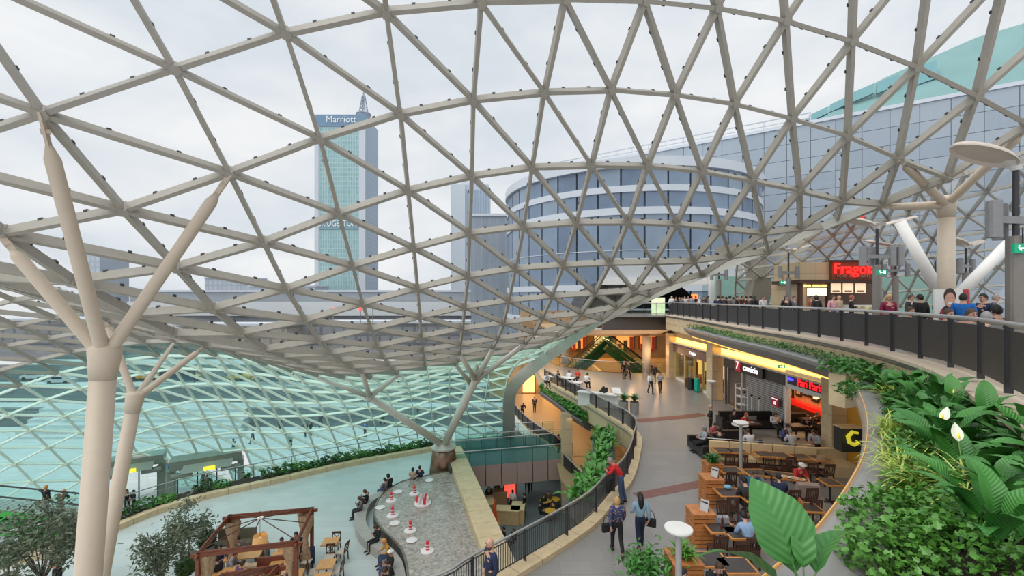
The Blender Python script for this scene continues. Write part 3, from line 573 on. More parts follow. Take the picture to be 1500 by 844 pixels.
m = MB(); m.bar(fw_a.lerp(fw_b, .12)+V((-.15, 0, -.45)), fw_a.lerp(fw_b, .3)+V((-.15, 0, -.45)), .2, .9); tag(m.obj('trim_6', M_SLATE), 'dark recess at the start of the fountain wall', 'recess', kind='structure')
m = MB(); m.prism([(fw_a.x+1.5, fw_a.y), (-3, 52), (26, 56), (26, 8), (fw_c.x+1, 8)], ZB+.01, ZB+.02); tag(m.obj('floor', M_FLOORB), 'dark granite floor of the lowest shopping level', 'floor', kind='structure')
for px0, px1 in (((690, 727), (722, 800)),):
    a, b = G(*px0, ZB), G(*px1, ZB); m = MB(); m.bar(a+V((0, 0, .025)), b+V((0, 0, .025)), .9, .01); tag(m.obj('trim_7', mat('darker_granite', (.09, .10, .105), .3, var=.1)), 'darker granite band on the lowest floor', 'floor band', kind='structure')
# --- upper terrace (level 2)
r2 = [(-.6, 3.6), (3.4, 4.2), (7.6, 6.5), (9.55, 9.4), (11.2, 13.5), (12.1, 18), (12.5, 22.5), (13.4, 30), (13.9, 35), (14.2, 39.3)]
r2 = [(5.2, 3.3)] + r2[2:]
RAIL2 = resample(spline([V((x, y, Z2)) for x, y in r2], 8), .35)
e2 = offset(RAIL2, -.35)
poly = [(p.x, p.y) for p in e2] + [(8.6, 40.2), (8.6, 62), (44, 62), (44, 1), (5.4, 1)]
m = MB(); m.prism(poly, Z2-.15, Z2); tag(m.obj('floor', M_FLOOR1, fix=True), 'upper terrace floor', 'terrace', kind='structure')
m = MB(); m.prism([(p.x, p.y) for p in offset(RAIL2, -.34)] + [(14.6, 40.8), (44, 41), (44, 2), (5.4, 2)], Z2-1.22, Z2-.16); te = m.obj('ceiling', MATS['joint_brown'], fix=True)
for z0_, z1_ in ((Z2-1.22, Z2-.70), (Z2-.68, Z2-.165)): stones(te, [V((p.x, p.y, 0)) for p in offset(RAIL2, -.34)], [(-.03, z0_), (.02, z0_), (.02, z1_), (-.03, z1_)], 1.35, M_STONE)
tag(te, 'sandstone faced edge of the upper terrace', 'terrace edge', kind='structure')
m = MB(); m.sweep(RAIL2, [(-.5, 0), (.28, 0), (.28, .07), (-.5, .07)]); t8 = m.obj('trim_8', MATS['joint_brown'], fix=True); stones(t8, RAIL2, [(-.51, 0), (.29, 0), (.29, .075), (-.51, .075)], 1.5, mat('pale_sandstone', (.60, .50, .38), .5, var=.08, vs=3)); tag(t8, 'pale sandstone coping below the terrace railing', 'coping', kind='structure')
# bridge slab of the terrace across the far end
m = MB(); m.box((11.6, 40.55, Z2-.75), (6.4, .5, 1.2)); tag(m.obj('trim_9', M_SLATE), 'dark fascia band under the far end of the terrace', 'fascia', kind='structure')
m = MB(); m.add([(7.6, 40.8, Z2-1.4), (14.9, 40.8, Z2-1.4), (14.9, 45.5, Z2-2.35), (7.0, 45.5, Z2-2.35), (7.6, 40.8, Z2-1.2), (14.9, 40.8, Z2-1.2), (14.9, 45.5, Z2-2.15), (7, 45.5, Z2-2.15)], [(0, 3, 2, 1), (4, 5, 6, 7), (0, 1, 5, 4), (1, 2, 6, 5), (2, 3, 7, 6), (3, 0, 4, 7)]); tag(m.obj('ceiling', M_PLASTER), 'cream sloping soffit under the far end of the terrace', 'soffit', kind='structure')
m = MB(); m.box((16, 54, 3.75), (24, 18, .2)); tag(m.obj('ceiling', mat('amber_ceiling', (.55, .36, .18), .6, var=.1)), 'ceiling of the far hall', 'ceiling', kind='structure')
# --- shop front wall along the walkway, x = 15.2
XF = 15.2
m = MB(); m.box((XF+4.2, 27, 2.1), (.3, 36, 4.2)); tag(m.obj('wall_right', mat('shop_back_wall', (.30, .20, .12), .7, var=.1)), 'back wall of the shops', 'wall', kind='structure')
def pillar(y, w, dpt, label, z1=4.23, x=XF):
    t = thing('trim', label, 'pillar', (x, y, 0), kind='structure'); n = 4
    t.name = 'trim_10'
    for k in range(n):
        m = MB(); m.box((0, 0, (k+.5)*z1/n), (dpt, w, z1/n-.02)); m.obj('stone_slab', M_STONE, t)
    m = MB(); m.box((0, 0, z1/2), (dpt-.04, w-.04, z1)); m.obj('core', mat('joint_brown', (.25, .19, .11), .8, var=0), t); return t
pillar(20.6, .7, .75, 'sandstone pillar right of the restaurant with the red sign'); pillar(32.8, 1.0, .8, 'sandstone pillar between the suitcase shop and the shuttered shop')
pillar(41.5, .9, .9, 'sandstone pillar at the far end of the shop fronts')
m = MB(); m.box((XF+.36, 19.75, 2.1), (.06, .95, 4.2)); tag(m.obj('trim_11', mat('pillar_lit_side', (.75, .38, .05), .5, var=.05)), 'orange slab painted as the lit side of the near sandstone pillar', 'panel', kind='structure')  # lit side of the pillar, its orange light put into the colour
# light recess above the fronts
for k, (y0, y1) in enumerate(((21.1, 32.2), (33.5, 41.0), (12.5, 20.1))):
    m = MB(); m.box((XF+.28, (y0+y1)/2, 3.68), (.12, y1-y0, .44)); m.obj('light', M_WARM); o = bpy.data.objects['light']; o.name = 'light_recess'
    tag(o, ('glowing amber light strip above the shutter and the restaurant front', 'glowing amber light strip above the suitcase shop', 'glowing amber light strip right of the near pillar')[k], 'light strip')
    m = MB(); m.box((XF-.02, (y0+y1)/2, 3.42), (.5, y1-y0, .1)); tag(m.obj('trim_12', M_PLASTER), 'plaster shelf below the light strip', 'ledge', group='plaster ledges under the light strips', kind='structure')
    area('recess_glow', (XF-.15, (y0+y1)/2, 3.95), .3, y1-y0, 20*(y1-y0)/10, (1, .62, .2), (0, radians(25), 0))
m = MB(); m.box((XF+.35, 26.8, 4.34), (.5, 29.5, .86)); tag(m.obj('trim_18', M_PANELST), 'sandstone beam above the light strips of the shop fronts', 'beam', kind='structure')
# --- far hall: back wall, lit shop bays, columns, green escalators, round balustrade
m = MB(); m.box((16.6, 63, -1.1), (30.8, .4, 13.6)); tag(m.obj('wall_back', mat('far_hall_wall', (.42, .27, .13), .7, var=.15, vs=.6)), 'far end wall of the hall', 'wall', kind='structure')
m = MB(); m.box((1.2, 57, 1.2), (.4, 13, 4.8)); tag(m.obj('wall_left', mat('far_hall_wall', (.42, .27, .13))), 'left wall of the far hall', 'wall', kind='structure')
bays = [(3.2, 2.4, (1, .45, .1)), (6.4, 2.6, (1, .55, .18)), (9.6, 2.2, (1, .35, .08)), (16.2, 2.6, (1, .4, .1)), (19.4, 2.4, (1, .28, .06)), (12.9, 2.4, (1, .6, .25))]
for k, (x, w_, c) in enumerate(bays):
    t = thing('shop_window', 'lit amber shop bay number %s from the left in the far hall' % ('one', 'two', 'three', 'five', 'six', 'four')[k], 'shop window', (x, 62.6, 0))
    m = MB(); m.box((0, 0, 1.6), (w_, .1, 2.6)); m.obj('lit_pane', mat('bay_light_%d' % k, c, .5, var=.3, vs=1.5, emit=c, es=.9), t)
    m = MB()
    for a in (-w_/2, w_/2): m.box((a, -.08, 1.6), (.12, .2, 2.8))
    m.box((0, -.08, 3.0), (w_+.2, .2, .5)); m.obj('frame', M_SLATE, t)
    for q in range(3): m = MB(); m.box((-w_/2+w_*(q+.5)/3, -.25, .5+.25*q), (w_*.2, .25, 1.0+.5*q)); m.obj('display', mat('display_%d' % (q % 2), ((.5, .08, .04), (.10, .07, .05))[q % 2], .6, var=.3), t)
for k, x in enumerate((2.4, 6.1, 13.6, 18.9)):
    y = (47, 50, 44.1, 49)[k]; t = thing('trim_13', 'plain pale round column in the far hall, %s from the left' % ('first', 'second', 'third', 'fourth')[k], 'column', (x, y, 0), kind='structure')
    m = MB(); m.lathe([(.42, 0), (.42, 3.7)], 14); m.obj('shaft', M_PLASTER, t, smooth=True); m = MB(); m.lathe([(.47, -.02), (.47, .18)], 14); m.obj('foot', M_STEEL, t)
for k in range(3): area('hall_glow', (4.5+6.5*k, 54, 3.6), 4, 6, 460, (1, .55, .18))
for k in range(3): point('hall_front_fill', (9.2+2.4*k, 42.6, 2.3), 75, (1, .55, .25), .25)  # added fill lights without fixtures, they brighten the soffit at the terrace end
M_GREEN = mat('bright_green_paint', (.0, .34, .01), .4, var=.1)
def escalator(name, label, a, b, w=1.1, green=None):
    green = green or mat('deep_green_paint', (.015, .13, .02), .4, var=.15)
    t = thing(name, label, 'escalator', a); B = t.location; a, b = V(a), V(b); d = (b-a).normalized(); s = V((d.y, -d.x, 0)).normalized()
    for g in (-1, 1):
        o = s*(g*w/2)
        m = MB(); m.bar(a+o+V((0, 0, -.15)), b+o+V((0, 0, -.15)), .12, .30); m.bar(a+o+V((0, 0, -1.35)), b+o+V((0, 0, -1.35)), .12, .2)
        n = max(3, int((b-a).length/1.5))
        for k in range(n):
            p = a.lerp(b, k/n)+o; q = a.lerp(b, (k+1)/n)+o
            m.bar(p+V((0, 0, -.25)), q+V((0, 0, -1.3)), .08, .08) if k % 2 else m.bar(p+V((0, 0, -1.3)), q+V((0, 0, -.25)), .08, .08)
        m.obj('truss', green, t, base=B)
        m = MB(); m.bar(a+o+V((0, 0, .45)), b+o+V((0, 0, .45)), .03, .8); m.obj('glass_side', M_CLEAR, t, base=B)
        m = MB(); m.tube([a+o+V((0, 0, .88)), b+o+V((0, 0, .88))], .05, 6); m.obj('handrail', M_BLACK, t, base=B)
    m = MB(); n = int((b-a).length/.4); 
    for k in range(n): p = a.lerp(b, (k+.5)/n); m.box(p+V((0, 0, .0)), (.38 if abs(d.x) > abs(d.y) else w-.15, w-.15 if abs(d.x) > abs(d.y) else .38, .18))
    m.obj('steps', M_STEEL, t, base=B)
    m = MB(); m.bar(a+V((0, 0, -.9)), b+V((0, 0, -.9)), w-.2, .7); m.obj('underside', mat('green_dark', (.01, .12, .02), .5, var=.2), t, base=B)
    return t
escalator('escalator', 'green trussed escalator rising to the right in the far hall', (5.2, 51, -2.2), (11.6, 51, 3.4))
escalator('escalator', 'green trussed escalator descending to the right in the far hall', (10.4, 48.5, 3.0), (17.6, 48.5, -2.5))
m = MB(); rp = resample([p+V((0, 0, 0)) for p in hole], .5)
bal = thing('round_balustrade', 'curved glass balustrade around the floor opening in the far hall', 'balustrade', rp[0])
m = MB(); m.sweep(rp, [(-.02, .1), (.02, .1), (.02, 1.0), (-.02, 1.0)]); m.obj('glass_panel', M_CLEAR, bal, base=rp[0])
m = MB(); m.tube([p+V((0, 0, 1.08)) for p in rp], .04, 6); m.obj('handrail', M_STEEL, bal, base=rp[0])
for p in rp[::5]: m = MB(); m.tube([p, p+V((0, 0, 1.08))], .03, 6); m.obj('post', M_DKMETAL, bal, base=rp[0])
m = MB(); m.sweep(rp, [(-.12, -1.2), (.12, -1.2), (.12, .02), (-.12, .02)]); tag(m.obj('trim_14', mat('bronze_fascia', (.16, .10, .05), .5, var=.1)), 'bronze fascia of the floor opening in the far hall', 'fascia', kind='structure')
# --- level-2 far end: white box front, dark arch, glass screen, arched post
t = thing('wall_back', 'white framed front with a dark arched tunnel at the far end of the terrace', 'entrance', (14.5, 46, Z2), kind='structure'); b = t.location
def bx(px0, px1, py0, py1, d, dep, name, m_):
    x0, x1 = (px0-750)/F*d, (px1-750)/F*d; z1, z0 = EYE+(436-py0)/F*d, EYE+(436-py1)/F*d; m = MB(); m.box(((x0+x1)/2, d+dep/2, (z0+z1)/2), (x1-x0, dep, z1-z0)); return m.obj(name, m_, t, base=b)
bx(890, 1092, 378, 409, 45, 1.5, 'upper_panel', mat('cool_white_panel', (.55, .57, .60), .5, var=.04)); bx(885, 1100, 408, 417, 44.6, 1.8, 'beam', M_WHITE)
for q in (1044, 1096): bx(q-3.5, q+3.5, 380, 470, 44, .5, 'post', M_WHITE)
bx(1030, 1100, 417, 462, 46, .2, 'glass_screen', glass('screen_glass', (.8, .9, .9), .05)); bx(955, 974, 436, 469, 46, .2, 'lit_panel', mat('pale_lit_panel', (.7, .8, .5), .5, var=.5, vs=2, emit=(.75, .85, .5), es=.8))
m = MB(); rr = 6.1; ac = V((13.6, 46.5, Z2+.2)); A = [(ac.x+rr*cos(a), ac.z+rr*.62*sin(a)) for a in [pi*k/16 for k in range(17)]]
vs = [(x, 46.6, z) for x, z in A] + [(x, 56, z) for x, z in A]; m.add(vs, [(i, i+1, 18+i, 17+i) for i in range(16)] + [tuple(range(17, 34))]); m.obj('tunnel', mat('black_tunnel', (.012, .012, .014), .5, var=0), t, base=b)
for k, (px, py, w_, h_) in enumerate(((1006, 441, 6, 14), (1018, 439, 8, 16), (1000, 432, 10, 3))): bx(px-w_/2, px+w_/2, py-h_/2, py+h_/2, 52, .3, 'lit_sign', mat('tunnel_sign_%d' % k, ((1, .5, .15), (1, .25, .05), (.9, .9, .8))[k], .5, var=0, emit=((1, .5, .15), (1, .25, .05), (.9, .9, .8))[k], es=1.4))
m = MB(); pts = [PD(x, y, 36) for x, y in ((1058, 368), (1085, 366), (1104, 373), (1114, 392), (1117, 415), (1113, 445), (1106, 475))]
arch = spline(pts, 5); k = len(arch); vs = []
for i, p in enumerate(arch):
    d = (arch[min(i+1, k-1)]-arch[max(i-1, 0)]).normalized(); s = V((d.z, 0, -d.x)); w = .42+.35*min(1, i/(k-1)*1.3)
    vs += [p+s*w, p-s*w, p-s*w+V((0, 1.2, 0)), p+s*w+V((0, 1.2, 0))]
m.add(vs, [(i*4+j, i*4+(j+1) % 4, i*4+4+(j+1) % 4, i*4+4+j) for i in range(k-1) for j in range(4)] + [(3, 2, 1, 0), (k*4-4, k*4-3, k*4-2, k*4-1)])
tag(m.obj('trim_15', mat('taupe_paint', (.30, .27, .22), .5, var=.05), fix=True), 'curved taupe arch post where the roof rim lands on the terrace', 'arch post', kind='structure')
# --- glazed wall and green-tinted wall at the back of the terrace
m = MB(); m.box((31, 43, Z2+1.9), (22, .2, 3.6)); tag(m.obj('wall_back', mat('frosted_green_wall', (.24, .42, .36), .3, var=.05)), 'frosted green glass wall behind the terrace crowd', 'wall', kind='structure')
# --- lower levels seen below the walkway
ZM = ZP
md = [(9.5, 41.3), (5.5, 40.2), (2.5, 40.3), (.7, 42.4), (.2, 46), (.3, 52)]
md = [G(838, 668, ZM), G(805, 651, ZM), G(778, 632, ZM), G(757, 611, ZM), G(750, 594, ZM)]
MEZ = resample(spline([V((p.x, p.y, ZM)) for p in md] + [V((-.3, 57, ZM))], 6), .5)
M_MFLOOR = mat('amber_lit_floor', (.36, .25, .14), .35, var=.1)
m = MB(); m.prism([(p.x, p.y) for p in MEZ] + [(20, 57), (20, MEZ[0].y)], ZM-.1, ZM); tag(m.obj('floor', M_MFLOOR, fix=True), 'mezzanine floor in amber light below the walkway', 'floor', kind='structure')
m = MB(); m.sweep(MEZ, [(-.05, -1.0), (.25, -1.5), (.3, -.1), (-.1, -.1)]); tag(m.obj('trim_16', mat('cool_white_fascia', (.62, .70, .66), .5, var=.04), fix=True), 'pale curved fascia of the mezzanine', 'fascia', kind='structure')
m = MB(); m.box((9, 58, ZM+2), (24, .4, 5)); tag(m.obj('wall_back', mat('amber_wall', (.50, .35, .19), .6, var=.15, vs=.8)), 'amber back wall of the mezzanine', 'wall', kind='structure')
m = MB(); m.box((10.6, 46, ZM+1.9), (.4, 22, 3.8)); tag(m.obj('wall_right', M_PANELST), 'sandstone side wall of the mezzanine', 'wall', kind='structure')
area('mezzanine_glow', (5, 48, -1.3), 6, 8, 250, (1, .56, .22)); area('mezzanine_glow_near', (5.6, 36, -1.35), 3, 8, 110, (1, .62, .3))
for k, (x, y, w_) in enumerate(((2.2, 57.4, 1.6), (5.0, 57.4, 2.0), (8.2, 57.4, 1.8))):
    t = thing('shop_window', 'lit shop bay at the back of the mezzanine, %s from the left' % ('first', 'second', 'third')[k], 'shop window', (x, y, ZM)); m = MB(); m.box((0, 0, 1.3), (w_, .1, 2.3)); m.obj('lit_pane', M_WARM2, t)
    m = MB(); m.box((0, -.1, 2.55), (w_+.2, .2, .3)); m.box((-w_/2-.05, -.1, 1.3), (.1, .2, 2.6)); m.box((w_/2+.05, -.1, 1.3), (.1, .2, 2.6)); m.obj('frame', M_SLATE, t)
# sandstone pier and ramp wall below the walkway near its bend
m = MB(); p = G(826, 712, ZP-1.4); m.box((p.x+.25, p.y+.4, (ZB-1.1)/2), (.75, .9, -1.1-ZB)); tag(m.obj('wall_right', M_PANELST), 'sandstone pier below the hanging planters', 'pier', kind='structure')
a, b_ = G(822, 672, ZP+.1), G(868, 728, ZP-.4)
m = MB(); m.add([(a.x, a.y, a.z-.2), (b_.x, b_.y, b_.z-.6), (b_.x, b_.y, ZB), (a.x, a.y, ZB), (a.x+.5, a.y+.2, a.z-.2), (b_.x+.5, b_.y+.2, b_.z-.6), (b_.x+.5, b_.y+.2, ZB), (a.x+.5, a.y+.2, ZB)], [(0, 1, 2, 3), (7, 6, 5, 4), (0, 4, 5, 1), (1, 5, 6, 2), (2, 6, 7, 3), (3, 7, 4, 0)])
tag(m.obj('wall_right', M_PANELST, fix=True), 'sandstone ramp wall below the hanging planters', 'wall', kind='structure')
m = MB(); m.prism([(3.4, 30), (3.4, 44), (12, 44), (12, 21), (6.5, 21), (5.2, 26)], ZP-.3, ZP-.02); tag(m.obj('floor', M_MFLOOR, fix=True), 'landing floor below the hanging planters', 'floor', kind='structure')
m = MB(); m.box((9.2, 32, ZP+1.9), (.3, 22, 3.8)); tag(m.obj('wall_right', mat('amber_wall', (.6, .33, .11))), 'amber wall below the hanging planters', 'wall', kind='structure')
# --- two footbridges at plaza level
def bridge(label, pl, pr, w, depth, col, panels, glass_m, d_guess=0):
    a, b = V(pl), V(pr); t = thing('footbridge', label, 'bridge', a); B = t.location; d = (b-a).normalized(); s = V((-d.y, d.x, 0))
    m = MB(); m.bar(a+s*w/2+V((0, 0, -.1)), b+s*w/2+V((0, 0, -.1)), w, .2); m.obj('deck', M_FLOORB, t, base=B)
    n = panels; l = (b-a).length
    for k in range(n):
        p, q = a.lerp(b, k/n)+d*.03, a.lerp(b, (k+1)/n)-d*.03
        m = MB(); m.bar(p+V((0, 0, -depth/2-.02)), q+V((0, 0, -depth/2-.02)), .08, depth); m.obj('fascia_panel', col, t, base=B)
        for g, nm in ((0, 'near'), (w, 'far')):
            m = MB(); m.bar(p+s*g+V((0, 0, .5)), q+s*g+V((0, 0, .5)), .025, .98); m.obj('glass_panel', glass_m, t, base=B)
            m = MB(); m.bar(a.lerp(b, k/n)+s*g+V((0, 0, -.1)), a.lerp(b, k/n)+s*g+V((0, 0, 1.1)), .05, .03, up=d); m.obj('post', M_DKMETAL, t, base=B)
    for g in (0, w): m = MB(); m.tube([a+s*g+V((0, 0, 1.12)), b+s*g+V((0, 0, 1.12))], .04, 6); m.obj('handrail', M_STEEL, t, base=B)
    m = MB(); m.bar(a+s*w/2+V((0, 0, -depth*.5-.1)), b+s*w/2+V((0, 0, -depth*.5-.1)), w-.2, depth-.1); m.obj('girder', mat('girder_dark', (.06, .06, .065), .6, var=.1), t, base=B)
    return t
bl = V((-4.3, 31.9, ZP+.15)); br = V((3.9, 33.4, ZP+.3))
bridge('footbridge with green glass sides and mauve fascia panels behind the fountain wall', bl, br, 2.6, 1.55, mat('mauve_panel', (.42, .30, .27), .5, var=.05), 7, glass('bridge_glass', (.62, .82, .80), .05, alpha=.07, acol=(.4, .7, .68)))
bl = PD(669, 657, 36.6); br = PD(823, 647, 38.2)
bridge('farther footbridge with a green glass side behind the mauve one', bl, br, 2.4, 1.1, mat('sea_green_panel', (.22, .40, .38), .4, var=.05), 8, M_CLEAR)
# --- roof supports: branching columns
def near_node(px, py, dmin=0, dmax=99):
    best = None
    for k, p in NODE.items():
        if not (dmin <= p.y <= dmax): continue
        q = (750+p.x/p.y*F-px)**2 + (436-(p.z-EYE)/p.y*F-py)**2
        if best is None or q < best[0]: best = (q, k)
    return best[1]
M_COL = mat('column_paint', (.56, .47, .365), .45, var=.03)
def branch(label, base, heads, rtrunk, rarm, n=18, foot=None):
    """heads: list of (head point, [tips]); the first head tops the trunk"""
    t = thing('branching_column', label, 'column', base); B = t.location
    h0 = heads[0][0]
    m = MB(); m.tube([base, h0 - (h0-base).normalized()*rtrunk*1.6], [rtrunk*1.05, rtrunk*.95], n); m.obj('trunk', M_COL, t, smooth=True, base=B)
    for h, tips in heads:
        r0 = rtrunk if h is h0 else rarm*1.1
        ax = (V(h)-V(base)).normalized()
        m = MB(); m.tube([h - ax*r0*1.9, h - ax*r0*.4, h + ax*r0*.9, h+ax*r0*1.3], [r0*.97, r0*1.12, r0*1.24, r0*.9], n); m.obj('joint', M_COL, t, smooth=True, base=B)
        for tip in tips:
            tip = V(tip); d = (tip-h).normalized(); l = (tip-h).length; pin = min(.55, l*.1); e = tip - d*pin
            m = MB(); m.tube([h + d*r0*.5, h + d*r0*1.2, e - d*pin*.5, e], [rarm*.95, rarm, rarm*.92, rarm*.38], n); arm = m.obj('arm', M_COL, t, smooth=True, base=B)
            m = MB(); m.bar(e - d*.05, tip + d*.05, rarm*.35, rarm*.9); m.tube([e + d*pin*.45 + d.orthogonal().normalized()*rarm*.5, e + d*pin*.45 - d.orthogonal().normalized()*rarm*.5], rarm*.4, 8); m.obj('pin', M_COL, arm, base=B)
            m = MB(); q = d.cross(V((0, 1, 0))).normalized(); m.tube([h + d*r0*.75 - V((0, rarm*.95, 0)), h + d*r0*.75 - V((0, rarm*1.15, 0))], rarm*.5, 12); m.obj('bolt_cover', M_COL, arm, base=B)
    return t
def nd(k, drop=.22): return NODE[k] - NOR[k]*drop
h1 = PD(153, 525, 9.3); b1 = PD(128, 860, 9.15); dd = (h1-b1).normalized(); b1 = h1 - dd*((h1.z-ZP)/dd.z)
branch('nearest branching steel roof column with three arms at the left', b1, [(h1, [nd((0, 0)), nd((1, 1)), nd((1, -1))])], .235, .125, 24)
h2 = PD(197, 586, 13.6); b2 = PD(148, 850, 13.3); dd = (h2-b2).normalized(); b2 = h2 - dd*((h2.z-ZP)/dd.z)
kk = [near_node(146, 462, 12, 26), near_node(165, 466, 12, 22), near_node(265, 494, 12, 30), near_node(300, 500, 12, 20)]
branch('second branching steel roof column behind the nearest one', b2, [(h2, [nd(k) for k in dict.fromkeys(kk)])], .20, .105)
M_COL3 = mat('pale_column_paint', (.62, .59, .52), .45, var=.03)
b3 = G(650, 690, ZP); b3 = V((b3.x, b3.y, ZP)); top3 = PD(652, 655, b3.y)
t3 = thing('branching_column', 'far branching roof column rising from a bronze cone behind the fountain', 'column', b3); B = t3.location
m = MB(); m.lathe([(1.05, 0), (.95, .6), (.80, top3.z-ZP-.05)], 24); m.obj('cone', mat('bronze_cone', (.22, .13, .085), .28, .6, var=.3, vs=1.2), t3, smooth=True)
m = MB(); m.lathe([(.86, 0), (.9, .12), (.5, .3), (.45, .55)], 20, (0, 0, top3.z-ZP-.08)); m.obj('cap', M_COL3, t3)
fa = PD(541, 581, 27.5); fb = PD(697, 557, 26.5); fc = PD(690, 563, 31); t0 = V((b3.x, b3.y, top3.z+.1))
for a, q in ((t0, fa), (t0, fb), (t0, fc)):
    m = MB(); m.tube([a, q], [.26, .22], 14); m.obj('limb', M_COL3, t3, smooth=True, base=B)
for f_, tips in ((fa, [(480, 539, 24, 32), (524, 540, 22, 32), (580, 543, 24, 30)]), (fb, [(673, 515, 20, 26), (722, 506, 20, 26), (765, 501, 20, 27)]), (fc, [(666, 533, 24, 31), (700, 530, 24, 32), (727, 527, 25, 34)])):
    for px, py, a, c in tips:
        tip = nd(near_node(px, py, a, c), .2); m = MB(); m.tube([f_, tip], [.17, .12], 10); m.obj('arm', M_COL3, t3, smooth=True, base=B)
    m = MB(); m.ball(f_, .28); m.obj('joint', M_COL3, t3, smooth=True, base=B)
h4 = PD(1386, 300, 14.2); b4 = V((h4.x, h4.y, Z2))
branch('branching roof column standing on the upper terrace', b4, [(h4, [nd((1, 11)), nd((0, 12)), nd((2, 12))])], .225, .125)
for px, py, lab in ((1318, 325, 'thick white raking strut left of the terrace column'), (1482, 352, 'thick white raking strut right of the terrace column')):
    a = PD(1390 + (8 if px > 1400 else -8), 420, 15.3); a.z = Z2+1.55; e = PD(px, py, 15.8 if px < 1400 else 15.0); t = thing('raking_strut', lab, 'strut', (a.x, a.y, Z2))
    m = MB(); m.tube([a, e], [.185, .17], 16); m.obj('tube', M_WHITE, t, smooth=True, base=t.location); m = MB(); m.tube([V((a.x, a.y, Z2)), a], .22, 14); m.obj('foot', M_WHITE, t, base=t.location)
# ================================================================== railings
def railing(name, label, path, z_h, step, post_m, rail_m, infill='bars', bar_step=.1, r=.035, bars_m=None):
    t = thing(name, label, 'railing', path[0]); B = t.location
    m = MB(); m.tube([p+V((0, 0, z_h)) for p in path], r, 8); m.obj('handrail', rail_m, t, base=B, smooth=True)
    posts = resample(path, step)
    for i, p in enumerate(posts):
        d = (posts[min(i+1, len(posts)-1)]-posts[max(i-1, 0)]).normalized(); m = MB(); m.box(p+V((0, 0, z_h/2)), (.02, .11, z_h-.02), rz=atan2(d.y, d.x)); m.obj('post', post_m, t, base=B)
    if infill == 'bars':
        m = MB()
        for p in resample(path, bar_step): m.tube([p+V((0, 0, .13)), p+V((0, 0, z_h-.1))], .0125, 4, cap=False)
        for h in (.13, z_h-.1): m.sweep(path, [(-.012, h-.012), (.012, h-.012), (.012, h+.012), (-.012, h+.012)])
        m.obj('bars', bars_m or post_m, t, base=B)['kind'] = 'stuff'
    else:
        for a, b in zip(posts, posts[1:]):
            d = (b-a).normalized(); m = MB(); m.bar(a+d*.05+V((0, 0, (z_h-.1+.12)/2)), b-d*.05+V((0, 0, (z_h-.1+.12)/2)), .02, z_h-.22); m.obj('panel', bars_m, t, base=B)
    return t
M_MESH = mat('dark_perforated_metal', (.035, .035, .037), .5, .2, var=.25, vs=14)
railing('walkway_railing', 'dark barred railing with a steel handrail along the curved walkway edge', [p+V((0, 0, .14)) for p in RAIL1], .93, 1.9, M_DKMETAL, M_STEEL, 'bars', .085, bars_m=mat('bar_grey', (.06, .06, .062), .4, .4, var=0))
railing('terrace_railing', 'dark mesh panel railing curving along the upper terrace', [p+V((0, 0, .07)) for p in RAIL2], 1.12, 1.55, M_DKMETAL, M_STEEL, 'panels', r=.05, bars_m=M_MESH)
p2 = resample([V((8.7, 40.1, Z2+.02)), V((14.2, 39.5, Z2+.02))], .5)
railing('glass_railing', 'glass railing at the far end of the terrace above the dark fascia', p2, 1.1, 1.1, M_DKMETAL, M_STEEL, 'panels', bars_m=M_CLEAR)
mz = [p+V((0, 0, .02)) for p in MEZ]
railing('mezzanine_railing', 'dark mesh railing on the curved mezzanine in amber light', mz, 1.05, 1.6, M_DKMETAL, M_STEEL, 'panels', bars_m=M_MESH)
a, b_ = G(824, 662, ZP+1.1), G(858, 697, ZP+.6)
rp = resample([V((a.x, a.y, ZP)), V((b_.x, b_.y, ZP-.45))], .4); railing('ramp_railing', 'short dark ramp railing beside the hanging planters', rp, 1.05, 1.5, M_DKMETAL, M_STEEL, 'panels', bars_m=M_MESH)
hp_ = [p+V((0, 0, .0)) for p in offset(COP, 1.75)]
t = thing('plaza_handrail', 'thin steel handrail with slim posts outside the plaza coping', 'handrail', hp_[0]); B = t.location
m = MB(); m.tube([p+V((0, 0, .75)) for p in hp_], .035, 6); m.obj('handrail', M_STEEL, t, base=B); m = MB(); m.tube([p+V((0, 0, .4)) for p in hp_], .015, 5); m.obj('cable', M_STEEL, t, base=B)
for p in resample(hp_, 2.4): m = MB(); m.tube([p+V((0, 0, -.6)), p+V((0, 0, .75))], .03, 6); m.obj('post', M_STEEL, t, base=B)
m = MB(); m.sweep(offset(COP, 1.0), [(-.58, -3), (.6, -3), (.6, -.10), (-.58, -.10)]); tag(m.obj('trim_17', M_SOIL, fix=True), 'planted bed behind the plaza coping', 'planting bed', kind='structure')
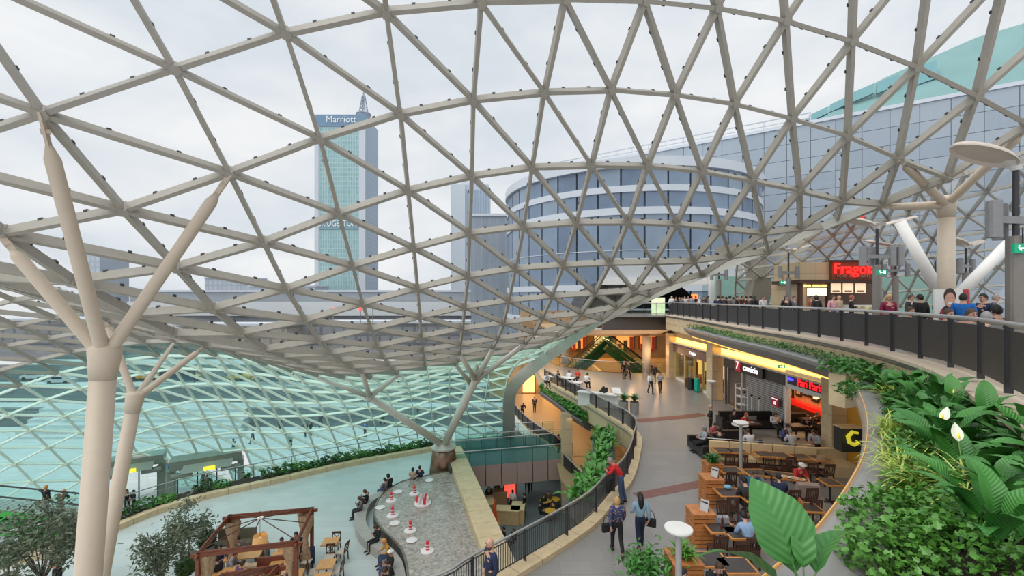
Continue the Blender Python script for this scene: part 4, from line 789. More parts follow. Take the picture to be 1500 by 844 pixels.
# ================================================================== entrance doors in the glass wall
M_PORTAL = mat('grey_green_steel', (.27, .31, .255), .45, .2, var=.08)
M_EXITY = mat('yellow_sign', (.9, .75, .05), .4, var=0, emit=(1, .8, .05), es=.9)
for k, (pl, pr, py) in enumerate((((262, 345), 0, 730), ((150, 228), 0, 735))):
    c = G((pl[0]+pl[1])/2, py, ZB); w_ = (pl[1]-pl[0])/F*c.y; t = thing('door_%d' % (k+1), ('right glazed street door with a heavy grey green portal and yellow sign', 'left glazed street door half hidden by the roof columns')[k], 'door', c, .55, kind='structure')
    H_ = 2.75
    for sx in (-1, 1):
        m = MB(); m.box((sx*w_/2, .2, H_/2), (.45, 1.3, H_)); m.obj('jamb', M_PORTAL, t)
        m = MB(); m.tube([(sx*w_*.5, -.6, H_*.86), (sx*w_*.2, -.6, H_*.86)], .2, 10); m.obj('side_tube', M_PORTAL, t)
    m = MB(); m.box((0, .25, H_+.35), (w_*1.05, 1.6, .7)); m.obj('lintel', M_PORTAL, t)
    m = MB(); m.add([(-w_*.36, -.95, H_-.2), (w_*.36, -.95, H_-.2), (w_*.42, -.3, H_+.65), (-w_*.3, -.3, H_+.65), (-w_*.36, -.5, H_-.2), (w_*.36, -.5, H_-.2), (w_*.42, .1, H_+.65), (-w_*.3, .1, H_+.65)], [(0, 1, 2, 3), (7, 6, 5, 4), (0, 4, 5, 1), (1, 5, 6, 2), (2, 6, 7, 3), (3, 7, 4, 0)]); m.obj('hood', mat('portal_hood', (.36, .42, .36), .4, var=.04), t)
    m = MB(); m.box((.2, -1.0, H_-.05), (.75, .08, .28)); m.obj('sign', M_EXITY, t)
    for q in range(4):
        x = -w_*.42 + w_*.84*q/3
        m = MB(); m.box((x, .1, 1.2), (.08, .1, 2.4)); m.obj('mullion', M_DKMETAL, t)
    for q in range(3):
        m = MB(); m.box((-w_*.28+w_*.28*q, .1, 1.2), (w_*.26, .03, 2.35)); m.obj('glass_leaf', M_CLEAR, t)
# ================================================================== escalator with the bright green truss, lower left
e1 = escalator('escalator', 'escalator with a bright green steel truss at the lower left', PD(-70, 733, 27.5), PD(168, 758, 26), 1.2, M_GREEN)
# ================================================================== fountain
M_WATER = mat('rippled_fountain_water', (.36, .315, .275), .16, var=.6, vs=3.6, bump=.45, bs=6, spec=1.)
_nn = [n for n in M_WATER.node_tree.nodes if n.bl_idname == 'ShaderNodeTexNoise'][0]; _nn.inputs['Detail'].default_value = 9; _nn.inputs['Distortion'].default_value = 1.6; _nn.inputs['Roughness'].default_value = .65
M_FSTONE = mat('dark_fountain_stone', (.12, .105, .09), .3, var=.3, vs=3)
M_BENCH = mat('pink_grey_granite', (.38, .36, .33), .4, var=.12, vs=6)
zf = ZP+.5
pool_px = [(678, 689), (648, 692), (612, 699), (584, 707), (561, 722), (549, 741), (548, 758), (560, 777), (577, 793), (588, 808), (594, 828), (596, 850)]
PO = spline([G(a, b, zf) for a, b in pool_px], 5); PO = PO + [V((PO[-1].x+.6, 15.5, zf))]
q = fw_a.lerp(fw_c, .9)
ring = [(p.x, p.y) for p in PO] + [(q.x-.1, 15.5), (fw_b.x-.02, fw_b.y), (lambda t_: (fw_a.x+(fw_b.x-fw_a.x)*t_-.02, PO[0].y))((PO[0].y-fw_a.y)/(fw_b.y-fw_a.y))]
t = thing('fountain', 'sheet of rippling water over stone in a curved raised basin', 'fountain', (PO[20].x+2, PO[20].y, ZP)); B = t.location; FOUNT = t
m = MB(); m.prism(ring, ZP-.05, zf-.06); m.obj('basin', M_FSTONE, t, base=B, fix=True)
m = MB(); m.prism(ring, zf-.055, zf); m.obj('water', M_WATER, t, base=B, fix=True)
m = MB(); m.sweep(PO, [(-.10, -.56), (.0, -.56), (.0, .03), (-.10, .03)]); m.obj('rim', mat('wet_dark_rim', (.16, .12, .085), .2, var=.2, spec=.8), t, base=B, fix=True)
bench_px = [(575, 713), (540, 733), (529, 752), (530, 772), (545, 791), (566, 806), (580, 825), (585, 850)]
BE = spline([G(a, b, ZP+.45) for a, b in bench_px], 5); BE.append(V((BE[-1].x+.4, 15.2, ZP+.45)))
m = MB(); m.sweep(BE, [(-.28, -.45), (.28, -.45), (.28, 0), (-.28, 0)]); tag(m.obj('stone_bench', M_BENCH, fix=True), 'curved low granite bench around the fountain basin', 'bench')
M_RED = mat('bright_red', (.75, .03, .05), .4, var=0); M_PINKW = mat('white_plastic', (.8, .76, .76), .4, var=0)
for k, (px, py) in enumerate(((607, 724), (573, 734), (575, 756), (601, 778), (626, 808))):
    p = G(px, py, zf); t = thing('fountain_float', 'red and white candle shaped float on the fountain, ' + ('the farthest', 'second farthest by the left rim', 'third farthest', 'fourth farthest', 'the nearest')[k], 'float', p, group='red fountain floats')
    m = MB(); m.lathe([(.32, 0), (.32, .05), (.1, .09)], 14); m.obj('disc', M_PINKW, t); m = MB(); m.lathe([(.09, .07), (.08, .45), (.02, .55)], 10); m.obj('candle', M_RED, t)
    m = MB()
    for h in (.15, .3): m.lathe([(.093, h), (.093, h+.06)], 10)
    m.obj('stripe', M_PINKW, t)
p = G(619, 738, zf); t = thing('fountain_float', 'cluster of red and white candle floats in the middle of the fountain', 'float', p)
m = MB(); m.lathe([(.5, 0), (.5, .06), (.3, .1)], 16); m.obj('disc', M_PINKW, t)
for a in range(6): m = MB(); m.lathe([(.09, .08), (.08, .4), (.02, .5)], 8, (.3*cos(a*1.05), .3*sin(a*1.05), 0)); m.obj('candle', M_RED if a % 2 else M_PINKW, t)
for k, (px, py) in enumerate(((583, 721), (557, 744), (578, 767), (603, 792), (629, 704), (535, 0))[:5]):
    p = G(px, py, zf+.01); m = MB(); m.lathe([(.26, 0), (.28, .03), (.2, .05), (.02, .04)], 14); o = m.obj('fountain_disc', M_PINKW); o.location = p; tag(o, 'white disc lying on the fountain water without a candle, ' + ('second farthest', 'at the left rim', 'third farthest', 'nearest', 'farthest')[k], 'disc', 'white fountain discs')
# ================================================================== shop fronts
RX = (pi/2, 0, -pi/2)
def fx(px): return XF*F/(px-750)
t = thing('shuttered_shop', 'shop front with a lowered grey roller shutter and the red and white number sign', 'shop front', (XF, 28, 0)); B = t.location
m = MB(); m.box((XF+.15, 27.9, 3.05), (.3, 7.1, .75)); m.obj('header', mat('charcoal_panel', (.045, .042, .042), .5, var=.06), t, base=B)
m = MB(); n = 20
for k in range(n): m.box((XF+.2, (fx(1088)+fx(1147))/2, .05+2.62*(k+.5)/n), (.04, fx(1088)-fx(1147), 2.62/n-.05), rx=0, ry=.25)
m.obj('shutter', mat('grey_shutter', (.36, .37, .365), .4, .3, var=.05), t, base=B)
m = MB(); m.box((XF+.3, (fx(1088)+fx(1147))/2, 1.35), (.04, fx(1088)-fx(1147), 2.65)); m.obj('shutter_back', mat('shutter_dark', (.10, .105, .105), .6, var=0), t, base=B)
for y in (fx(1147)-.1, fx(1088)+.1, fx(1061)): m = MB(); m.box((XF+.1, y, 1.35), (.2, .16, 2.7)); m.obj('jamb', M_STEEL, t, base=B)
m = MB(); m.box((XF+.2, (fx(1088)+fx(1061))/2, 1.35), (.05, fx(1061)-fx(1088)-.4, 2.6)); m.obj('dark_door', mat('dark_door_glass', (.05, .045, .045), .12, var=.1), t, base=B)
s = thing('shop_sign', 'black shop sign with a white seven on red and white lettering', 'sign', (XF-.12, 28.2, 2.95)); B = s.location
m = MB(); m.box((XF-.08, 27.9, 3.05), (.12, 3.2, .72)); m.obj('board', mat('sign_black', (.02, .018, .018), .4, var=0), s, base=B)
m = MB(); m.box((XF-.10, 29.15, 3.05), (.13, .72, .72)); m.obj('red_square', mat('sign_red', (.45, .015, .03), .4, var=0, emit=(.6, .01, .03), es=.25), s, base=B)
M_LW = mat('lit_white_letters', (.9, .9, .9), .4, var=0, emit=(1, 1, 1), es=.9)
text('number', '7', .72, (XF-.18, 29.15, 3.07), RX, M_LW, s, ext=.02); text('lettering', 'camicie', .55, (XF-.16, 27.6, 3.05), RX, M_LW, s, ext=.02, sx=1.05)
s = thing('sale_sign', 'small red sign on the roller shutter', 'sign', (XF-.05, fx(1136.5), 1.6)); m = MB(); m.box((0, 0, 0), (.05, .62, .55)); m.obj('board', mat('sale_red', (.6, .02, .06), .4, var=0), s); text('lettering', '28', .26, V((XF-.05, fx(1136.5), 1.53))+V((-.03, 0, 0)), RX, M_LW, s, ext=.005); m = MB(); m.box((-.03, 0, .17), (.01, .5, .05)); m.obj('line', M_LW, s)
p = G(1088, 598, 0); t = thing('step_rack', 'white metal rack with steps in front of the shutter', 'rack', (14.3, 27.6, 0))
for y in (-.35, .35): m = MB(); m.tube([(0, y, 0), (0, y, 2.1), (.4, y, 2.1), (.4, y, 0)], .035, 6); m.obj('frame', M_WHITE, t)
for k in range(4): m = MB(); m.box((.2, 0, .35+.5*k), (.4, .7, .04)); m.obj('shelf', M_WHITE, t)
for k, px in enumerate((1102, 1113, 1124)):
    y = fx(px); t = thing('security_post', 'slim white security post before the shutter, %s from the left' % ('first', 'second', 'third')[k], 'post', (XF-.5, y, 0)); m = MB(); m.tube([(0, 0, 0), (0, 0, 1.55)], .03, 8); m.obj('pole', M_WHITE, t); m = MB(); m.ball((0, 0, 1.6), .07); m.obj('head', M_BLACK, t); m = MB(); m.box((0, 0, .02), (.3, .3, .04)); m.obj('foot', M_STEEL, t)
m = MB(); m.box((0, 0, .3), (.5, .8, .6)); o = m.obj('display_plinth', M_CONC); o.location = (14.2, 26.2, 0); tag(o, 'low grey plinth before the roller shutter', 'plinth')
# restaurant with the red neon sign
t = thing('pizza_restaurant', 'restaurant front with white frame, red counter and framed pictures inside', 'restaurant', (XF, 22.6, 0)); B = t.location
m = MB(); m.box((XF+.1, 22.65, 3.12), (.24, 3.2, .98)); m.obj('white_header', M_WHITE, t, base=B)
for y in (24.25, 21.05): m = MB(); m.box((XF+.1, y, 1.35), (.24, .16, 2.7)); m.obj('white_post', M_WHITE, t, base=B)
m = MB(); m.box((XF+3.0, 25.6, 1.9), (.1, 10, 3.4)); m.obj('inner_wall', mat('tan_inner_wall', (.5, .33, .2), .7, var=.15), t, base=B)
m = MB(); m.box((XF+2.7, 25.6, .98), (.5, 9.8, .26)); m.obj('red_counter', mat('glowing_red_counter', (.75, .02, .02), .3, var=0, emit=(1, .02, .01), es=.35), t, base=B)
m = MB(); m.box((XF+2.5, 25.6, .4), (.2, 9.8, .8)); m.obj('counter_front', M_DKWOOD, t, base=B)
for k, (y, z, w_, h_) in enumerate(((24.5, 2.0, .5, .45), (24.6, 1.45, .6, .5), (23.7, 1.7, .42, .5), (23.0, 1.85, .62, .5), (22.2, 1.75, .5, .6), (21.6, 1.9, .5, .5), (23.6, 2.4, .4, .35))):
    m = MB(); y += 3.9; m.box((XF+2.92, y, z), (.06, w_*1.3, h_*1.3)); f_ = m.obj('picture_frame', M_BLACK, t, base=B); m = MB(); m.box((XF+2.88, y, z), (.02, w_*.8, h_*.8)); m.obj('picture', mat('picture_print_%d' % (k % 3), ((.5, .42, .33), (.35, .3, .28), (.6, .5, .4))[k % 3], .6, var=.5, vs=9), f_, base=B)
m = MB(); m.box((XF+2.0, 25.6, 2.85), (.1, 2.6, .5)); m.obj('menu_board', M_BLACK, t, base=B); text('lettering', 'pizza', .4, (XF+1.9, 25.2, 2.82), RX, mat('neon_white', (1, .8, .6), .4, var=0, emit=(1, .75, .5), es=2), t, ext=.02)
lm = thing('pendant_lamp', 'small amber pendant lamp inside the restaurant', 'lamp', (XF+1.8, 24.4, 2.0)); m = MB(); m.lathe([(.03, .28), (.06, .22), (.14, 0), (.12, -.04)], 12); m.obj('shade', mat('amber_shade', (1, .6, .15), .4, var=0, emit=(1, .6, .12), es=5), lm); m = MB(); m.tube([(0, 0, .28), (0, 0, 1.6)], .01, 5); m.obj('cord', M_BLACK, lm)
area('restaurant_glow', (XF+1.6, 25.4, 3.3), 1.5, 5, 190, (1, .6, .3))
s = thing('restaurant_sign', 'dark sign with red neon and small blue neon lettering over the restaurant', 'sign', (XF-.12, 22.6, 2.9)); B = s.location
m = MB(); m.box((XF-.06, 22.55, 3.16), (.12, 2.72, .52)); m.obj('board', mat('sign_plum', (.03, .015, .03), .4, var=0), s, base=B)
text('red_neon', 'Pari Pari', .56, (XF-.15, 22.2, 3.14), RX, mat('neon_red', (1, .02, .02), .4, var=0, emit=(1, .015, .02), es=1.4), s, ext=.02, sx=.92)
text('blue_neon', 'vino', .3, (XF-.15, 23.62, 3.2), RX, mat('neon_blue', (.05, .05, 1), .4, var=0, emit=(.06, .05, 1), es=2.6), s, ext=.02)
# suitcase shop
t = thing('suitcase_shop', 'shop front with brown header and lit display windows', 'shop front', (XF, 37, 0)); B = t.location
m = MB(); m.box((XF+.1, 37.2, 2.9), (.3, 7.6, .7)); m.obj('header', mat('mauve_brown_header', (.17, .10, .09), .5, var=.05), t, base=B)
text('lettering', 'Carpisa', .4, (XF-.08, 36.6, 2.92), RX, M_LW, t, ext=.02)
m = MB(); m.box((XF+2.2, 37.2, 1.3), (.1, 7.6, 2.6)); m.obj('lit_back', mat('yellow_lit_back', (.9, .6, .2), .6, var=.4, vs=1.2, emit=(1, .6, .15), es=.7), t, base=B)
for y in (33.6, 35.0, 36.6, 38.6, 40.8): m = MB(); m.box((XF+.1, y, 1.28), (.14, .16, 2.55)); m.obj('mullion', mat('gold_mullion', (.6, .42, .15), .4, var=.05), t, base=B)
for y0, y1 in ((33.7, 34.9), (36.7, 38.5), (38.7, 40.7)): m = MB(); m.box((XF+.1, (y0+y1)/2, 1.28), (.03, y1-y0, 2.5)); m.obj('window', M_CLEAR, t, base=B); m = MB(); m.box((XF+.4, (y0+y1)/2, .12), (.7, y1-y0, .24)); m.obj('plinth', M_WHITE, t, base=B)
rnd = random.Random(11)
for k in range(9):
    y = 33.9+k*.75; m = MB(); h_ = rnd.uniform(.5, 1.5); m.box((XF+.9+rnd.random()*.6, y, .24+h_/2), (.4, .45, h_)); tag(m.obj('display_stand', mat('goods_%d' % (k % 4), ((.06, .03, .02), (.45, .12, .05), (.10, .07, .03), (.5, .35, .2))[k % 4], .5, var=.2)), 'bag display inside the lit suitcase shop, %s from the pillar' % ORD[k], 'display', 'bag displays in the suitcase shop')
def suitcase(loc, col, label, h_=.72, rz=0.):
    t = thing('suitcase', label, 'suitcase', loc, rz); m = MB(); m.box((0, 0, h_/2+.05), (.32, .55, h_)); o = m.obj('body', col, t); bv = o.modifiers.new('b', 'BEVEL'); bv.width = .07; bv.segments = 2
    m = MB(); m.tube([(0, -.13, h_), (0, -.13, h_+.3), (0, .13, h_+.3), (0, .13, h_)], .015, 5); m.obj('handle', M_STEEL, t)
    for x in (-.1, .1):
        for y in (-.2, .2): m = MB(); m.tube([(x-.02, y, .04), (x+.02, y, .04)], .04, 8); m.obj('wheel', M_BLACK, t)
mbk = mat('suitcase_black', (.015, .015, .018), .35, var=.1)
suitcase((14.75, 36.6, 0), mbk, 'black suitcase farthest from the pillar', .8); suitcase((14.7, 35.9, 0), mbk, 'black suitcase beside the teal one', .95, .2); suitcase((14.9, 35.15, 0), mat('suitcase_teal', (.0, .38, .27), .35, var=.05), 'teal green suitcase before the shop window', 1.05)
# dark front right of the near pillar and its sign cube
m = MB(); m.box((XF+.5, 15.8, 1.75), (.2, 7.6, 3.5)); tag(m.obj('wall_right', mat('dark_olive_wall', (.035, .035, .025), .5, var=.1)), 'dark olive wall right of the near sandstone pillar', 'wall', kind='structure')
c = PD(1250, 644, 18.2); s = thing('sign_cube', 'black sign box with a yellow curl beside the near pillar', 'sign', c); m = MB(); m.box((0, .3, -.05), (.85, .5, 1.0)); m.obj('box', mat('olive_black', (.03, .035, .03), .5, var=0), s)
m = MB(); m.box((0, .28, .47), (.9, .56, .05)); m.obj('rim', M_STONE, s)
m = MB(); m.tube([(.16, -.05, .28), (-.08, -.05, .33), (-.26, -.05, .14), (-.2, -.05, -.1), (0, -.05, -.2), (.2, -.05, -.12), (.08, -.05, -.02)], [.05, .075, .085, .085, .08, .06, .03], 8); m.obj('curl', mat('yellow_paint', (.85, .75, .05), .4, var=0, emit=(.9, .8, .05), es=.4), s)
# exit signs
M_EXG = mat('exit_green', (.0, .32, .16), .4, var=0, emit=(0, .5, .25), es=.2)
def exit_sign(px, py, d, label, w_=.42):
    c = PD(px, py, d); s = thing('exit_sign', label, 'sign', c); m = MB(); m.box((0, 0, 0), (w_, .06, w_*.5)); m.obj('box', M_EXG, s)
    m = MB(); m.box((w_*.18, -.035, 0), (w_*.22, .01, w_*.3)); m.box((-w_*.05, -.035, 0), (w_*.3, .01, w_*.07)); m.tube([(-w_*.3, -.035, w_*.05), (-w_*.24, -.035, -w_*.02), (-w_*.16, -.035, -w_*.12)], w_*.03, 5); m.ball((-w_*.27, -.035, w_*.12), w_*.045, 6, 4); m.obj('pictogram', M_LW, s)
    m = MB(); m.tube([(0, 0, w_*.25), (0, 0, w_*.25+.35)], .015, 5); m.obj('hanger', M_DKMETAL, s)
exit_sign(1292, 399, 17.8, 'green running figure exit sign on the lamp post left of the terrace column'); exit_sign(1147, 414, 27, 'green exit sign near the kiosk on the far lamp post'); exit_sign(1498, 364, 9.6, 'green running figure exit sign at the right edge of the picture'); exit_sign(1145, 537, 24.6, 'green exit sign above the roller shutter', .4)
# ================================================================== planted canopy under the terrace railing, foreground planter
cp = [p for p in RAIL2 if 12.9 <= p.y <= 31.5]
m = MB(); m.sweep([V((p.x, p.y, 5.42)) for p in offset(cp, -.36)], [(0, -.62), (0, 0), (-.16, .02), (-.78, .04), (-.90, 0), (-.86, -.14), (-.5, -.5), (-.16, -.66)])
can = m.obj('planter_canopy', mat('grey_canopy_metal', (.27, .27, .27), .4, .3, var=.05, vs=1), fix=True); tag(can, 'long curved grey planter canopy below the terrace railing', 'planter')
m = MB(); m.sweep([V((p.x, p.y, 4.80)) for p in offset(cp, -.62)], [(-.03, -.03), (.03, -.03), (.03, .01), (-.03, .01)]); tag(m.obj('light_line', mat('amber_led', (1, .6, .15), .4, var=0, emit=(1, .55, .1), es=1.6)), 'thin amber light line under the planter canopy', 'light strip')
p = offset(cp, -.95)[0]; m = MB(); m.box((0, 0, -.45), (1.35, .5, .95), rz=.25); o = m.obj('end_block', M_STONE); o.location = (p.x+.1, p.y-.3, 5.3); tag(o, 'sandstone end block of the planter canopy under trailing ivy', 'stone block')
LIP = [(10.6, 13.2), (9.6, 12.3), (8.7, 11.0), (7.1, 8.8), (5.5, 6.86), (4.25, 5.57), (2.9, 4.34), (1.5, 3.3), (.2, 2.6)]
LIP = resample(spline([V((x, y, 5.2)) for x, y in reversed(LIP)], 8), .25)
prof = [(.02, -.5), (-.04, -.15), (.0, .0), (.10, .07), (.28, .07), (.45, .03), (.6, -.05), (.68, -.18), (.68, -.5)]
m = MB(); m.sweep(LIP, prof); tag(m.obj('planter_wall', mat('grey_lip_metal', (.36, .35, .33), .33, .35, var=.07, vs=2), fix=True, smooth=False), 'curved grey metal planter edge in the foreground', 'planter')
m = MB(); m.sweep(LIP, [(.03, .03), (.038, .03), (.038, .056), (.03, .056)]); tag(m.obj('light_line', mat('lip_warm_reflection', (.7, .4, .12), .4, var=0, emit=(1, .5, .1), es=.3)), 'thin glowing strip standing for a warm reflection along the grey foreground planter edge', 'light strip')  # warm reflection on the metal lip, drawn as a faintly glowing strip
inner = offset(LIP, .62); outer = [p for p in offset(RAIL2, -.4) if p.y < 12.6]
def lerp_path(P, t):
    q = t*(len(P)-1); k = min(int(q), len(P)-2); return P[k].lerp(P[k+1], q-k)
outer = [V((4.9, 2.2, 0))] + outer; m = MB(); n = 40
for k in range(n):
    a, b_ = lerp_path(inner, k/(n-1)), lerp_path(outer, k/(n-1)); m.v += [(a.x, a.y, 5.14), (b_.x, b_.y, 5.62), (b_.x, b_.y, 4.6), (a.x, a.y, 4.6)]
m.f = [(k*4+q, k*4+(q+1) % 4, k*4+4+(q+1) % 4, k*4+4+q) for k in range(n-1) for q in range(4)] + [(3, 2, 1, 0), (n*4-4, n*4-3, n*4-2, n*4-1)]; m.m = [0]*len(m.f)
tag(m.obj('planter_soil', M_SOIL, fix=True), 'dark soil of the foreground planter', 'soil', kind='stuff')
def soil(u, s): return lerp_path(inner, u).lerp(lerp_path(outer, u), s).xy.to_3d() + V((0, 0, 5.14+.48*s))
def hang_planter(label, px_pts, z, w_, dep):
    P = resample(spline([G(a, b, z) for a, b in px_pts], 6), .3); m = MB(); m.sweep(P, [(-w_*.5, -.02), (-w_*.45, .06), (w_*.5, .06), (w_*.5, -dep*.5), (w_*.1, -dep), (-w_*.3, -dep*.6)])
    tag(m.obj('hanging_planter', mat('dark_grey_planter', (.13, .13, .125), .4, .2, var=.06), fix=True), label, 'planter'); return P
HP1 = hang_planter('dark grey hanging planter below the far part of the walkway railing', [(862, 617), (845, 607), (820, 588), (797, 573)], -1.15, 1.1, .75)
HP2 = hang_planter('dark grey hanging planter inside the bend of the walkway railing', [(845, 742), (862, 712), (876, 685), (884, 660), (880, 640)], -1.0, 1.3, .7)
# ================================================================== lamps
def winged_lamp(px, d, z_top, label, rz=0., cyl=3, sign=None, base=None):
    x = (px-750)/F*d; t = thing('winged_lamp', label, 'lamp', (x, d, Z2), rz); zt = z_top-Z2
    m = MB(); m.lathe([(.2, 0), (.2, .1), (.165, .12), (.165, 2.95), (.1, 3.0)], 14); m.obj('base_tube', mat('taupe_metal', (.24, .22, .20), .4, .4, var=.06), t, smooth=False)
    m = MB(); m.tube([(0, 0, 2.9), (0, 0, zt)], .055, 10); m.obj('mast', M_DKMETAL, t)
    m = MB(); m.box((0, 0, 3.35), (1.3, .12, .16)); m.obj('cross_arm', M_GREYMETAL, t)
    for x_ in (-.62, .62, 0.0, .95)[:cyl]:
        m = MB(); m.lathe([(.135, 0), (.135, .8), (.12, .82)], 14, (x_, -.02 if x_ else .28, 2.95)); m.obj('spot_cylinder', M_GREYMETAL, t)
    m = MB(); m.lathe([(.08, -.1), (.12, 0), (.3, .12), (.1, .16)], 12, (0, 0, zt)); m.obj('hub', M_WHITE, t)
    for s in (-1, 1):
        m = MB(); vs = []; n = 18; tilt = .24
        for (r_, dz) in ((1., 0.), (.9, .07), (.9, .1), (1., .03)):
            for k in range(n):
                a = 2*pi*k/n; u_ = (.86 + .8*cos(a)*r_)*s; v_ = .36*sin(a)*r_; vs.append((u_, v_, zt + abs(u_)*tilt + dz - .03))
        m.add(vs, [tuple(range(n, 2*n))] + [tuple(range(3*n-1, 2*n-1, -1))] + [(q*n+k, q*n+(k+1) % n, ((q+1) % 4)*n+(k+1) % n, ((q+1) % 4)*n+k) for q in (0, 2, 3) for k in range(n)]); m.obj('wing', mat('wing_white', (.62, .54, .47), .4, var=.06, vs=3), t, fix=True)
    return t
winged_lamp(1488, 9.8, 10.55, 'winged lamp post nearest the right edge of the picture', .15, 3); winged_lamp(1285, 18.4, 10.6, 'winged lamp post left of the terrace column carrying an exit sign', .0, 4); winged_lamp(1155, 30, 10.8, 'winged lamp post beside the pale kiosk wall', .1, 2); winged_lamp(1053, 33, 10.4, 'winged lamp post before the white framed front', .2, 2); winged_lamp(1312, 28, 10.9, 'winged lamp post half hidden behind the one with the exit sign', -.3, 3); winged_lamp(1415, 24, 10.4, 'winged lamp post far behind the terrace column', .4, 3); winged_lamp(1370, 33, 10.5, 'winged lamp post farthest right at the green wall', .2, 2)
def disc_lamp(px, py, d, label):
    p = PD(px, py, d); t = thing('disc_lamp', label, 'lamp', (p.x, p.y, 0)); m = MB(); m.lathe([(.12, 0), (.12, .03), (.07, .05), (.065, p.z-.12)], 14); m.obj('pole', mat('pale_grey_pole', (.42, .41, .40), .4, .2, var=.03), t, smooth=False)
    m = MB(); m.lathe([(.07, p.z-.16), (.26, p.z-.07), (.29, p.z-.03), (.285, p.z), (.01, p.z+.01)], 24); m.obj('disc', M_WHITE, t)
disc_lamp(994, 773, 9.3, 'disc topped lamp post nearest the camera beside the orange boxes'); disc_lamp(1085, 618, 17.6, 'disc topped lamp post among the restaurant tables'); disc_lamp(1042, 558, 26.5, 'disc topped lamp post near the shuttered shop')
# ================================================================== ice cream kiosk and poster on the terrace
kx = 21.0; t = thing('ice_cream_kiosk', 'ice cream kiosk with a glowing red sign, menu boards and a display counter', 'kiosk', (kx, 30, Z2)); B = t.location
def kb(px0, px1, py0, py1, d, dep, name, m_):
    x0, x1 = (px0-750)/F*d, (px1-750)/F*d; z1, z0 = EYE+(436-py0)/F*d, EYE+(436-py1)/F*d; m = MB(); m.box(((x0+x1)/2, d+dep/2, (z0+z1)/2), (x1-x0, dep, z1-z0)); return m.obj(name, m_, t, base=B)
kb(1172, 1220, 384, 412, 30.2, 3, 'pale_wall', M_PANELSX); kb(1168, 1181, 412, 470, 30.2, 3, 'side_wall', M_PANELSX); kb(1219, 1283, 382, 410, 29.9, 2.5, 'sign_panel', mat('rust_brown_panel', (.20, .06, .02), .5, var=.1))
kb(1217, 1285, 381, 383, 29.7, .3, 'sign_frame', M_DKWOOD); kb(1172, 1292, 410, 415, 29.3, 3.2, 'awning', M_DKWOOD); kb(1172, 1176, 414, 470, 29.6, .3, 'post', M_DKWOOD); kb(1213, 1217, 414, 470, 29.6, .3, 'post', M_DKWOOD)
kb(1176, 1290, 415, 470, 32, .3, 'back_wall', mat('kiosk_brown', (.16, .10, .07), .6, var=.15)); kb(1177, 1213, 418, 468, 31.8, .1, 'cream_back', mat('kiosk_cream', (.6, .5, .4), .6, var=.2))
kb(1184, 1211, 422, 433, 29.5, .12, 'light_box', mat('cream_light_box', (1, .9, .6), .5, var=.1, emit=(1, .85, .5), es=1.3))
for a in (1218, 1236, 1254): kb(a, a+14, 415, 429, 29.8, .1, 'menu_board', mat('menu_lit', (1, .8, .6), .5, var=.25, vs=4, emit=(1, .72, .45), es=.8)); kb(a+2, a+12, 425.5, 428, 29.75, .04, 'menu_picture', mat('menu_pic', (.25, .1, .06), .5, var=.5, vs=9))
for a in (1178, 1191, 1203): kb(a, a+10, 417, 420, 29.7, .1, 'lamp_row', M_WARM2)
kb(1246, 1289, 447, 470, 28.9, 1.0, 'counter', M_WHITE); kb(1247, 1288, 449, 458, 28.85, .06, 'ice_cream_trays', mat('ice_cream', (.7, .55, .3), .5, var=.6, vs=3))
text('red_lettering', 'Fragola', 1.05, ((1253-750)/F*29.7, 29.75, EYE+(436-394)/F*29.7), (pi/2, 0, 0), mat('sign_glow_red', (1, .02, .02), .4, var=0, emit=(1, .012, .01), es=3), t, ext=.05, sx=.95)
text('lettering', 'ice cream', .45, ((1252-750)/F*29.7, 29.8, EYE+(436-403.5)/F*29.7), (pi/2, 0, 0), mat('faint_letters', (.42, .25, .18), .5, var=0), t, ext=.02, sx=1.3)
def pst(d, px0, px1, py0, py1): return (px0-750)/F*d, (px1-750)/F*d, EYE+(436-py1)/F*d, EYE+(436-py0)/F*d
d = 12.9; x0, x1, z0, z1 = pst(d, 1370, 1411, 424, 480); t = thing('poster_stand', 'standing poster with a smiling person in a dark jacket holding a red bottle', 'poster', ((x0+x1)/2, d, Z2)); B = t.location
m = MB(); m.box(((x0+x1)/2, d+.05, (z1+Z2)/2), (x1-x0, .06, z1-Z2)); m.obj('board', M_WHITE, t, base=B)
cxp = (1392-750)/F*d; hz = EYE+(436-438)/F*d
def blob(name, c, rx, rz_, m_, y, n=20): m = MB(); m.tube([(0, 0, 0), (0, .004, 0)], 1, n); m.v = [(c[0]+x*rx, y+yy, c[1]+z*rz_) for x, yy, z in m.v]; return m.obj(name, m_, t, base=B)
SK = mat('print_skin', (.62, .33, .23), .5, var=.08); HRM = mat('print_hair', (.03, .02, .015), .5, var=0)
blob('printed_jacket', (cxp+.02, hz-.56), .33, .40, mat('print_jacket', (.015, .015, .02), .5, var=0), d+.012); blob('printed_hair', (cxp, hz+.09), .18, .23, HRM, d+.008); blob('printed_face', (cxp, hz-.03), .15, .22, SK, d+.002)
for s in (-1, 1): blob('printed_eye', (cxp+s*.06, hz+.04), .023, .009, HRM, d-.004, 8)
blob('printed_smile', (cxp, hz-.12), .07, .026, mat('print_white', (.8, .78, .75), .5, var=0), d-.004, 12); m = MB(); m.lathe([(.05, 0), (.055, .16), (.05, .27), (.025, .35), (.025, .43)], 10, (cxp-.24, d, hz-.75)); m.obj('printed_bottle', mat('print_red', (.45, .03, .04), .5, var=0), t, base=B)
x0, x1, z0, z1 = pst(13.3, 1410, 1422, 424, 470); m = MB(); m.box((0, 0, (z1-Z2)/2), (x1-x0, .08, z1-Z2)); o = m.obj('red_banner', MATS['print_red']); o.location = ((x0+x1)/2, 13.4, Z2); tag(o, 'narrow red banner beside the portrait poster', 'banner')
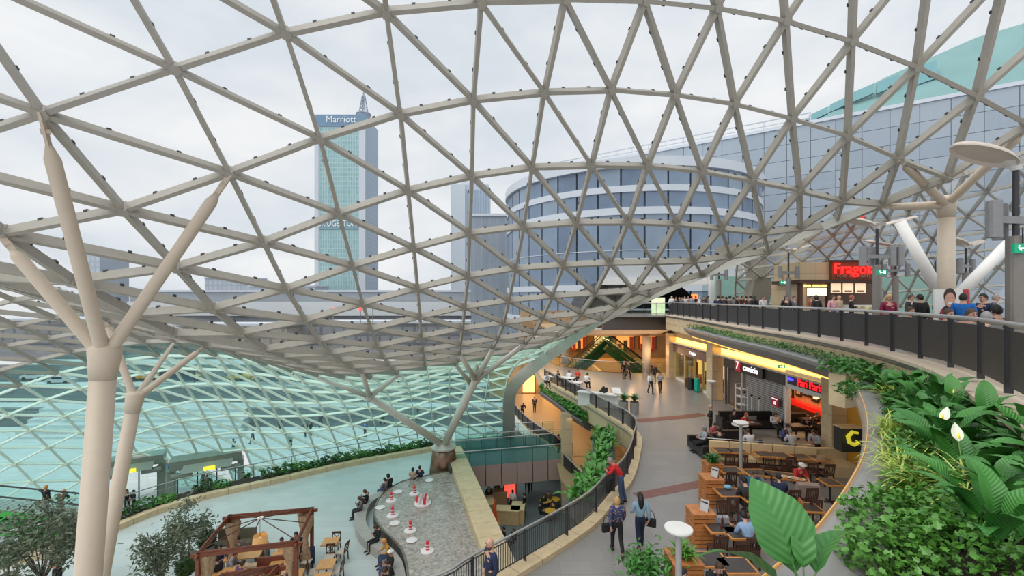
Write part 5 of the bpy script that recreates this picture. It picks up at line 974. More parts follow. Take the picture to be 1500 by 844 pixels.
# ================================================================== people
def skin_mesh(name, nodes, edges, root, sub=1, extra=None):
    """one continuous skin over a skeleton: nodes {key: (pos, rx, ry)}"""
    bm = bmesh.new(); lay = bm.verts.layers.skin.verify(); vm = {}
    for k, (p, rx, ry) in nodes.items():
        v = bm.verts.new(p); v[lay].radius = (rx, ry); v[lay].use_root = (k == root); vm[k] = v
    for a, b in edges: bm.edges.new((vm[a], vm[b]))
    me = bpy.data.meshes.new(name); bm.to_mesh(me); bm.free()
    o = bpy.data.objects.new(name, me); COL.objects.link(o)
    s = o.modifiers.new('s', 'SKIN'); s.use_smooth_shade = True
    if sub: q = o.modifiers.new('q', 'SUBSURF'); q.levels = sub; q.render_levels = sub
    dg = bpy.context.evaluated_depsgraph_get(); ev = o.evaluated_get(dg); r = bpy.data.meshes.new_from_object(ev)
    r.name = name; COL.objects.unlink(o); bpy.data.objects.remove(o); bpy.data.meshes.remove(me)
    if extra:
        bm = bmesh.new(); bm.from_mesh(r)
        me2 = extra.mesh('x', M_BLACK, True); bm.from_mesh(me2); bm.to_mesh(r); bm.free(); bpy.data.meshes.remove(me2)
    r.polygons.foreach_set('use_smooth', [True]*len(r.polygons)); r.materials.clear(); r.materials.append(None)
    return r
POSES = {}
def pose(kind):
    """joints of a 1.72 m figure facing -Y, feet (or the floor under the seat) at the origin"""
    J = {}
    def both(n, x, y, z, y2=None, z2=None, x2=None):
        J[n+'L'] = V((x, y, z)); J[n+'R'] = V((-(x2 if x2 is not None else x), y if y2 is None else y2, z if z2 is None else z2))
    if kind in ('stand', 'walk', 'stride', 'lean', 'cross', 'point'):
        J['pel'] = V((0, 0, .95)); J['bel'] = V((0, -.005, 1.1)); J['che'] = V((0, .0, 1.30)); J['nec'] = V((0, .01, 1.47)); J['hea'] = V((0, -.015, 1.60))
        both('hip', .095, 0, .90); both('kne', .10, -.02, .49); both('ank', .10, .03, .08); both('toe', .11, -.12, .035)
        both('sho', .19, .01, 1.41); both('elb', .235, .03, 1.12); both('wri', .23, -.05, .88); both('han', .225, -.075, .79)
        if kind == 'walk':
            both('kne', .10, -.17, .50, .06, .49); both('ank', .10, -.17, .10, .33, .17); both('toe', .10, -.33, .06, .22, .035)
            both('elb', .235, .14, 1.14, -.08, 1.13); both('wri', .23, .16, .89, -.2, .93); both('han', .22, .15, .80, -.27, .86)
        if kind == 'stride':
            both('kne', .09, .02, .49, -.13, .50); both('ank', .09, .2, .11, -.13, .08); both('toe', .10, .08, .035, -.28, .05)
            both('elb', .24, -.02, 1.12, .07, 1.12); both('wri', .26, -.22, 1.05, .05, .88); both('han', .2, -.28, 1.1, .03, .79)
        if kind == 'lean':
            J['bel'] = V((0, -.05, 1.1)); J['che'] = V((0, -.19, 1.25)); J['nec'] = V((0, -.29, 1.40)); J['hea'] = V((0, -.38, 1.49)); both('sho', .19, -.25, 1.34)
            both('elb', .25, -.40, 1.10); both('wri', .06, -.50, 1.12, -.54, 1.13); both('han', -.02, -.53, 1.13, -.57, 1.15); both('kne', .1, -.03, .49, .06, .49); both('ank', .1, .05, .08, .16, .08); both('toe', .11, -.1, .035, .02, .035)
        if kind == 'cross':
            both('elb', .25, -.04, 1.14); both('wri', .04, -.22, 1.13, -.2, 1.17); both('han', -.05, -.22, 1.15, -.2, 1.19)
        if kind == 'point':
            J['elbL'] = V((.42, -.08, 1.36)); J['wriL'] = V((.64, -.18, 1.36)); J['hanL'] = V((.72, -.22, 1.36))
    else:
        ly = -.10 if kind == 'sitlean' else .03
        J['pel'] = V((0, .03, .52)); J['bel'] = V((0, .03+ly*.3, .67)); J['che'] = V((0, .03+ly, .87)); J['nec'] = V((0, .02+ly*1.5, 1.04)); J['hea'] = V((0, -.02+ly*1.9, 1.16))
        both('hip', .10, -.02, .50); both('kne', .12, -.42, .50); both('ank', .12, -.40, .08); both('toe', .13, -.55, .035)
        both('sho', .19, .03+ly*1.2, .98); both('elb', .25, -.05+ly*1.2, .72); both('wri', .13, -.26+ly, .72); both('han', .07, -.33+ly, .73)
        if kind == 'sitphone': both('wri', .05, -.24, .86); both('han', .02, -.27, .94); J['hea'] = V((0, -.05, 1.14))
    return J
def fig_meshes(kind):
    if kind in POSES: return POSES[kind]
    J = pose(kind); n = {}; E = []
    def P(k, rx, ry=None): n[k] = (J[k], rx, ry or rx)
    P('pel', .145, .11); P('bel', .125, .095); P('che', .145, .105); P('nec', .055); P('hea', .075, .08)
    E += [('pel', 'bel'), ('bel', 'che'), ('che', 'nec'), ('nec', 'hea')]
    for s in 'LR':
        P('hip'+s, .085); P('kne'+s, .058); P('ank'+s, .042); P('toe'+s, .035); P('sho'+s, .058); P('elb'+s, .042); P('wri'+s, .03); P('han'+s, .036, .022)
        E += [('pel', 'hip'+s), ('hip'+s, 'kne'+s), ('kne'+s, 'ank'+s), ('ank'+s, 'toe'+s), ('che', 'sho'+s), ('sho'+s, 'elb'+s), ('elb'+s, 'wri'+s), ('wri'+s, 'han'+s)]
    x = MB(); h = J['hea']; up = (h-J['nec']).normalized(); tilt = Matrix.Rotation(atan2(-up.y, up.z)*.6 - .05, 3, 'X')
    def hp_(a): return h + tilt @ V(a)
    prof = [(.0, -.125), (.045, -.118), (.062, -.09), (.07, -.04), (.078, .02), (.076, .06), (.058, .10), (.03, .12), (.0, .126)]
    o = len(x.v); x.lathe2(prof, 12, (0, 0, .01), (1, 1.22, 1)); x.v[o:] = [tuple(hp_(q)) for q in x.v[o:]]
    for pts, r in (([(0, -.085, .03), (0, -.112, -.015), (0, -.085, -.03)], [.008, .017, .012]),): x.tube([hp_(q) for q in pts], r, 6)
    for s in (-1, 1): o = len(x.v); x.ball((0, 0, 0), .03, 8, 5, (.35, .8, 1.1)); x.v[o:] = [tuple(hp_((q[0]+s*.08, q[1]+.01, q[2]))) for q in x.v[o:]]
    for s, g in (('L', 1), ('R', -1)):
        w, ha = J['wri'+s], J['han'+s]; d = (ha-w).normalized(); sd = d.cross(V((0, 1, 0.3))).normalized(); nn = sd.cross(d)
        for k in range(4):
            b = ha + sd*((k-1.5)*.018); L_ = (.062, .075, .07, .055)[k]; x.tube([b, b+d*L_*.55-nn*.006*g, b+d*L_*.95-nn*.028*g], [.0105, .0095, .007], 5)
        b = w.lerp(ha, .45) + sd*.03*(-g); x.tube([b, b+d*.035+sd*.028*(-g), b+d*.07+sd*.03*(-g)], [.012, .011, .008], 5)
    body = skin_mesh('body', n, E, 'pel', 1, x)
    def sub(keys, grow, name, over={}):
        m_ = {k: (J[k] if k not in over else over[k][0], n[k][1]+grow if k not in over else over[k][1], n[k][2]+grow if k not in over else over[k][2]) for k in keys}
        return skin_mesh(name, m_, [e for e in E if e[0] in m_ and e[1] in m_], 'pel' if 'pel' in m_ else keys[0])
    nk = J['nec'].lerp(J['che'], .25)
    top = sub(['pel', 'bel', 'che', 'nec', 'shoL', 'elbL', 'wriL', 'shoR', 'elbR', 'wriR'], .022, 'top', {'nec': (nk, .07, .065), 'wriL': (J['wriL'].lerp(J['elbL'], .1), .04, .04), 'wriR': (J['wriR'].lerp(J['elbR'], .1), .04, .04)})
    tr = sub(['bel', 'pel', 'hipL', 'kneL', 'ankL', 'hipR', 'kneR', 'ankR'], .014, 'trousers')
    sh = MB()
    for s in 'LR':
        a, t_ = J['ank'+s], J['toe'+s]; heel = a + (a-t_)*V((1, 1, 0))*.3; heel.z = t_.z+.012 if abs(a.z-t_.z) < .08 else a.z-.02
        sh.tube([heel, a.lerp(t_, .3)+V((0, 0, -.008)), t_, t_+(t_-a)*V((1, 1, 0))*.35], [.04, .052, .046, .025], 8)
    shoe = sh.mesh('shoes', M_BLACK, True); shoe.materials.clear(); shoe.materials.append(None)
    ey = MB()
    for s in (-1, 1): o = len(ey.v); ey.ball((0, 0, 0), .0105, 6, 4); ey.v[o:] = [tuple(hp_((q[0]+s*.032, q[1]-.088, q[2]+.025))) for q in ey.v[o:]]
    o = len(ey.v); ey.box((0, -.092, -.055), (.045, .008, .009)); ey.v[o:] = [tuple(hp_(q)) for q in ey.v[o:]]
    for s in (-1, 1): o = len(ey.v); ey.box((s*.033, -.092, .046), (.035, .008, .008)); ey.v[o:] = [tuple(hp_(q)) for q in ey.v[o:]]
    eyes = ey.mesh('face_features', M_BLACK, True); eyes.materials.clear(); eyes.materials.append(None)
    hair = {}
    def cap(name, low, back, thick=.012, extra=None):
        c = MB(); o = len(c.v); N_, K_ = 14, 7
        for i in range(K_+1):
            for j in range(N_):
                a = 2*pi*j/N_; f_ = -sin(a)      # front = 1
                t0 = pi*.5*(i/K_)*(1.0 + (low if f_ < .2 else -.32*f_) + (back*max(0, -f_)))
                c.v.append(((.081+thick)*sin(t0)*cos(a), (.097+thick)*sin(t0)*sin(a)+.004, (.118+thick)*cos(t0)+.018))
        for i in range(K_):
            for j in range(N_): c.f.append((o+i*N_+j, o+(i+1)*N_+j, o+(i+1)*N_+(j+1) % N_, o+i*N_+(j+1) % N_)); c.m.append(0)
        if extra: extra(c)
        c.v = [tuple(hp_(q)) for q in c.v]; me = c.mesh(name, M_BLACK, True); me.materials.clear(); me.materials.append(None); hair[name] = me
    cap('short', .18, .25); cap('bob', .55, .25, .018)
    cap('long', .35, .3, .016, lambda c: c.tube([(0, .06, .06), (0, .085, -.06), (0, .085, -.2), (0, .08, -.33)], [.075, .09, .085, .05], 10))
    cap('bun', .2, .3, .012, lambda c: c.ball((0, .045, .145), .042, 9, 6))
    cap('beanie', .3, .05, .024); cap('hood', .75, .25, .035)
    def brim(c): c.lathe2([(.0, .10), (.09, .10), (.135, .075), (.14, .055), (.10, .05)], 14, (0, 0, 0), (1, 1.1, 1))
    cap('beret', -.1, .0, .014, brim)
    POSES[kind] = (body, top, tr, shoe, eyes, hair); return POSES[kind]
PM = {}
def pmat(col, r=.8, v=.15):
    k = tuple(round(c, 3) for c in col)
    if k not in PM: PM[k] = mat('cloth_%d' % len(PM), col, r, var=v, vs=18, bump=.15, bs=90)
    return PM[k]
SKINS = [mat('skin_a', (.58, .33, .24), .5, var=.05), mat('skin_b', (.50, .27, .19), .5, var=.05)]
HAIRS = {'black': (.012, .010, .009), 'brown': (.06, .03, .015), 'grey': (.25, .24, .23), 'blond': (.48, .30, .12), 'red': (.30, .08, .03), 'white': (.7, .68, .64), 'orange': (.62, .27, .07), 'navy': (.02, .03, .06)}
EYEM = mat('dark_eyes', (.03, .015, .012), .4, var=0); SHOEM = pmat((.02, .018, .016))
def person(label, loc, rz, kind, top, tr, hair='brown', style='short', sk=0, s=1., group=None, topm=None, beard=False):
    body, tm, trm, shm, em, hm = fig_meshes(kind)
    t = thing('person', label, 'person', loc, rz, group); t.scale = (s, s, s)
    def put(name, me, m_):
        o = bpy.data.objects.new(name, me); COL.objects.link(o); o.parent = t; o.material_slots[0].link = 'OBJECT'; o.material_slots[0].material = m_; return o
    put('body', body, SKINS[sk]); put('top', tm, topm or pmat(top)); put('trousers', trm, pmat(tr)); put('shoes', shm, SHOEM); put('face_features', em, EYEM)
    if style != 'bald': put('hat' if style in ('beanie', 'beret', 'hood') else 'hair', hm[style], pmat(HAIRS[hair], .6, .2))
    if beard:
        h = pose(kind)['hea']; m = MB(); m.lathe2([(.0, -.14), (.05, -.13), (.068, -.09), (.072, -.05), (.055, -.045)], 12, h+V((0, -.012, .01)), (1, 1.2, 1)); m.obj('beard', pmat((.10, .06, .035)), t, smooth=True)
    return t
K, N_, GY, DK, JE, WH = (.012, .012, .014), (.015, .025, .07), (.13, .13, .14), (.03, .028, .03), (.05, .08, .16), (.62, .62, .62)
BR = (.08, .045, .025); BG = (.42, .32, .22)
p = G(909, 737, 0); person('grey haired man in a bright red sweater leaning on the walkway railing', (p.x+.02, p.y, 0), -pi/2-.25, 'lean', (.62, .02, .02), JE, 'grey', 'short', 1, 1.02)
q = p + V((-.36, -.25, 0)); m = MB(); m.sweep([V((q.x-.25, q.y-.28, 0)), V((q.x-.05, q.y-.05, 0)), V((q.x+.02, q.y+.16, 0))], [(-.06, .55), (.06, .62), (.08, 1.08), (0, 1.15), (-.08, 1.08)]); tag(m.obj('draped_jacket', pmat(K)), 'black jacket draped over the railing below the man in red', 'jacket')
M_FLOR = mat('floral_jacket', (.03, .05, .12), .8, var=.0); 
_t = M_FLOR.node_tree; _b = _t.nodes['Principled BSDF']; _x = _t.nodes.new('ShaderNodeTexCoord'); _n = _t.nodes.new('ShaderNodeTexVoronoi'); _n.inputs['Scale'].default_value = 16; _r = _t.nodes.new('ShaderNodeValToRGB'); _r.color_ramp.elements[0].position = .25; _r.color_ramp.elements[0].color = (.36, .16, .12, 1); _r.color_ramp.elements[1].position = .4; _r.color_ramp.elements[1].color = (.025, .05, .13, 1)
_t.links.new(_x.outputs['Object'], _n.inputs['Vector']); _t.links.new(_n.outputs['Distance'], _r.inputs['Fac']); _t.links.new(_r.outputs['Color'], _b.inputs['Base Color'])
p = G(904, 812, 0); person('woman with short blond hair in a floral navy jacket walking away', p, pi, 'walk', N_, K, 'blond', 'bob', 0, .97, topm=M_FLOR)
def handbag(loc, label, col, rz=0.):
    t = thing('handbag', label, 'bag', loc, rz); m = MB(); m.box((0, 0, .13), (.30, .12, .26)); o = m.obj('body', pmat(col, .4), t); b_ = o.modifiers.new('b', 'BEVEL'); b_.width = .035; b_.segments = 2
    m = MB(); m.tube([(-.11, 0, .25), (-.08, 0, .42), (0, 0, .5), (.08, 0, .42), (.11, 0, .25)], .011, 5); m.obj('strap', pmat(col, .4), t)
handbag((p.x-.31, p.y+.0, .66), 'black handbag on the left side of the woman in the floral jacket', K, .3)
p = G(938, 803, 0); person('woman with long black hair in a pale denim shirt walking away', p, pi, 'stride', (.25, .38, .48), (.012, .02, .05), 'black', 'long', 1, .97)
handbag((p.x+.34, p.y+.05, .62), 'black shoulder bag of the woman in the denim shirt', K, -.4)
person('bald bearded man in a navy jacket at the near end of the railing', (-.52, 10.55, 0), -pi/2+.5, 'stand', N_, DK, 'brown', 'bald', 0, 1.03, beard=True)
p = G(953, 577, 0); person('woman in white shirt and dark vest walking towards the camera on the left', p, .1, 'walk', WH, K, 'brown', 'long', 0, .97)
p = G(967, 576, 0); person('woman in white shirt and dark vest walking towards the camera on the right', p, -.1, 'stride', (.3, .3, .32), K, 'brown', 'long', 0, .97)
p = G(920, 556, 0); person('man in a dark coat walking in the amber light of the far hall', p, .5, 'walk', BR, K, 'black', 'short'); p = G(914, 555, 0); person('man in black beside the one in the dark coat in the far hall', p, .3, 'stand', K, K, 'brown', 'short'); p = G(958, 562, 0); person('person in dark clothes behind the two women in the far hall', p, pi, 'stand', DK, K, 'red', 'long')
# ---- far table and kiosk desk on the walkway, left
M_WTOP = mat('white_table_top', (.72, .72, .70), .35, var=.02); M_OTOP = mat('orange_wood_frame', (.60, .25, .06), .4, var=.15, vs=5); M_DTOP = mat('dark_table_mat', (.06, .05, .048), .45, var=.15); M_LEG = mat('dark_iron', (.03, .028, .027), .5, .3, var=.05)
def table(label, loc, w, d_, rz, top, frame=None, h=.75, group=None, name='dining_table', ped=True):
    t = thing(name, label, 'table', loc, rz, group); m = MB(); m.box((0, 0, h-.02), (w, d_, .045)); m.obj('table_top', frame or top, t)
    if frame: m = MB(); m.box((0, 0, h+.004), (w-.12, d_-.12, .01)); m.obj('table_mat', top, t)
    if ped:
        for x in ((0,) if w < 1 else (-w*.3, w*.3)):
            m = MB(); m.tube([(x, 0, .03), (x, 0, h-.04)], .035, 8); m.obj('leg', M_LEG, t); m = MB(); m.box((x, 0, .02), (.42, .06, .035)); m.box((x, 0, .02), (.06, .42, .035)); m.obj('foot', M_LEG, t)
    else:
        for x in (-1, 1):
            for y in (-1, 1): m = MB(); m.box((x*(w/2-.05), y*(d_/2-.05), h/2-.02), (.06, .06, h-.04)); m.obj('leg', frame or top, t)
    return t
p = G(812, 552, .75); table('long white table at the far left end of the walkway', (p.x+.5, p.y, 0), 2.6, .8, -.5, M_WTOP)
for k, (px, py, c, l, hr) in enumerate(((800, 548, (.55, .62, .66), 'person in a pale blue shirt at the left end of the far white table', 'blond'), (818, 545, K, 'person in black at the far white table', 'black'), (834, 545, WH, 'person in white at the left of the far white table', 'brown'), (846, 543, (.6, .05, .02), 'person in red at the far white table', 'brown'), (859, 549, WH, 'person in white at the right end of the far white table', 'black'))):
    p = G(px, py, 1.16); person(l, (p.x, p.y, 0), (.4, .9, pi, -.6, 2.6)[k], 'sit' if k % 2 else 'sitlean', c, K, hr, 'short')
t = thing('service_desk', 'white angular service desk with papers and a screen beside the railing', 'desk', G(888, 603, 0)); B = t.location
a = B + V((0, .3, 0)); m = MB(); m.bar(a+V((-1.6, 1.5, .98)), a+V((.9, .2, .98)), .6, .06); m.bar(a+V((.9, .2, .98)), a+V((1.3, 2.6, .98)), .6, .06); m.obj('top', M_WTOP, t, base=B)
m = MB(); m.bar(a+V((-1.6, 1.5, .5)), a+V((.9, .2, .5)), .1, .95); m.bar(a+V((.9, .2, .5)), a+V((1.3, 2.6, .5)), .1, .95); m.obj('front', M_WHITE, t, base=B)
sc = thing('monitor', 'small dark monitor on the white service desk', 'monitor', a+V((.1, .7, 1.01))); m = MB(); m.box((0, 0, .24), (.45, .04, .3)); m.obj('screen', M_BLACK, sc); m = MB(); m.box((0, .05, .06), (.12, .1, .12)); m.obj('stand', M_BLACK, sc)
for k, (x, y) in enumerate(((.6, .4), (-.7, 1.0), (1.15, 1.5))): m = MB(); m.box((0, 0, .006), (.3, .22, .012), rz=.4*k); o = m.obj('paper', mat('paper_white', (.8, .8, .78), .6, var=.02)); o.location = a+V((x, y, 1.012)); tag(o, 'stack of papers on the white service desk, ' + ('nearest its corner', 'on the left arm', 'on the right arm')[k], 'papers')
person('person in dark grey seated behind the white service desk', a+V((.1, 1.4, .1)), .2, 'sitlean', DK, K, 'black', 'short')
table('white table with a box between the far table and the service desk', G(866, 583, 0)+V((-.9, 2.4, 0)), 1.2, .7, -.5, M_WTOP)
# ---- restaurant on the walkway
def chair(label, loc, rz, wood=M_DKWOOD, seat=None, group=None, proto={}):
    key = (wood.name, seat.name if seat else 0)
    if key not in proto:
        t = thing('dining_chair', label, 'chair', loc, rz, group); sm = seat or wood
        m = MB(); m.box((0, 0, .45), (.43, .42, .05)); m.obj('seat', sm, t)
        for x in (-.19, .19):
            m = MB(); m.bar((x, -.19, 0), (x, -.18, .43), .04, .04, up=(0, 1, 0)); m.obj('leg', wood, t)
            m = MB(); m.bar((x, .22, 0), (x, .19, .45), .04, .04, up=(0, 1, 0)); m.bar((x, .19, .45), (x, .27, .92), .04, .035, up=(0, 1, 0)); m.obj('leg', wood, t)
        b_ = thing('backrest', None, None); b_.parent = t
        m = MB(); m.box((0, .265, .88), (.42, .03, .1)); m.obj('rail', wood, b_)
        m = MB()
        if seat: m.bar((-.18, .2, .52), (.18, .26, .84), .03, .02, up=(0, 1, 0)); m.bar((.18, .2, .52), (-.18, .26, .84), .03, .02, up=(0, 1, 0))
        else:
            for x in (-.12, -.06, 0, .06, .12): m.bar((x, .2, .5), (x, .255, .84), .028, .015, up=(0, 1, 0))
        m.obj('slats', wood, b_); m = MB(); m.box((0, .205, .52), (.36, .025, .05)); m.obj('lower_rail', wood, b_)
        proto[key] = t; return t
    t = dup(proto[key], loc, rz, label)
    if group: t['group'] = group
    elif 'group' in t: del t['group']
    return t
def Gz(px, py, z): p = G(px, py, z); return V((p.x, p.y, 0))
rows = ((1069, 688, 'orange framed table with dark mat behind the first disc lamp'), (1107, 692, 'orange framed table right of the disc lamp pole'), (1068, 721, 'orange framed table left of the man in the blue sweater'), (1104, 728, 'orange framed table under the elbows of the man in the blue sweater'), (1055, 772, 'orange framed table with glasses next to the nearest orange boxes'), (1084, 780, 'orange framed table between the man in navy and the man in pale blue'), (1040, 819, 'orange framed table nearest the camera at the bottom edge'), (1078, 828, 'orange framed table right of the nearest one at the bottom edge'))
TB = []
for px, py, l in rows: TB.append(table(l, Gz(px, py, .75), .86, .72, 0, M_DTOP, M_OTOP))
for k, (px, py) in enumerate(((1057, 659), (1080, 660), (1118, 665), (1144, 667), (1173, 669), (1201, 671))):
    table('orange framed table %s from the left in the row along the cream banquette' % ('first', 'second', 'third', 'fourth', 'fifth', 'sixth')[k], Gz(px, py, .75), .72, .7, 0, M_DTOP, M_OTOP)
table('table with plates and white paper before the person in the red coat', Gz(1150, 697, .75), 1.5, .75, -.35, M_DTOP, M_OTOP); table('orange framed table beside the armless wooden chair at the planter edge', Gz(1184, 743, .75), .72, .7, -.1, M_DTOP, M_OTOP); table('orange framed table farthest right at the planter edge', Gz(1216, 706, .75), .6, .7, 0, M_DTOP, M_OTOP)
pl = [(1065, 678, pi, 'dark slat back chair at the first banquette table'), (1084, 680, pi, 'dark slat back chair at the second banquette table'), (1123, 685, pi, 'dark slat back chair at the third banquette table'), (1147, 687, pi, 'dark slat back chair at the fourth banquette table'), (1185, 692, pi, 'dark slat back chair at the fifth banquette table'), (1209, 694, pi, 'dark slat back chair at the sixth banquette table'),
      (1067, 706, pi, 'dark slat back chair before the table behind the disc lamp'), (1068, 744, pi, 'dark slat back chair before the table left of the man in blue'), (1094, 738, pi, 'dark slat back chair of the man in the dark shirt'), (1050, 803, pi, 'dark slat back chair before the table with glasses'), (1080, 810, pi, 'dark slat back chair beside the man in pale blue'), (1097, 806, pi, 'dark chair of the man in the pale blue shirt'), (1158, 733, pi, 'dark slat back chair of the person in the dotted jacket'), (1188, 748, pi, 'dark slat back chair at the small table by the planter edge'), (1064, 760, .0, 'dark slat back chair behind the table with glasses'), (1140, 712, 1.2, 'dark slat back chair left of the plate table'), (1165, 690, .0, 'dark chair of the person in the red coat')]
for px, py, r, l in pl: chair(l, Gz(px, py, .45), r)
chair('orange brown wooden chair standing free by the planter edge', Gz(1160, 752, .45), -pi/2-.3, M_WOOD)
# banquette, sofas
M_CREAM = mat('cream_leather', (.66, .50, .28), .5, var=.05); M_SOFA = mat('black_leather', (.02, .018, .017), .4, var=.1)
a, b_ = Gz(1038, 645, 1.0), Gz(1196, 656, 1.0); t = thing('banquette', 'long cream leather banquette across the restaurant', 'banquette', a); B = t.location
n = 5
for k in range(n):
    p, q = a.lerp(b_, k/n), a.lerp(b_, (k+1)/n); d = (q-p).normalized(); m = MB(); m.bar(p+d*.02+V((0, 0, .72)), q-d*.02+V((0, 0, .72)), .16, .56); m.obj('back_cushion', M_CREAM, t, base=B); m = MB(); m.bar(p+d*.02+V((0, -.36, .40)), q-d*.02+V((0, -.36, .40)), .55, .14); m.obj('seat_cushion', M_CREAM, t, base=B)
m = MB(); m.bar(a+V((0, -.33, .16)), b_+V((0, -.33, .16)), .5, .32); m.obj('plinth', M_DKWOOD, t, base=B)
m = MB(); m.tube([a+V((0, .12, 1.06)), b_+V((0, .12, 1.06))], .02, 6); m.obj('rail', M_STEEL, t, base=B)
p = Gz(1225, 678, .45); t = thing('cream_bench', 'short cream bench beside the near pillar', 'bench', p); m = MB(); m.box((0, 0, .22), (1.4, 1.1, .44)); m.obj('seat', M_CREAM, t); m = MB(); m.box((.1, .55, .65), (1.4, .18, .5)); m.obj('back', M_CREAM, t)
def sofa(label, loc, w, rz):
    t = thing('sofa', label, 'sofa', loc, rz); m = MB(); m.box((0, 0, .23), (w, .8, .3)); m.obj('seat', M_SOFA, t); m = MB(); m.box((0, .36, .55), (w, .2, .62)); m.obj('back', M_SOFA, t)
    for s_ in (-1, 1): m = MB(); m.box((s_*(w/2+.08), 0, .35), (.18, .82, .55)); m.obj('arm', M_SOFA, t)
sofa('black leather sofa at the left end of the seating behind the banquette', Gz(1030, 655, .3), 1.5, -pi/2); sofa('long black sofa under the roller shutter', Gz(1110, 615, .45), 4.2, 0); sofa('black sofa beside the restaurant front', Gz(1165, 618, .45), 1.8, 0); sofa('black sofa with its back to the banquette', Gz(1060, 640, .4), 1.6, pi)
for px, py, l in ((1100, 621, 'low table with pizza before the long black sofa'), (1166, 624, 'small table before the white bloused woman'), (1190, 615, 'small table inside the restaurant front')): table(l, Gz(px, py, .7), .9, .7, .1, M_DTOP, M_DKWOOD)
p = Gz(1084, 622, .74); t = thing('round_table', 'round white table beside the red haired person', 'table', p); m = MB(); m.lathe([(.42, .71), (.42, .745)], 20); m.obj('table_top', M_WTOP, t); m = MB(); m.lathe([(.2, 0), (.2, .02), (.03, .05), (.03, .71)], 12); m.obj('leg', M_LEG, t)
def plate(loc, label, food=(.6, .25, .06)):
    t = thing('plate', label, 'plate', loc); m = MB(); m.lathe([(.08, 0), (.15, .015), (.155, .02), (.08, .01)], 14); m.obj('rim', M_WTOP, t); m = MB(); m.lathe([(.105, .012), (.10, .025), (.01, .03)], 10); m.obj('food', mat('food_%d' % int(food[0]*100), food, .6, var=.4, vs=30), t)
for px, py, l in ((1100, 619, 'plate with pizza on the low table before the long sofa'), (1150, 699, 'plate with food near the white paper'), (1163, 701, 'plate of food before the person in the red coat'), (1173, 703, 'plate at the right end of the plate table'), (1190, 613, 'plate on the small table inside the restaurant front')): p = G(px, py, .76); p.z = .762; plate(p, l)
for k, (px, py) in enumerate(((1052, 770), (1058, 767), (1062, 773), (1057, 776), (1054, 765))):
    p = G(px, py, .76); p.z = .762; m = MB(); m.lathe([(.03, 0), (.035, .12), (.012, .16), (.012, .24)] if k % 2 else [(.03, 0), (.04, .13)], 9); o = m.obj('bottle' if k % 2 else 'drinking_glass', mat('sauce_bottle', (.12, .03, .01), .2, var=0) if k % 2 else M_CLEAR); o.location = p; tag(o, ('clear glass at the left of the glasses on the table by the orange boxes', 'brown sauce bottle among the glasses', 'clear glass at the right of the glasses on the table by the orange boxes', 'second sauce bottle nearest the table edge', 'clear glass farthest back on the table by the orange boxes')[k], 'bottle' if k % 2 else 'glass')
def slat_box(px, py_top, zt, d, w, label):
    p = PD(px, py_top, d); t = thing('slatted_box', label, 'planter box', (p.x, d, 0)); h = zt; n = 8
    for k in range(n):
        for (cx_, cy_, sx, sy) in ((0, -w/2, w, .03), (-w/2, 0, .03, w), (w/2, 0, .03, w)): m = MB(); m.box((cx_, cy_, (k+.5)*h/n), (sx, sy, h/n-.025)); m.obj('slat', M_WOOD, t)
    m = MB(); m.box((0, 0, h/2-.03), (w-.06, w-.06, h-.06)); m.obj('core', M_DKWOOD, t); m = MB(); m.box((0, 0, h+.01), (w+.06, w+.06, .03)); m.obj('lid', M_WOOD, t); return t
SB = [slat_box(1042, 692, .98, 16.1, .64, 'slatted orange box with a leaning menu, second from the back'), slat_box(1026, 745, 1.0, 13.55, .64, 'slatted orange box with a leaning menu, third from the back'), slat_box(1001, 800, .88, 11.3, .72, 'slatted orange box nearest the camera holding a fern'), slat_box(1044, 670, .95, 17.6, .6, 'slatted orange box farthest back holding a fern')]
for b_, l in ((SB[0], 'menu card leaning on the second slatted box'), (SB[1], 'menu card leaning on the third slatted box')):
    t = thing('menu_card', l, 'menu', b_.location + V((.05, -.1, b_.location.z+1.02)), -.9); m = MB(); m.box((0, .06, .16), (.26, .015, .34), rx=-.35); m.obj('card', mat('menu_grey', (.5, .5, .5), .4, var=.15), t); m = MB(); m.box((0, .12, .13), (.2, .015, .3), rx=.35); m.obj('strut', M_BLACK, t)
def seat(label, px, py, rz, kind, top, tr, hair='brown', style='short', sk=0, z=1.16, **kw):
    p = G(px, py, z); return person(label, (p.x, p.y, z-1.16), rz, kind, top, tr, hair, style, sk, **kw)
seat('man with short hair in a blue sweater facing the camera at the orange table', 1101, 694, .1, 'sitlean', (.02, .11, .24), K, 'brown', 'short', 1, s=1.06)
seat('man in a dark shirt with his back to the camera opposite the blue sweater', 1095, 711, pi, 'sitlean', DK, K, 'black', 'short', s=1.05)
seat('young man in a navy t-shirt facing the camera behind the man in pale blue', 1094, 748, -.1, 'sitlean', (.03, .05, .10), K, 'black', 'short', 1, s=1.04)
seat('man in a pale blue shirt seen from behind in front of the plants', 1096, 764, pi+.1, 'sitlean', (.28, .42, .62), K, 'black', 'short', s=1.05)
seat('person in a red coat and white beret behind the plate table', 1169, 680, .1, 'sitlean', (.55, .03, .03), K, 'white', 'beret')
seat('person in a dotted navy jacket bending over the plate table', 1143, 703, pi-.3, 'sitlean', N_, JE, 'black', 'short')
p = Gz(1183, 722, .6); m = MB(); m.sweep([p+V((-.35, .05, 0)), p+V((0, 0, 0)), p+V((.35, -.05, 0))], [(-.14, .42), (.14, .38), (.1, .9), (0, .98), (-.1, .9)]); tag(m.obj('draped_coat', pmat((.38, .28, .24))), 'beige coat with a pale scarf draped over a chair back', 'coat')
chair('dark slat back chair under the beige coat', Gz(1183, 730, .45), pi)
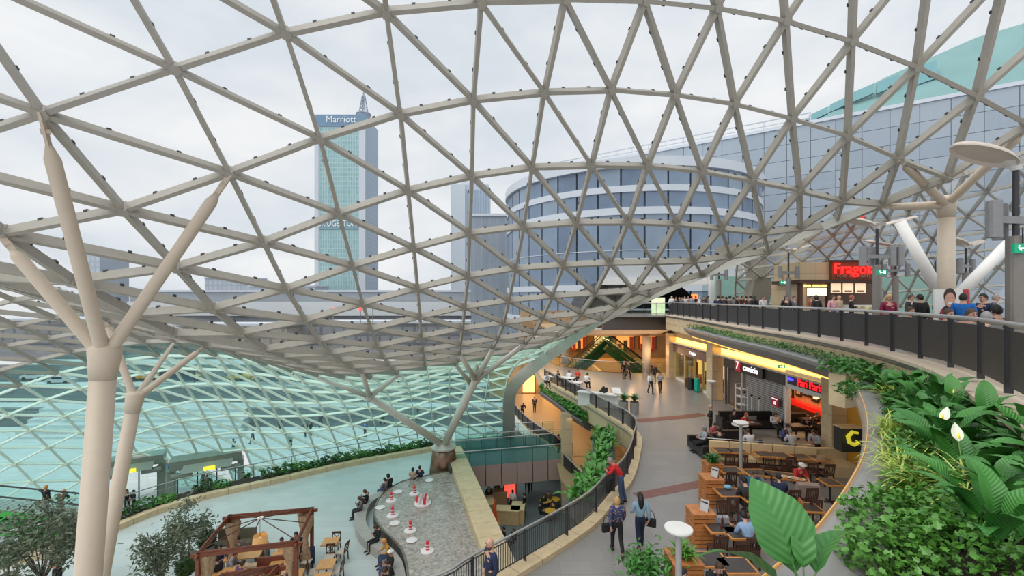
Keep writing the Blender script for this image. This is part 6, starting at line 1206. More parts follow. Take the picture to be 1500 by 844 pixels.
p = Gz(1052, 758, .9); m = MB(); m.sweep([p+V((-.3, .0, 0)), p+V((.3, 0, 0))], [(-.09, .5), (.09, .5), (.07, .92), (0, .97), (-.07, .92)]); tag(m.obj('draped_jacket', pmat((.30, .31, .33))), 'pale grey jacket over the chair behind the table with glasses', 'jacket')
p = G(1066, 716, .76); m = MB(); m.ball((0, 0, .07), .11, 8, 5, (1.3, 1, .6)); o = m.obj('cloth_bag', pmat((.2, .45, .6))); o.location = (p.x, p.y, .76); tag(o, 'small blue and white bag on the table left of the blue sweater', 'bag')
seat('man in a black jacket at the bottom edge looking down at the nearest table', 1046, 828, .1, 'sitlean', K, K, 'brown', 'short', s=1.05); seat('dark haired man cut off at the bottom edge left of the black jacketed man', 1003, 842, .8, 'sit', DK, K, 'black', 'short')
seat('woman with long black hair on the long sofa under the shutter', 1076, 604, .1, 'sit', K, K, 'black', 'long'); seat('red haired person in a red top by the round white table', 1088, 607, .5, 'sitlean', (.5, .02, .02), K, 'red', 'bob'); seat('woman in a white blouse on the sofa before the shutter', 1136, 607, .0, 'sitphone', WH, K, 'brown', 'long')
seat('man in a blue shirt leaning on the table behind the banquette', 1147, 624, .6, 'sitlean', (.06, .10, .25), K, 'black', 'short'); seat('person in a white shirt with back to the banquette', 1161, 634, pi, 'sitlean', (.6, .6, .62), JE, 'grey', 'short'); seat('person in a grey shirt facing left beside the near pillar', 1196, 633, -1.2, 'sitlean', (.35, .38, .42), K, 'brown', 'short')
seat('person in a red plaid top at the left sofas', 1047, 622, .4, 'sitphone', (.4, .10, .10), K, 'black', 'short'); seat('person in black at the left sofas', 1054, 630, pi-.4, 'sit', K, K, 'black', 'short'); seat('person in a grey hoodie at the left end sofa', 1030, 628, -pi/2, 'sit', (.35, .36, .38), K, 'grey', 'hood')
seat('person in a white top seen from behind left of the lamp pole', 1099, 634, pi, 'sitlean', (.65, .66, .68), JE, 'brown', 'short'); seat('child in a blue hood behind the cream banquette', 1113, 640, pi, 'sit', (.03, .14, .35), K, 'navy', 'hood', s=.8)
seat('dark clothed man at the table inside the restaurant front', 1181, 610, -.3, 'sitlean', K, K, 'brown', 'short'); seat('dark clothed person farther inside the restaurant front', 1192, 606, .3, 'sitlean', DK, K, 'brown', 'short')
p = G(1041, 596, 1.62); person('bald man in a black leather jacket standing with papers behind the sofas', (p.x, p.y, 0), -1.9, 'cross', K, K, 'grey', 'bald')
# ---- fountain sitters
zb = ZP+.45-.48
for px, py, rz, kd, top, tr, hr, st, l in ((605, 688, pi-.2, 'sit', BG, K, 'black', 'bob', 'woman in a beige coat sitting on the far fountain rim'), (615, 685, pi+.1, 'sit', N_, K, 'black', 'short', 'man in navy sitting beside the beige coat on the far fountain rim'),
    (563, 703, -2.0, 'sit', GY, JE, 'black', 'short', 'man in a grey jacket sitting on the fountain bench'), (571, 699, -2.4, 'sitlean', K, K, 'black', 'hood', 'person in a hooded black coat sitting on the fountain bench'), (528, 730, -1.3, 'sitphone', GY, DK, 'brown', 'long', 'woman in a grey coat on the left curve of the fountain bench'), (536, 720, -1.5, 'sitphone', K, K, 'brown', 'bob', 'woman in black on the left curve of the fountain bench'),
    (552, 772, -.9, 'sitphone', K, K, 'brown', 'bob', 'woman in black above the yellow coat on the fountain bench'), (569, 792, -1.0, 'sitlean', (.50, .26, .02), JE, 'orange', 'hood', 'person in a mustard yellow coat on the fountain bench'), (571, 810, -1.0, 'sit', K, JE, 'white', 'beret', 'person in a cream hat next to the yellow coat'), (574, 823, -1.0, 'sitlean', K, JE, 'brown', 'short', 'person in black below the cream hat on the fountain bench'), (565, 836, -.8, 'sitphone', K, K, 'brown', 'short', 'person at the bottom end of the fountain bench')):
    seat(l, px, py, rz, kd, top, tr, hr, st, z=zb+1.16)
# ---- pergolas and plaza cafe
M_PWOOD = mat('red_brown_beam', (.20, .055, .025), .45, var=.15); M_CURT = mat('beige_curtain', (.40, .27, .16), .8, var=.25, vs=9)
def pergola(label, cor, z, lamp=True, hide=()):
    fl, fr, br, bl = [V((c.x, c.y, 0)) for c in cor]; t = thing('pergola', label, 'pergola', ((fl.x+br.x)/2, (fl.y+br.y)/2, ZP)); B = t.location
    for a, b_ in ((fl, fr), (fr, br), (br, bl), (bl, fl)):
        d = (b_-a).normalized()*.25; m = MB(); m.bar(a-d+V((0, 0, z)), b_+d+V((0, 0, z)), .085, .13); m.obj('beam', M_PWOOD, t, base=B); m = MB(); m.bar(a+V((0, 0, z+.12)), b_+V((0, 0, z+.12)), .05, .06); m.obj('batten', M_PWOOD, t, base=B)
    for k, a in enumerate((fl, fr, br, bl)):
        m = MB(); m.box((a.x, a.y, (z+ZP)/2), (.13, .13, z-ZP)); m.obj('post', M_PWOOD, t, base=B)
        if k in hide: continue
        c = V(((fl.x+br.x)/2, (fl.y+br.y)/2, 0)); d = (c-a); d.z = 0; d.normalize(); m = MB(); n = 18
        for i, (zz, r_) in enumerate(((z-.05, .34), (z-.6, .26), (z-1.1, .11), (z-1.25, .10), (z-1.9, .2), (ZP+.15, .22))):
            for j in range(n): a_ = 2*pi*j/n; rr = r_*(1+.18*cos(6*a_)); m.v.append((a.x+d.x*.3+rr*cos(a_), a.y+d.y*.3+rr*sin(a_)*.7, zz))
        for i in range(5):
            for j in range(n): m.f.append((i*n+j, i*n+(j+1) % n, (i+1)*n+(j+1) % n, (i+1)*n+j)); m.m.append(0)
        m.obj('curtain', M_CURT, t, base=B, smooth=True)
    h = V(((fl.x+br.x)/2, (fl.y+br.y)/2, z+.55)); m = MB(); m.lathe([(.12, -.03), (.12, .03)], 12, h); m.obj('hub', M_WHITE, t, base=B)
    for q in (fl, fr, br, bl, (fl+fr)/2, (fr+br)/2, (br+bl)/2, (bl+fl)/2): m = MB(); m.tube([h, q+V((0, 0, z+.15))], .022, 5); m.obj('roof_rod', M_DKWOOD, t, base=B)
    if lamp:
        l = thing('drum_lamp', 'beige drum lamp hanging inside the pergola', 'lamp', (h.x+.1, h.y-.2, z-.3)); m = MB(); m.lathe([(.32, -.28), (.26, .22)], 18, cap=False); m.obj('shade', mat('drum_shade', (.62, .36, .14), .7, var=.06, emit=(.8, .4, .12), es=.25), l); m = MB(); m.tube([(0, 0, .2), (0, 0, 1.25)], .01, 4); m.obj('cord', M_BLACK, l); m = MB(); m.ball((0, 0, .05), .09); m.obj('bulb', M_WHITE, l)
zt = ZP+2.6
PC = [G(290, 814, zt), G(434, 797, zt), G(457, 748, zt), G(335, 759, zt)]
pergola('red brown timber pergola with curtains on the plaza', PC, zt)
a, b_ = G(325, 846, zt), G(408, 833, zt); pergola('second red brown pergola cut off by the bottom edge', [a+V((-.3, -2.8, 0)), b_+V((-.3, -2.8, 0)), b_, a], zt, False, (0, 3))
cz = ZP
def Gp(px, py, h): p = G(px, py, ZP+h); return V((p.x, p.y, ZP))
M_LT = mat('pale_orange_wood', (.62, .33, .12), .4, var=.12, vs=4)
for px, py, w_, d_, rz, l in ((357, 812, 1.5, .8, .25, 'long orange wooden table before the woman with the bun'), (412, 827, 1.0, .8, .2, 'orange wooden table at the brown bench in the pergola'), (331, 839, 1.5, .8, .35, 'orange wooden table with plates at the front of the pergola'), (416, 808, .9, .7, .1, 'pale table at the right side of the pergola'), (425, 843, 1.0, .8, .2, 'orange wooden table under the second pergola')): table(l, Gp(px, py, .75), w_, d_, rz, M_LT, ped=False)
for px, py, l, rz in ((484, 793, 'small pale wooden table farthest back right of the pergola', .1), (478, 826, 'small pale wooden table in the middle right of the pergola', .15), (471, 846, 'small pale wooden table at the bottom edge right of the pergola', .15)): table(l, Gp(px, py, .75), .72, .72, rz, M_LT)
M_XSEAT = mat('cream_seat_pad', (.55, .50, .42), .7, var=.05)
for px, py, rz, l in ((491, 797, .1, 'dark cross back chair behind the farthest pale table'), (501, 808, -pi/2-.1, 'dark cross back chair right of the farthest pale table'), (482, 816, .1, 'dark cross back chair between the two pale tables'), (494, 836, -pi/2, 'dark cross back chair right of the middle pale table'), (459, 838, pi/2+.3, 'dark cross back chair left of the middle pale table'), (449, 822, pi/2, 'dark cross back chair under the navy coat'), (438, 806, .3, 'dark cross back chair beside the black rucksack')): chair(l, Gp(px, py, .45), rz, M_DKWOOD, M_XSEAT)
for px, py, w_, rz, l, c in ((380, 806, 1.5, -.9, 'grey high backed bench right of the bun woman', mat('grey_bench', (.16, .15, .13), .6, var=.1)), (402, 836, 1.6, 0.2, 'red brown bench in the middle of the pergola', M_PWOOD), (344, 793, 1.8, .1, 'olive bench behind the bun woman', mat('olive_bench', (.12, .11, .07), .6, var=.1))):
    t = thing('cafe_bench', l, 'bench', Gp(px, py, .45), rz); m = MB(); m.box((0, 0, .40), (w_, .55, .12)); m.obj('seat', c, t); m = MB(); m.box((0, .27, .68), (w_, .1, .55)); m.obj('back', c, t)
    for s_ in (-1, 1): m = MB(); m.box((s_*(w_/2-.06), 0, .17), (.08, .5, .34)); m.obj('leg', M_PWOOD, t)
for px, py, rz, kd, top, tr, hr, st, l in ((353, 787, .0, 'sitlean', GY, K, 'black', 'bun', 'woman with a hair bun in grey behind the long pergola table'), (414, 788, .3, 'sitlean', WH, K, 'brown', 'short', 'man in a white shirt at the right side of the pergola'), (433, 784, .2, 'sit', K, K, 'black', 'long', 'woman with long dark hair at the right corner of the pergola'), (321, 822, -1.9, 'sitlean', K, K, 'brown', 'short', 'man in a black suit leaning over the front pergola table'), (322, 803, .4, 'sit', N_, K, 'black', 'short', 'person in dark blue behind the suited man'), (337, 813, 1.8, 'sitlean', (.30, .32, .36), K, 'brown', 'short', 'person in grey facing the suited man'), (348, 829, 2.6, 'sitlean', (.13, .06, .16), K, 'brown', 'bob', 'person in a patterned purple top at the front pergola table'), (417, 836, .6, 'sitlean', K, K, 'grey', 'bald', 'bald man at the table under the second pergola')): seat(l, px, py, rz, kd, top, tr, hr, st, z=ZP+1.16)
for px, py, c, l, nm in ((452, 808, N_, 'navy coat hanging on a chair right of the pergola', 'draped_coat'), (442, 800, K, 'black rucksack and scarf heaped on a chair at the pergola corner', 'rucksack'), (366, 832, (.50, .38, .25), 'cream coat over a chair at the front pergola table', 'draped_coat')):
    p = Gp(px, py, .75); m = MB(); m.sweep([p+V((-.25, .1, 0)), p+V((0, 0, 0)), p+V((.25, .1, 0))], [(-.16, .25), (.16, .22), (.12, .85), (0, .95), (-.12, .85)]); tag(m.obj(nm, pmat(c)), l, 'coat' if nm != 'rucksack' else 'rucksack')
p = G(84, 812, ZP+1.6); person('person in a dark coat standing under the olive trees at the lower left', (p.x, p.y, ZP), .2, 'cross', BR, K, 'black', 'short')
# ---- escalator riders, door users, pedestrians outside
for px, py, kd, rz, top, hr, l in ((67, 714, 'point', pi, K, 'orange', 'rider in a black jacket and orange cap standing on the green escalator'), (88, 721, 'lean', pi+.4, (.10, .09, .05), 'orange', 'rider in an orange cap bending over the escalator handrail')): p = PD(px, py, 26.9); person(l, (p.x, p.y, p.z-1.62), rz, kd, top, DK, hr, 'beanie')
for px, py, kd, rz, top, tr, hr, st, l in ((303, 727, 'walk', .2, K, K, 'black', 'short', 'person in black coming through the right street door'), (297, 727, 'stand', -.5, K, K, 'brown', 'short', 'person in black beside the right street door'), (357, 722, 'cross', .3, K, JE, 'black', 'short', 'person in black standing right of the street door'), (186, 751, 'stand', .5, K, K, 'brown', 'long', 'woman in black waiting at the left street door'), (196, 752, 'cross', -.6, K, K, 'black', 'short', 'person in black next to the woman at the left street door')): person(l, G(px, py, ZB), rz, kd, top, tr, hr, st)
for px, py, kd, top, hr, l in ((302, 700, 'walk', (.75, .03, .35), 'brown', 'pedestrian in a bright pink jacket outside the right street door'), (245, 705, 'stand', (.03, .22, .6), 'brown', 'pedestrian in a bright blue jacket outside between the doors'), (425, 658, 'walk', (.25, .45, .4), 'brown', 'pedestrian in a pale green coat outside'), (410, 634, 'stand', N_, 'black', 'pedestrian in navy outside below the middle of the glass wall'), (447, 640, 'walk', K, 'black', 'pedestrian in black outside right of the pale green coat'), (455, 638, 'stand', K, 'black', 'second pedestrian in black outside beside the first'), (370, 650, 'walk', GY, 'grey', 'pedestrian in grey outside'), (470, 626, 'stride', N_, 'black', 'pedestrian in dark blue far outside'), (560, 622, 'walk', K, 'black', 'pedestrian in black outside behind the fountain'), (535, 640, 'stand', (.02, .12, .4), 'brown', 'pedestrian in royal blue outside behind the fountain'), (342, 668, 'walk', (.02, .15, .2), 'black', 'pedestrian in teal outside right of the door'), (612, 615, 'stand', BR, 'black', 'pedestrian in brown outside behind the far column')): person(l, G(px, py, ZB), random.uniform(-2, 2), kd, top, K, hr, 'short')
# ---- lowest level under the footbridge
def desk(label, px, py, w_, d_, rz):
    p = G(px, py, ZB); t = thing('counter', label, 'counter', p, rz); m = MB(); m.box((0, 0, .5), (w_, d_, 1.0)); o = m.obj('body', mat('pale_oak', (.60, .42, .22), .5, var=.08), t); m = MB(); m.box((0, 0, 1.02), (w_+.08, d_+.08, .05)); m.obj('top', mat('pale_oak_top', (.68, .52, .3), .4, var=.05), t); m = MB(); m.box((0, 0, .03), (w_-.1, d_-.1, .06)); m.obj('plinth', M_BLACK, t)
desk('pale oak information counter at the left under the footbridge', 714, 752, .9, 1.7, .25); desk('pale oak counter behind the left one', 728, 738, 1.5, .8, .1); desk('pink oak counter in the middle under the footbridge', 744, 766, 1.6, .8, -.1); desk('pale oak counter right of the pink one', 759, 762, .9, 1.3, -.1)
p = G(747, 738, ZB); t = thing('display_stand', 'red framed display screen under the footbridge', 'screen', p); m = MB(); m.box((0, 0, 1.2), (1.05, .14, 1.6)); m.obj('frame', mat('red_frame', (.55, .03, .02), .4, var=0), t); m = MB(); m.box((0, -.08, 1.22), (.86, .02, 1.4)); m.obj('screen', mat('red_screen', (1, .15, .1), .4, var=.8, vs=2, emit=(1, .12, .08), es=.9), t); m = MB(); m.box((0, 0, .2), (.2, .2, .4)); m.obj('foot', M_BLACK, t)
p = G(724, 770, ZB); t = thing('upright_sign', 'orange red upright sign blade on an oak foot', 'sign', p, .3); m = MB(); m.add([(-.12, -.03, .2), (.22, -.03, .2), (.12, -.03, 1.75), (0, -.03, 1.75), (-.12, .03, .2), (.22, .03, .2), (.12, .03, 1.75), (0, .03, 1.75)], [(0, 1, 2, 3), (7, 6, 5, 4), (0, 4, 5, 1), (1, 5, 6, 2), (2, 6, 7, 3), (3, 7, 4, 0)]); m.obj('blade', mat('orange_red', (.85, .10, .02), .4, var=0), t); m = MB(); m.box((0, 0, .1), (.7, .5, .2)); m.obj('foot', MATS['pale_oak'], t)
M_YT = mat('yellow_table', (.75, .42, .05), .4, var=.05)
for px, py, l in ((806, 748, 'round amber cafe table nearest under the footbridge'), (799, 733, 'round amber cafe table behind the nearest one'), (812, 731, 'round amber cafe table at the right under the footbridge')):
    p = G(px, py, ZB+.74); t = thing('round_table', l, 'table', (p.x, p.y, ZB)); m = MB(); m.lathe([(.42, .71), (.42, .75)], 16); m.obj('table_top', M_YT, t); m = MB(); m.lathe([(.2, 0), (.04, .05), (.04, .71)], 10); m.obj('leg', M_LEG, t)
for px, py, kd, rz, top, hr, l in ((716, 745, 'stand', .3, K, 'black', 'clerk in black behind the left oak counter'), (728, 735, 'cross', .0, BR, 'brown', 'person in brown behind the far oak counter'), (751, 752, 'stand', pi, WH, 'black', 'person in a white shirt at the red screen'), (768, 757, 'stand', -2, K, 'black', 'person in black standing right of the counters'), (772, 722, 'walk', pi, K, 'black', 'person in black walking away under the footbridge'), (777, 720, 'stand', pi, BR, 'brown', 'person in brown walking away under the footbridge')): person(l, G(px, py, ZB), rz, kd, top, K, hr, 'short')
for px, py, rz, top, hr, l in ((737, 775, -1.3, K, 'black', 'person in black sitting with legs stretched at the bottom of the lowest level'), (752, 778, -.8, K, 'brown', 'second person sitting at the bottom of the lowest level'), (797, 727, .4, K, 'black', 'cafe guest in black at the left amber table'), (803, 722, -.3, BR, 'brown', 'cafe guest in brown at the far amber table'), (792, 738, 1.2, K, 'black', 'cafe guest in black facing right'), (810, 735, pi, BR, 'brown', 'cafe guest in brown from behind')): seat(l, px, py, rz, 'sit', top, K, hr, 'short', z=ZB+1.16)
# ---- mezzanine people
for px, py, kd, rz, top, l in ((818, 668, 'stand', 1.2, K, 'person in black at the right end of the far footbridge'), (765, 612, 'lean', .3, K, 'person in black leaning on the mezzanine railing'), (783, 604, 'stand', .3, K, 'person in black standing in the amber mezzanine')): person(l, G(px, py, ZP), rz, kd, top, K, 'black', 'short')
# ---- crowd on the upper terrace
def ter(px, d): return V(((px-750)/F*d, d, Z2))
for px, d, kd, rz, top, tr, hr, st, l in ((1302, 15.6, 'stand', -.1, (.22, .01, .05), K, 'blond', 'long', 'blond woman in a maroon sweater standing at the terrace railing'), (1348, 14.8, 'stand', pi, K, K, 'black', 'short', 'man in a black jacket with his back turned beside the maroon sweater'), (1334, 17.5, 'stand', .4, DK, K, 'brown', 'short', 'person in dark grey behind the black jacketed man'), (1411, 12.2, 'stand', 2.2, (.01, .13, .45), JE, 'black', 'short', 'man in a bright blue jacket on the terrace'), (1441, 12.6, 'stand', -1.6, N_, JE, 'black', 'short', 'young man in a navy jacket facing left on the terrace'), (1458, 16, 'stand', .6, GY, JE, 'grey', 'short', 'grey haired person behind the navy jacket'),
    (1247, 21, 'cross', 1.0, K, K, 'red', 'bob', 'red haired woman in black before the kiosk menu boards'), (1220, 22.5, 'stand', .2, (.55, .30, .32), JE, 'brown', 'bob', 'woman in a pale pink jacket before the kiosk'), (1196, 24, 'stand', pi, K, K, 'black', 'hood', 'person in a black hood before the kiosk light box'), (1229, 25, 'stand', .2, BG, JE, 'blond', 'short', 'fair haired person behind the pink jacket'), (1188, 27.6, 'stand', .3, (.35, .10, .06), K, 'brown', 'short', 'person in rust red left of the black hood'), (1152, 24.5, 'stand', -.2, K, DK, 'black', 'long', 'woman with long black hair left of the kiosk'), (1163, 26, 'stand', .4, GY, K, 'brown', 'short', 'person in grey between the kiosk and the long haired woman'), (1105, 27, 'stand', pi, K, K, 'black', 'long', 'woman in a black coat right under the arch post'), (1118, 29.5, 'stand', .1, WH, K, 'brown', 'short', 'person in pale clothes right of the arch post')): person(l, ter(px, d), rz, kd, top, tr, hr, st)
for px, py, d, rz, top, hr, l in ((1392, 461, 10.6, .1, GY, 'brown', 'seated person looking over the railing left of the bright blue jacket'), (1425, 462, 9.7, -.1, (.35, .20, .16), 'brown', 'seated person looking over the railing right of the bright blue jacket'), (1458, 456, 10.3, pi-.4, DK, 'black', 'seated person in dark clothes before the thick lamp post'), (1335, 457, 12.4, .3, DK, 'brown', 'seated person in dark clothes under the maroon sweater'), (1375, 452, 13.4, .3, BR, 'black', 'seated person in brown in front of the poster'), (1446, 466, 9.3, 2., GY, 'grey', 'seated person bending down at the railing')): p = PD(px, py, d); person(l, (p.x, p.y, Z2), rz, 'sit', top, K, hr, 'short', s=max(.8, (p.z-Z2)/1.16))
rnd = random.Random(5)
cl = [K, N_, DK, GY, BR, (.10, .02, .02), (.25, .25, .28)]
for k, px in enumerate((984, 990, 995, 999, 1003, 1008, 1013, 1019, 1025, 1031, 1037)): person('person in the dense crowd before the dark arched tunnel, %s from the left' % ORD[k], ter(px, 41.5+rnd.random()*3), rnd.uniform(-1, 4), rnd.choice(('stand', 'cross', 'walk')), cl[k % 7] if k % 4 else WH, K, rnd.choice(('black', 'brown', 'blond')), rnd.choice(('short', 'long')), 0, rnd.uniform(.94, 1.04), 'crowd before the arched tunnel')
for k, px in enumerate((1052, 1058, 1064, 1069, 1074, 1080, 1087, 1093, 1099)): person('person in the row of people left of the arch post, %s from the left' % ORD[k], ter(px, 30+rnd.random()*5), rnd.uniform(-1, 4), rnd.choice(('stand', 'cross', 'walk')), cl[(k*3+1) % 7], K, rnd.choice(('black', 'brown', 'grey')), rnd.choice(('short', 'short', 'bob')), 0, rnd.uniform(.94, 1.04), 'crowd left of the arch post')
# ================================================================== plants
def leaf_mat(name, col, col2, freq=0., rough=.38, along=.9):
    m = bpy.data.materials.new(name); m.use_nodes = True; t = m.node_tree; b = t.nodes['Principled BSDF']; b.inputs['Roughness'].default_value = rough
    x = t.nodes.new('ShaderNodeTexCoord'); n = t.nodes.new('ShaderNodeTexNoise'); n.inputs['Scale'].default_value = 5; oi = t.nodes.new('ShaderNodeObjectInfo')
    r = t.nodes.new('ShaderNodeMix'); r.data_type = 'RGBA'; r.inputs[6].default_value = tuple(col)+(1,); r.inputs[7].default_value = tuple(col2)+(1,)
    ad = t.nodes.new('ShaderNodeMath'); ad.operation = 'MULTIPLY_ADD'; ad.inputs[1].default_value = .45
    ml = t.nodes.new('ShaderNodeMath'); ml.operation = 'MULTIPLY'; ml.inputs[1].default_value = .5
    t.links.new(x.outputs['Object'], n.inputs['Vector']); t.links.new(oi.outputs['Random'], ml.inputs[0]); t.links.new(n.outputs['Fac'], ad.inputs[0]); t.links.new(ml.outputs[0], ad.inputs[2]); t.links.new(ad.outputs[0], r.inputs[0]); t.links.new(r.outputs[2], b.inputs['Base Color'])
    if freq:
        s = t.nodes.new('ShaderNodeSeparateXYZ'); ab = t.nodes.new('ShaderNodeMath'); ab.operation = 'ABSOLUTE'; mm = t.nodes.new('ShaderNodeMath'); mm.operation = 'MULTIPLY_ADD'; mm.inputs[1].default_value = -along
        sc = t.nodes.new('ShaderNodeMath'); sc.operation = 'MULTIPLY'; sc.inputs[1].default_value = freq; sn = t.nodes.new('ShaderNodeMath'); sn.operation = 'SINE'; bp = t.nodes.new('ShaderNodeBump'); bp.inputs['Strength'].default_value = .3; bp.inputs['Distance'].default_value = .01
        t.links.new(x.outputs['Object'], s.inputs[0]); t.links.new(s.outputs[1], ab.inputs[0]); t.links.new(ab.outputs[0], mm.inputs[0]); t.links.new(s.outputs[0], mm.inputs[2]); t.links.new(mm.outputs[0], sc.inputs[0]); t.links.new(sc.outputs[0], sn.inputs[0]); t.links.new(sn.outputs[0], bp.inputs['Height']); t.links.new(bp.outputs['Normal'], b.inputs['Normal'])
    b.inputs['Transmission Weight'].default_value = 0; b.inputs['Subsurface Weight'].default_value = 0
    MATS[name] = m; return m
L_LILY = leaf_mat('peace_lily_leaf', (.022, .135, .022), (.085, .29, .05), 210); L_BIG = leaf_mat('broad_leaf', (.028, .14, .025), (.07, .25, .05), 95)
L_GRASS = leaf_mat('yellow_green_leaf', (.33, .48, .04), (.60, .66, .20)); L_IVY = leaf_mat('ivy_leaf', (.03, .14, .015), (.13, .33, .045)); L_SHRUB = leaf_mat('shrub_leaf', (.02, .11, .018), (.08, .27, .045))
L_OLIVE = leaf_mat('olive_leaf', (.05, .075, .04), (.17, .215, .13)); L_BUSH = leaf_mat('box_leaf', (.02, .06, .012), (.05, .12, .02)); L_LEAFY = leaf_mat('mid_green_leaf', (.035, .17, .025), (.12, .36, .06)); M_STEM = mat('green_stem', (.10, .22, .05), .5, var=.1); M_BARK = mat('grey_bark', (.10, .08, .06), .8, var=.2)
M_SPATHE = mat('white_spathe', (.80, .82, .70), .5, var=.03)
def leaf(L, Wd, arch, fold=.25, n=7, wave=.0, petiole=0., shape=.8):
    """blade along +X that arches downwards, its stalk first"""
    m = MB(); cx, cz, a = 0., 0., arch*.4; pts = []
    for i in range(n+1):
        t = i/n; w = Wd*.5*(sin(pi*min(1, t**shape*1.0)))**.85 if 0 < i < n else (.006 if i == 0 else .0015)
        pts.append((cx, cz, w)); cx += cos(a)*L/n; cz += sin(a)*L/n; a -= arch*1.5/n
    o = petiole
    for i, (x, z, w) in enumerate(pts):
        wv = wave*sin(i*1.9)
        for s in (-1, -.5, 0, .5, 1): m.v.append((x+o, s*w, z + abs(s)*w*fold*(1.15 if abs(s) < 1 else .85) + wv*s*w))
    for i in range(n):
        for j in range(4): m.f.append((i*5+j, (i+1)*5+j, (i+1)*5+j+1, i*5+j+1)); m.m.append(0)
    if petiole:
        m.cur = 1; m.tube([(0, 0, -petiole*.12), (petiole*.5, 0, .0), (petiole+.02, 0, 0)], [.009, .007, .006], 5, cap=False)
    return m
def spathe():
    m = leaf(.20, .10, -.3, .55, 6, shape=.7); m.cur = 1; m.tube([(.02, 0, .03), (.07, 0, .055)], [.011, .008], 6); m.cur = 2; m.tube([(-.42, 0, -.12), (-.2, 0, -.03), (0, 0, 0)], .006, 5); return m
rnd = random.Random(21)
LILY = [leaf(l, l*.36, a, .28, 7, w, .28).mesh('leaf', [L_LILY, M_STEM], True) for l, a, w in ((.46, 1.0, .1), (.54, 1.3, .15), (.40, .7, .0), (.58, 1.1, .12), (.50, 1.6, .08))]
SPA = spathe().mesh('flower', [M_SPATHE, MATS['yellow_paint'], M_STEM], True)
def put_leaf(par, me, loc, az, el, s=1., roll=0., name='leaf'):
    o = bpy.data.objects.new(name, me); COL.objects.link(o); o.parent = par; o.location = loc; o.rotation_euler = (roll, -el, az); o.scale = (s, s, s); return o
def lily(loc, label, n=15, s=1., flowers=0):
    t = thing('peace_lily', label, 'plant', loc, 0, None)
    for k in range(n):
        az = k*2.4 + rnd.uniform(-.3, .3); el = rnd.uniform(.25, 1.05) if k > n*.35 else rnd.uniform(.9, 1.35)
        put_leaf(t, rnd.choice(LILY), (rnd.uniform(-.05, .05), rnd.uniform(-.05, .05), rnd.uniform(0, .08)), az, el, s*rnd.uniform(.85, 1.2), rnd.uniform(-.35, .35))
    for k in range(flowers): put_leaf(t, SPA, (rnd.uniform(-.15, .15), rnd.uniform(-.15, .1), .62*s+rnd.uniform(-.05, .12)), rnd.uniform(0, 6), rnd.uniform(.9, 1.2), s, name='flower')
    return t
def S(x, y):
    """soil height in the foreground planter"""
    f = lambda P: min(P, key=lambda q: abs(q.y-y)).x
    a, b_ = f(inner), f(outer); return V((x, y, 5.14 + .48*min(1, max(0, (x-a)/max(.3, b_-a)))))
LP = [(9.95, 12.1, .85, 0, 'peace lily at the far tip of the planter'), (9.6, 11.2, .85, 0, 'peace lily against the coping near the far tip'), (9.2, 10.5, .9, 0, 'peace lily third from the far tip'), (8.9, 9.7, .9, 1, 'peace lily tight under the railing with the farthest white flower'), (8.4, 9.2, .9, 0, 'broad peace lily in the middle of the far half'), (8.1, 8.3, .95, 1, 'peace lily with a white flower beside the coping'), (7.45, 7.9, .95, 0, 'peace lily close behind the metal edge'), (7.2, 7.1, 1.0, 1, 'large peace lily at the middle of the planter with an upright white flower'), (6.5, 6.7, 1.0, 0, 'peace lily in front of the tall white flower'), (6.6, 6.1, .95, 0, 'large peace lily beside the coping at the right edge of the picture'), (5.75, 5.7, 1.1, 1, 'peace lily with an upright white flower above the yellow grass'), (6.2, 5.1, 1.1, 0, 'large peace lily low at the right'), (5.05, 4.9, 1.05, 1, 'peace lily with a low white flower near the bottom edge'), (5.5, 4.35, 1.05, 0, 'peace lily at the bottom right corner'), (4.55, 4.15, 1.0, 0, 'peace lily at the bottom edge right of the ivy'), (4.05, 3.65, .95, 0, 'peace lily at the bottom edge among the ivy'), (4.9, 3.7, 1.0, 0, 'peace lily cut off by the bottom edge at the right')]
for x, y, sc, fl, l in LP: lily(S(x, y), l, 17, sc, fl)
def tuft(name, label, loc, m_, n, L, Wd, spread, par=None, cat='plant', group=None, arch=1.5):
    t = thing(name, label, cat, loc, 0, group) if label else par; m = MB()
    for k in range(n):
        lf = leaf(L*rnd.uniform(.7, 1.15), Wd, arch*rnd.uniform(.6, 1.2), .3, 5); az = rnd.uniform(0, 2*pi); el = rnd.uniform(.35, 1.3); R = Matrix.Rotation(az, 3, 'Z') @ Matrix.Rotation(-el, 3, 'Y'); o = V((rnd.gauss(0, spread), rnd.gauss(0, spread), 0)); m.add([o + R @ V(v) for v in lf.v], lf.f)
    f = m.obj('foliage', m_, t, smooth=True); f['kind'] = 'stuff'; return t
for x, y, l in ((5.05, 5.5, 'yellow green grass plant in front of the upright white flower'), (5.5, 6.1, 'yellow green grass plant left of the large low lily'), (4.65, 4.9, 'yellow green grass plant nearest the camera'), (8.6, 9.8, 'yellow green grass plant by the metal edge far off'), (6.4, 7.3, 'yellow green grass plant in the middle of the planter'), (4.75, 4.45, 'yellow green grass plant beside the ivy')): tuft('grass_plant', l, S(x, y)+V((0, 0, .08)), L_GRASS, 150, .58, .024, .10)
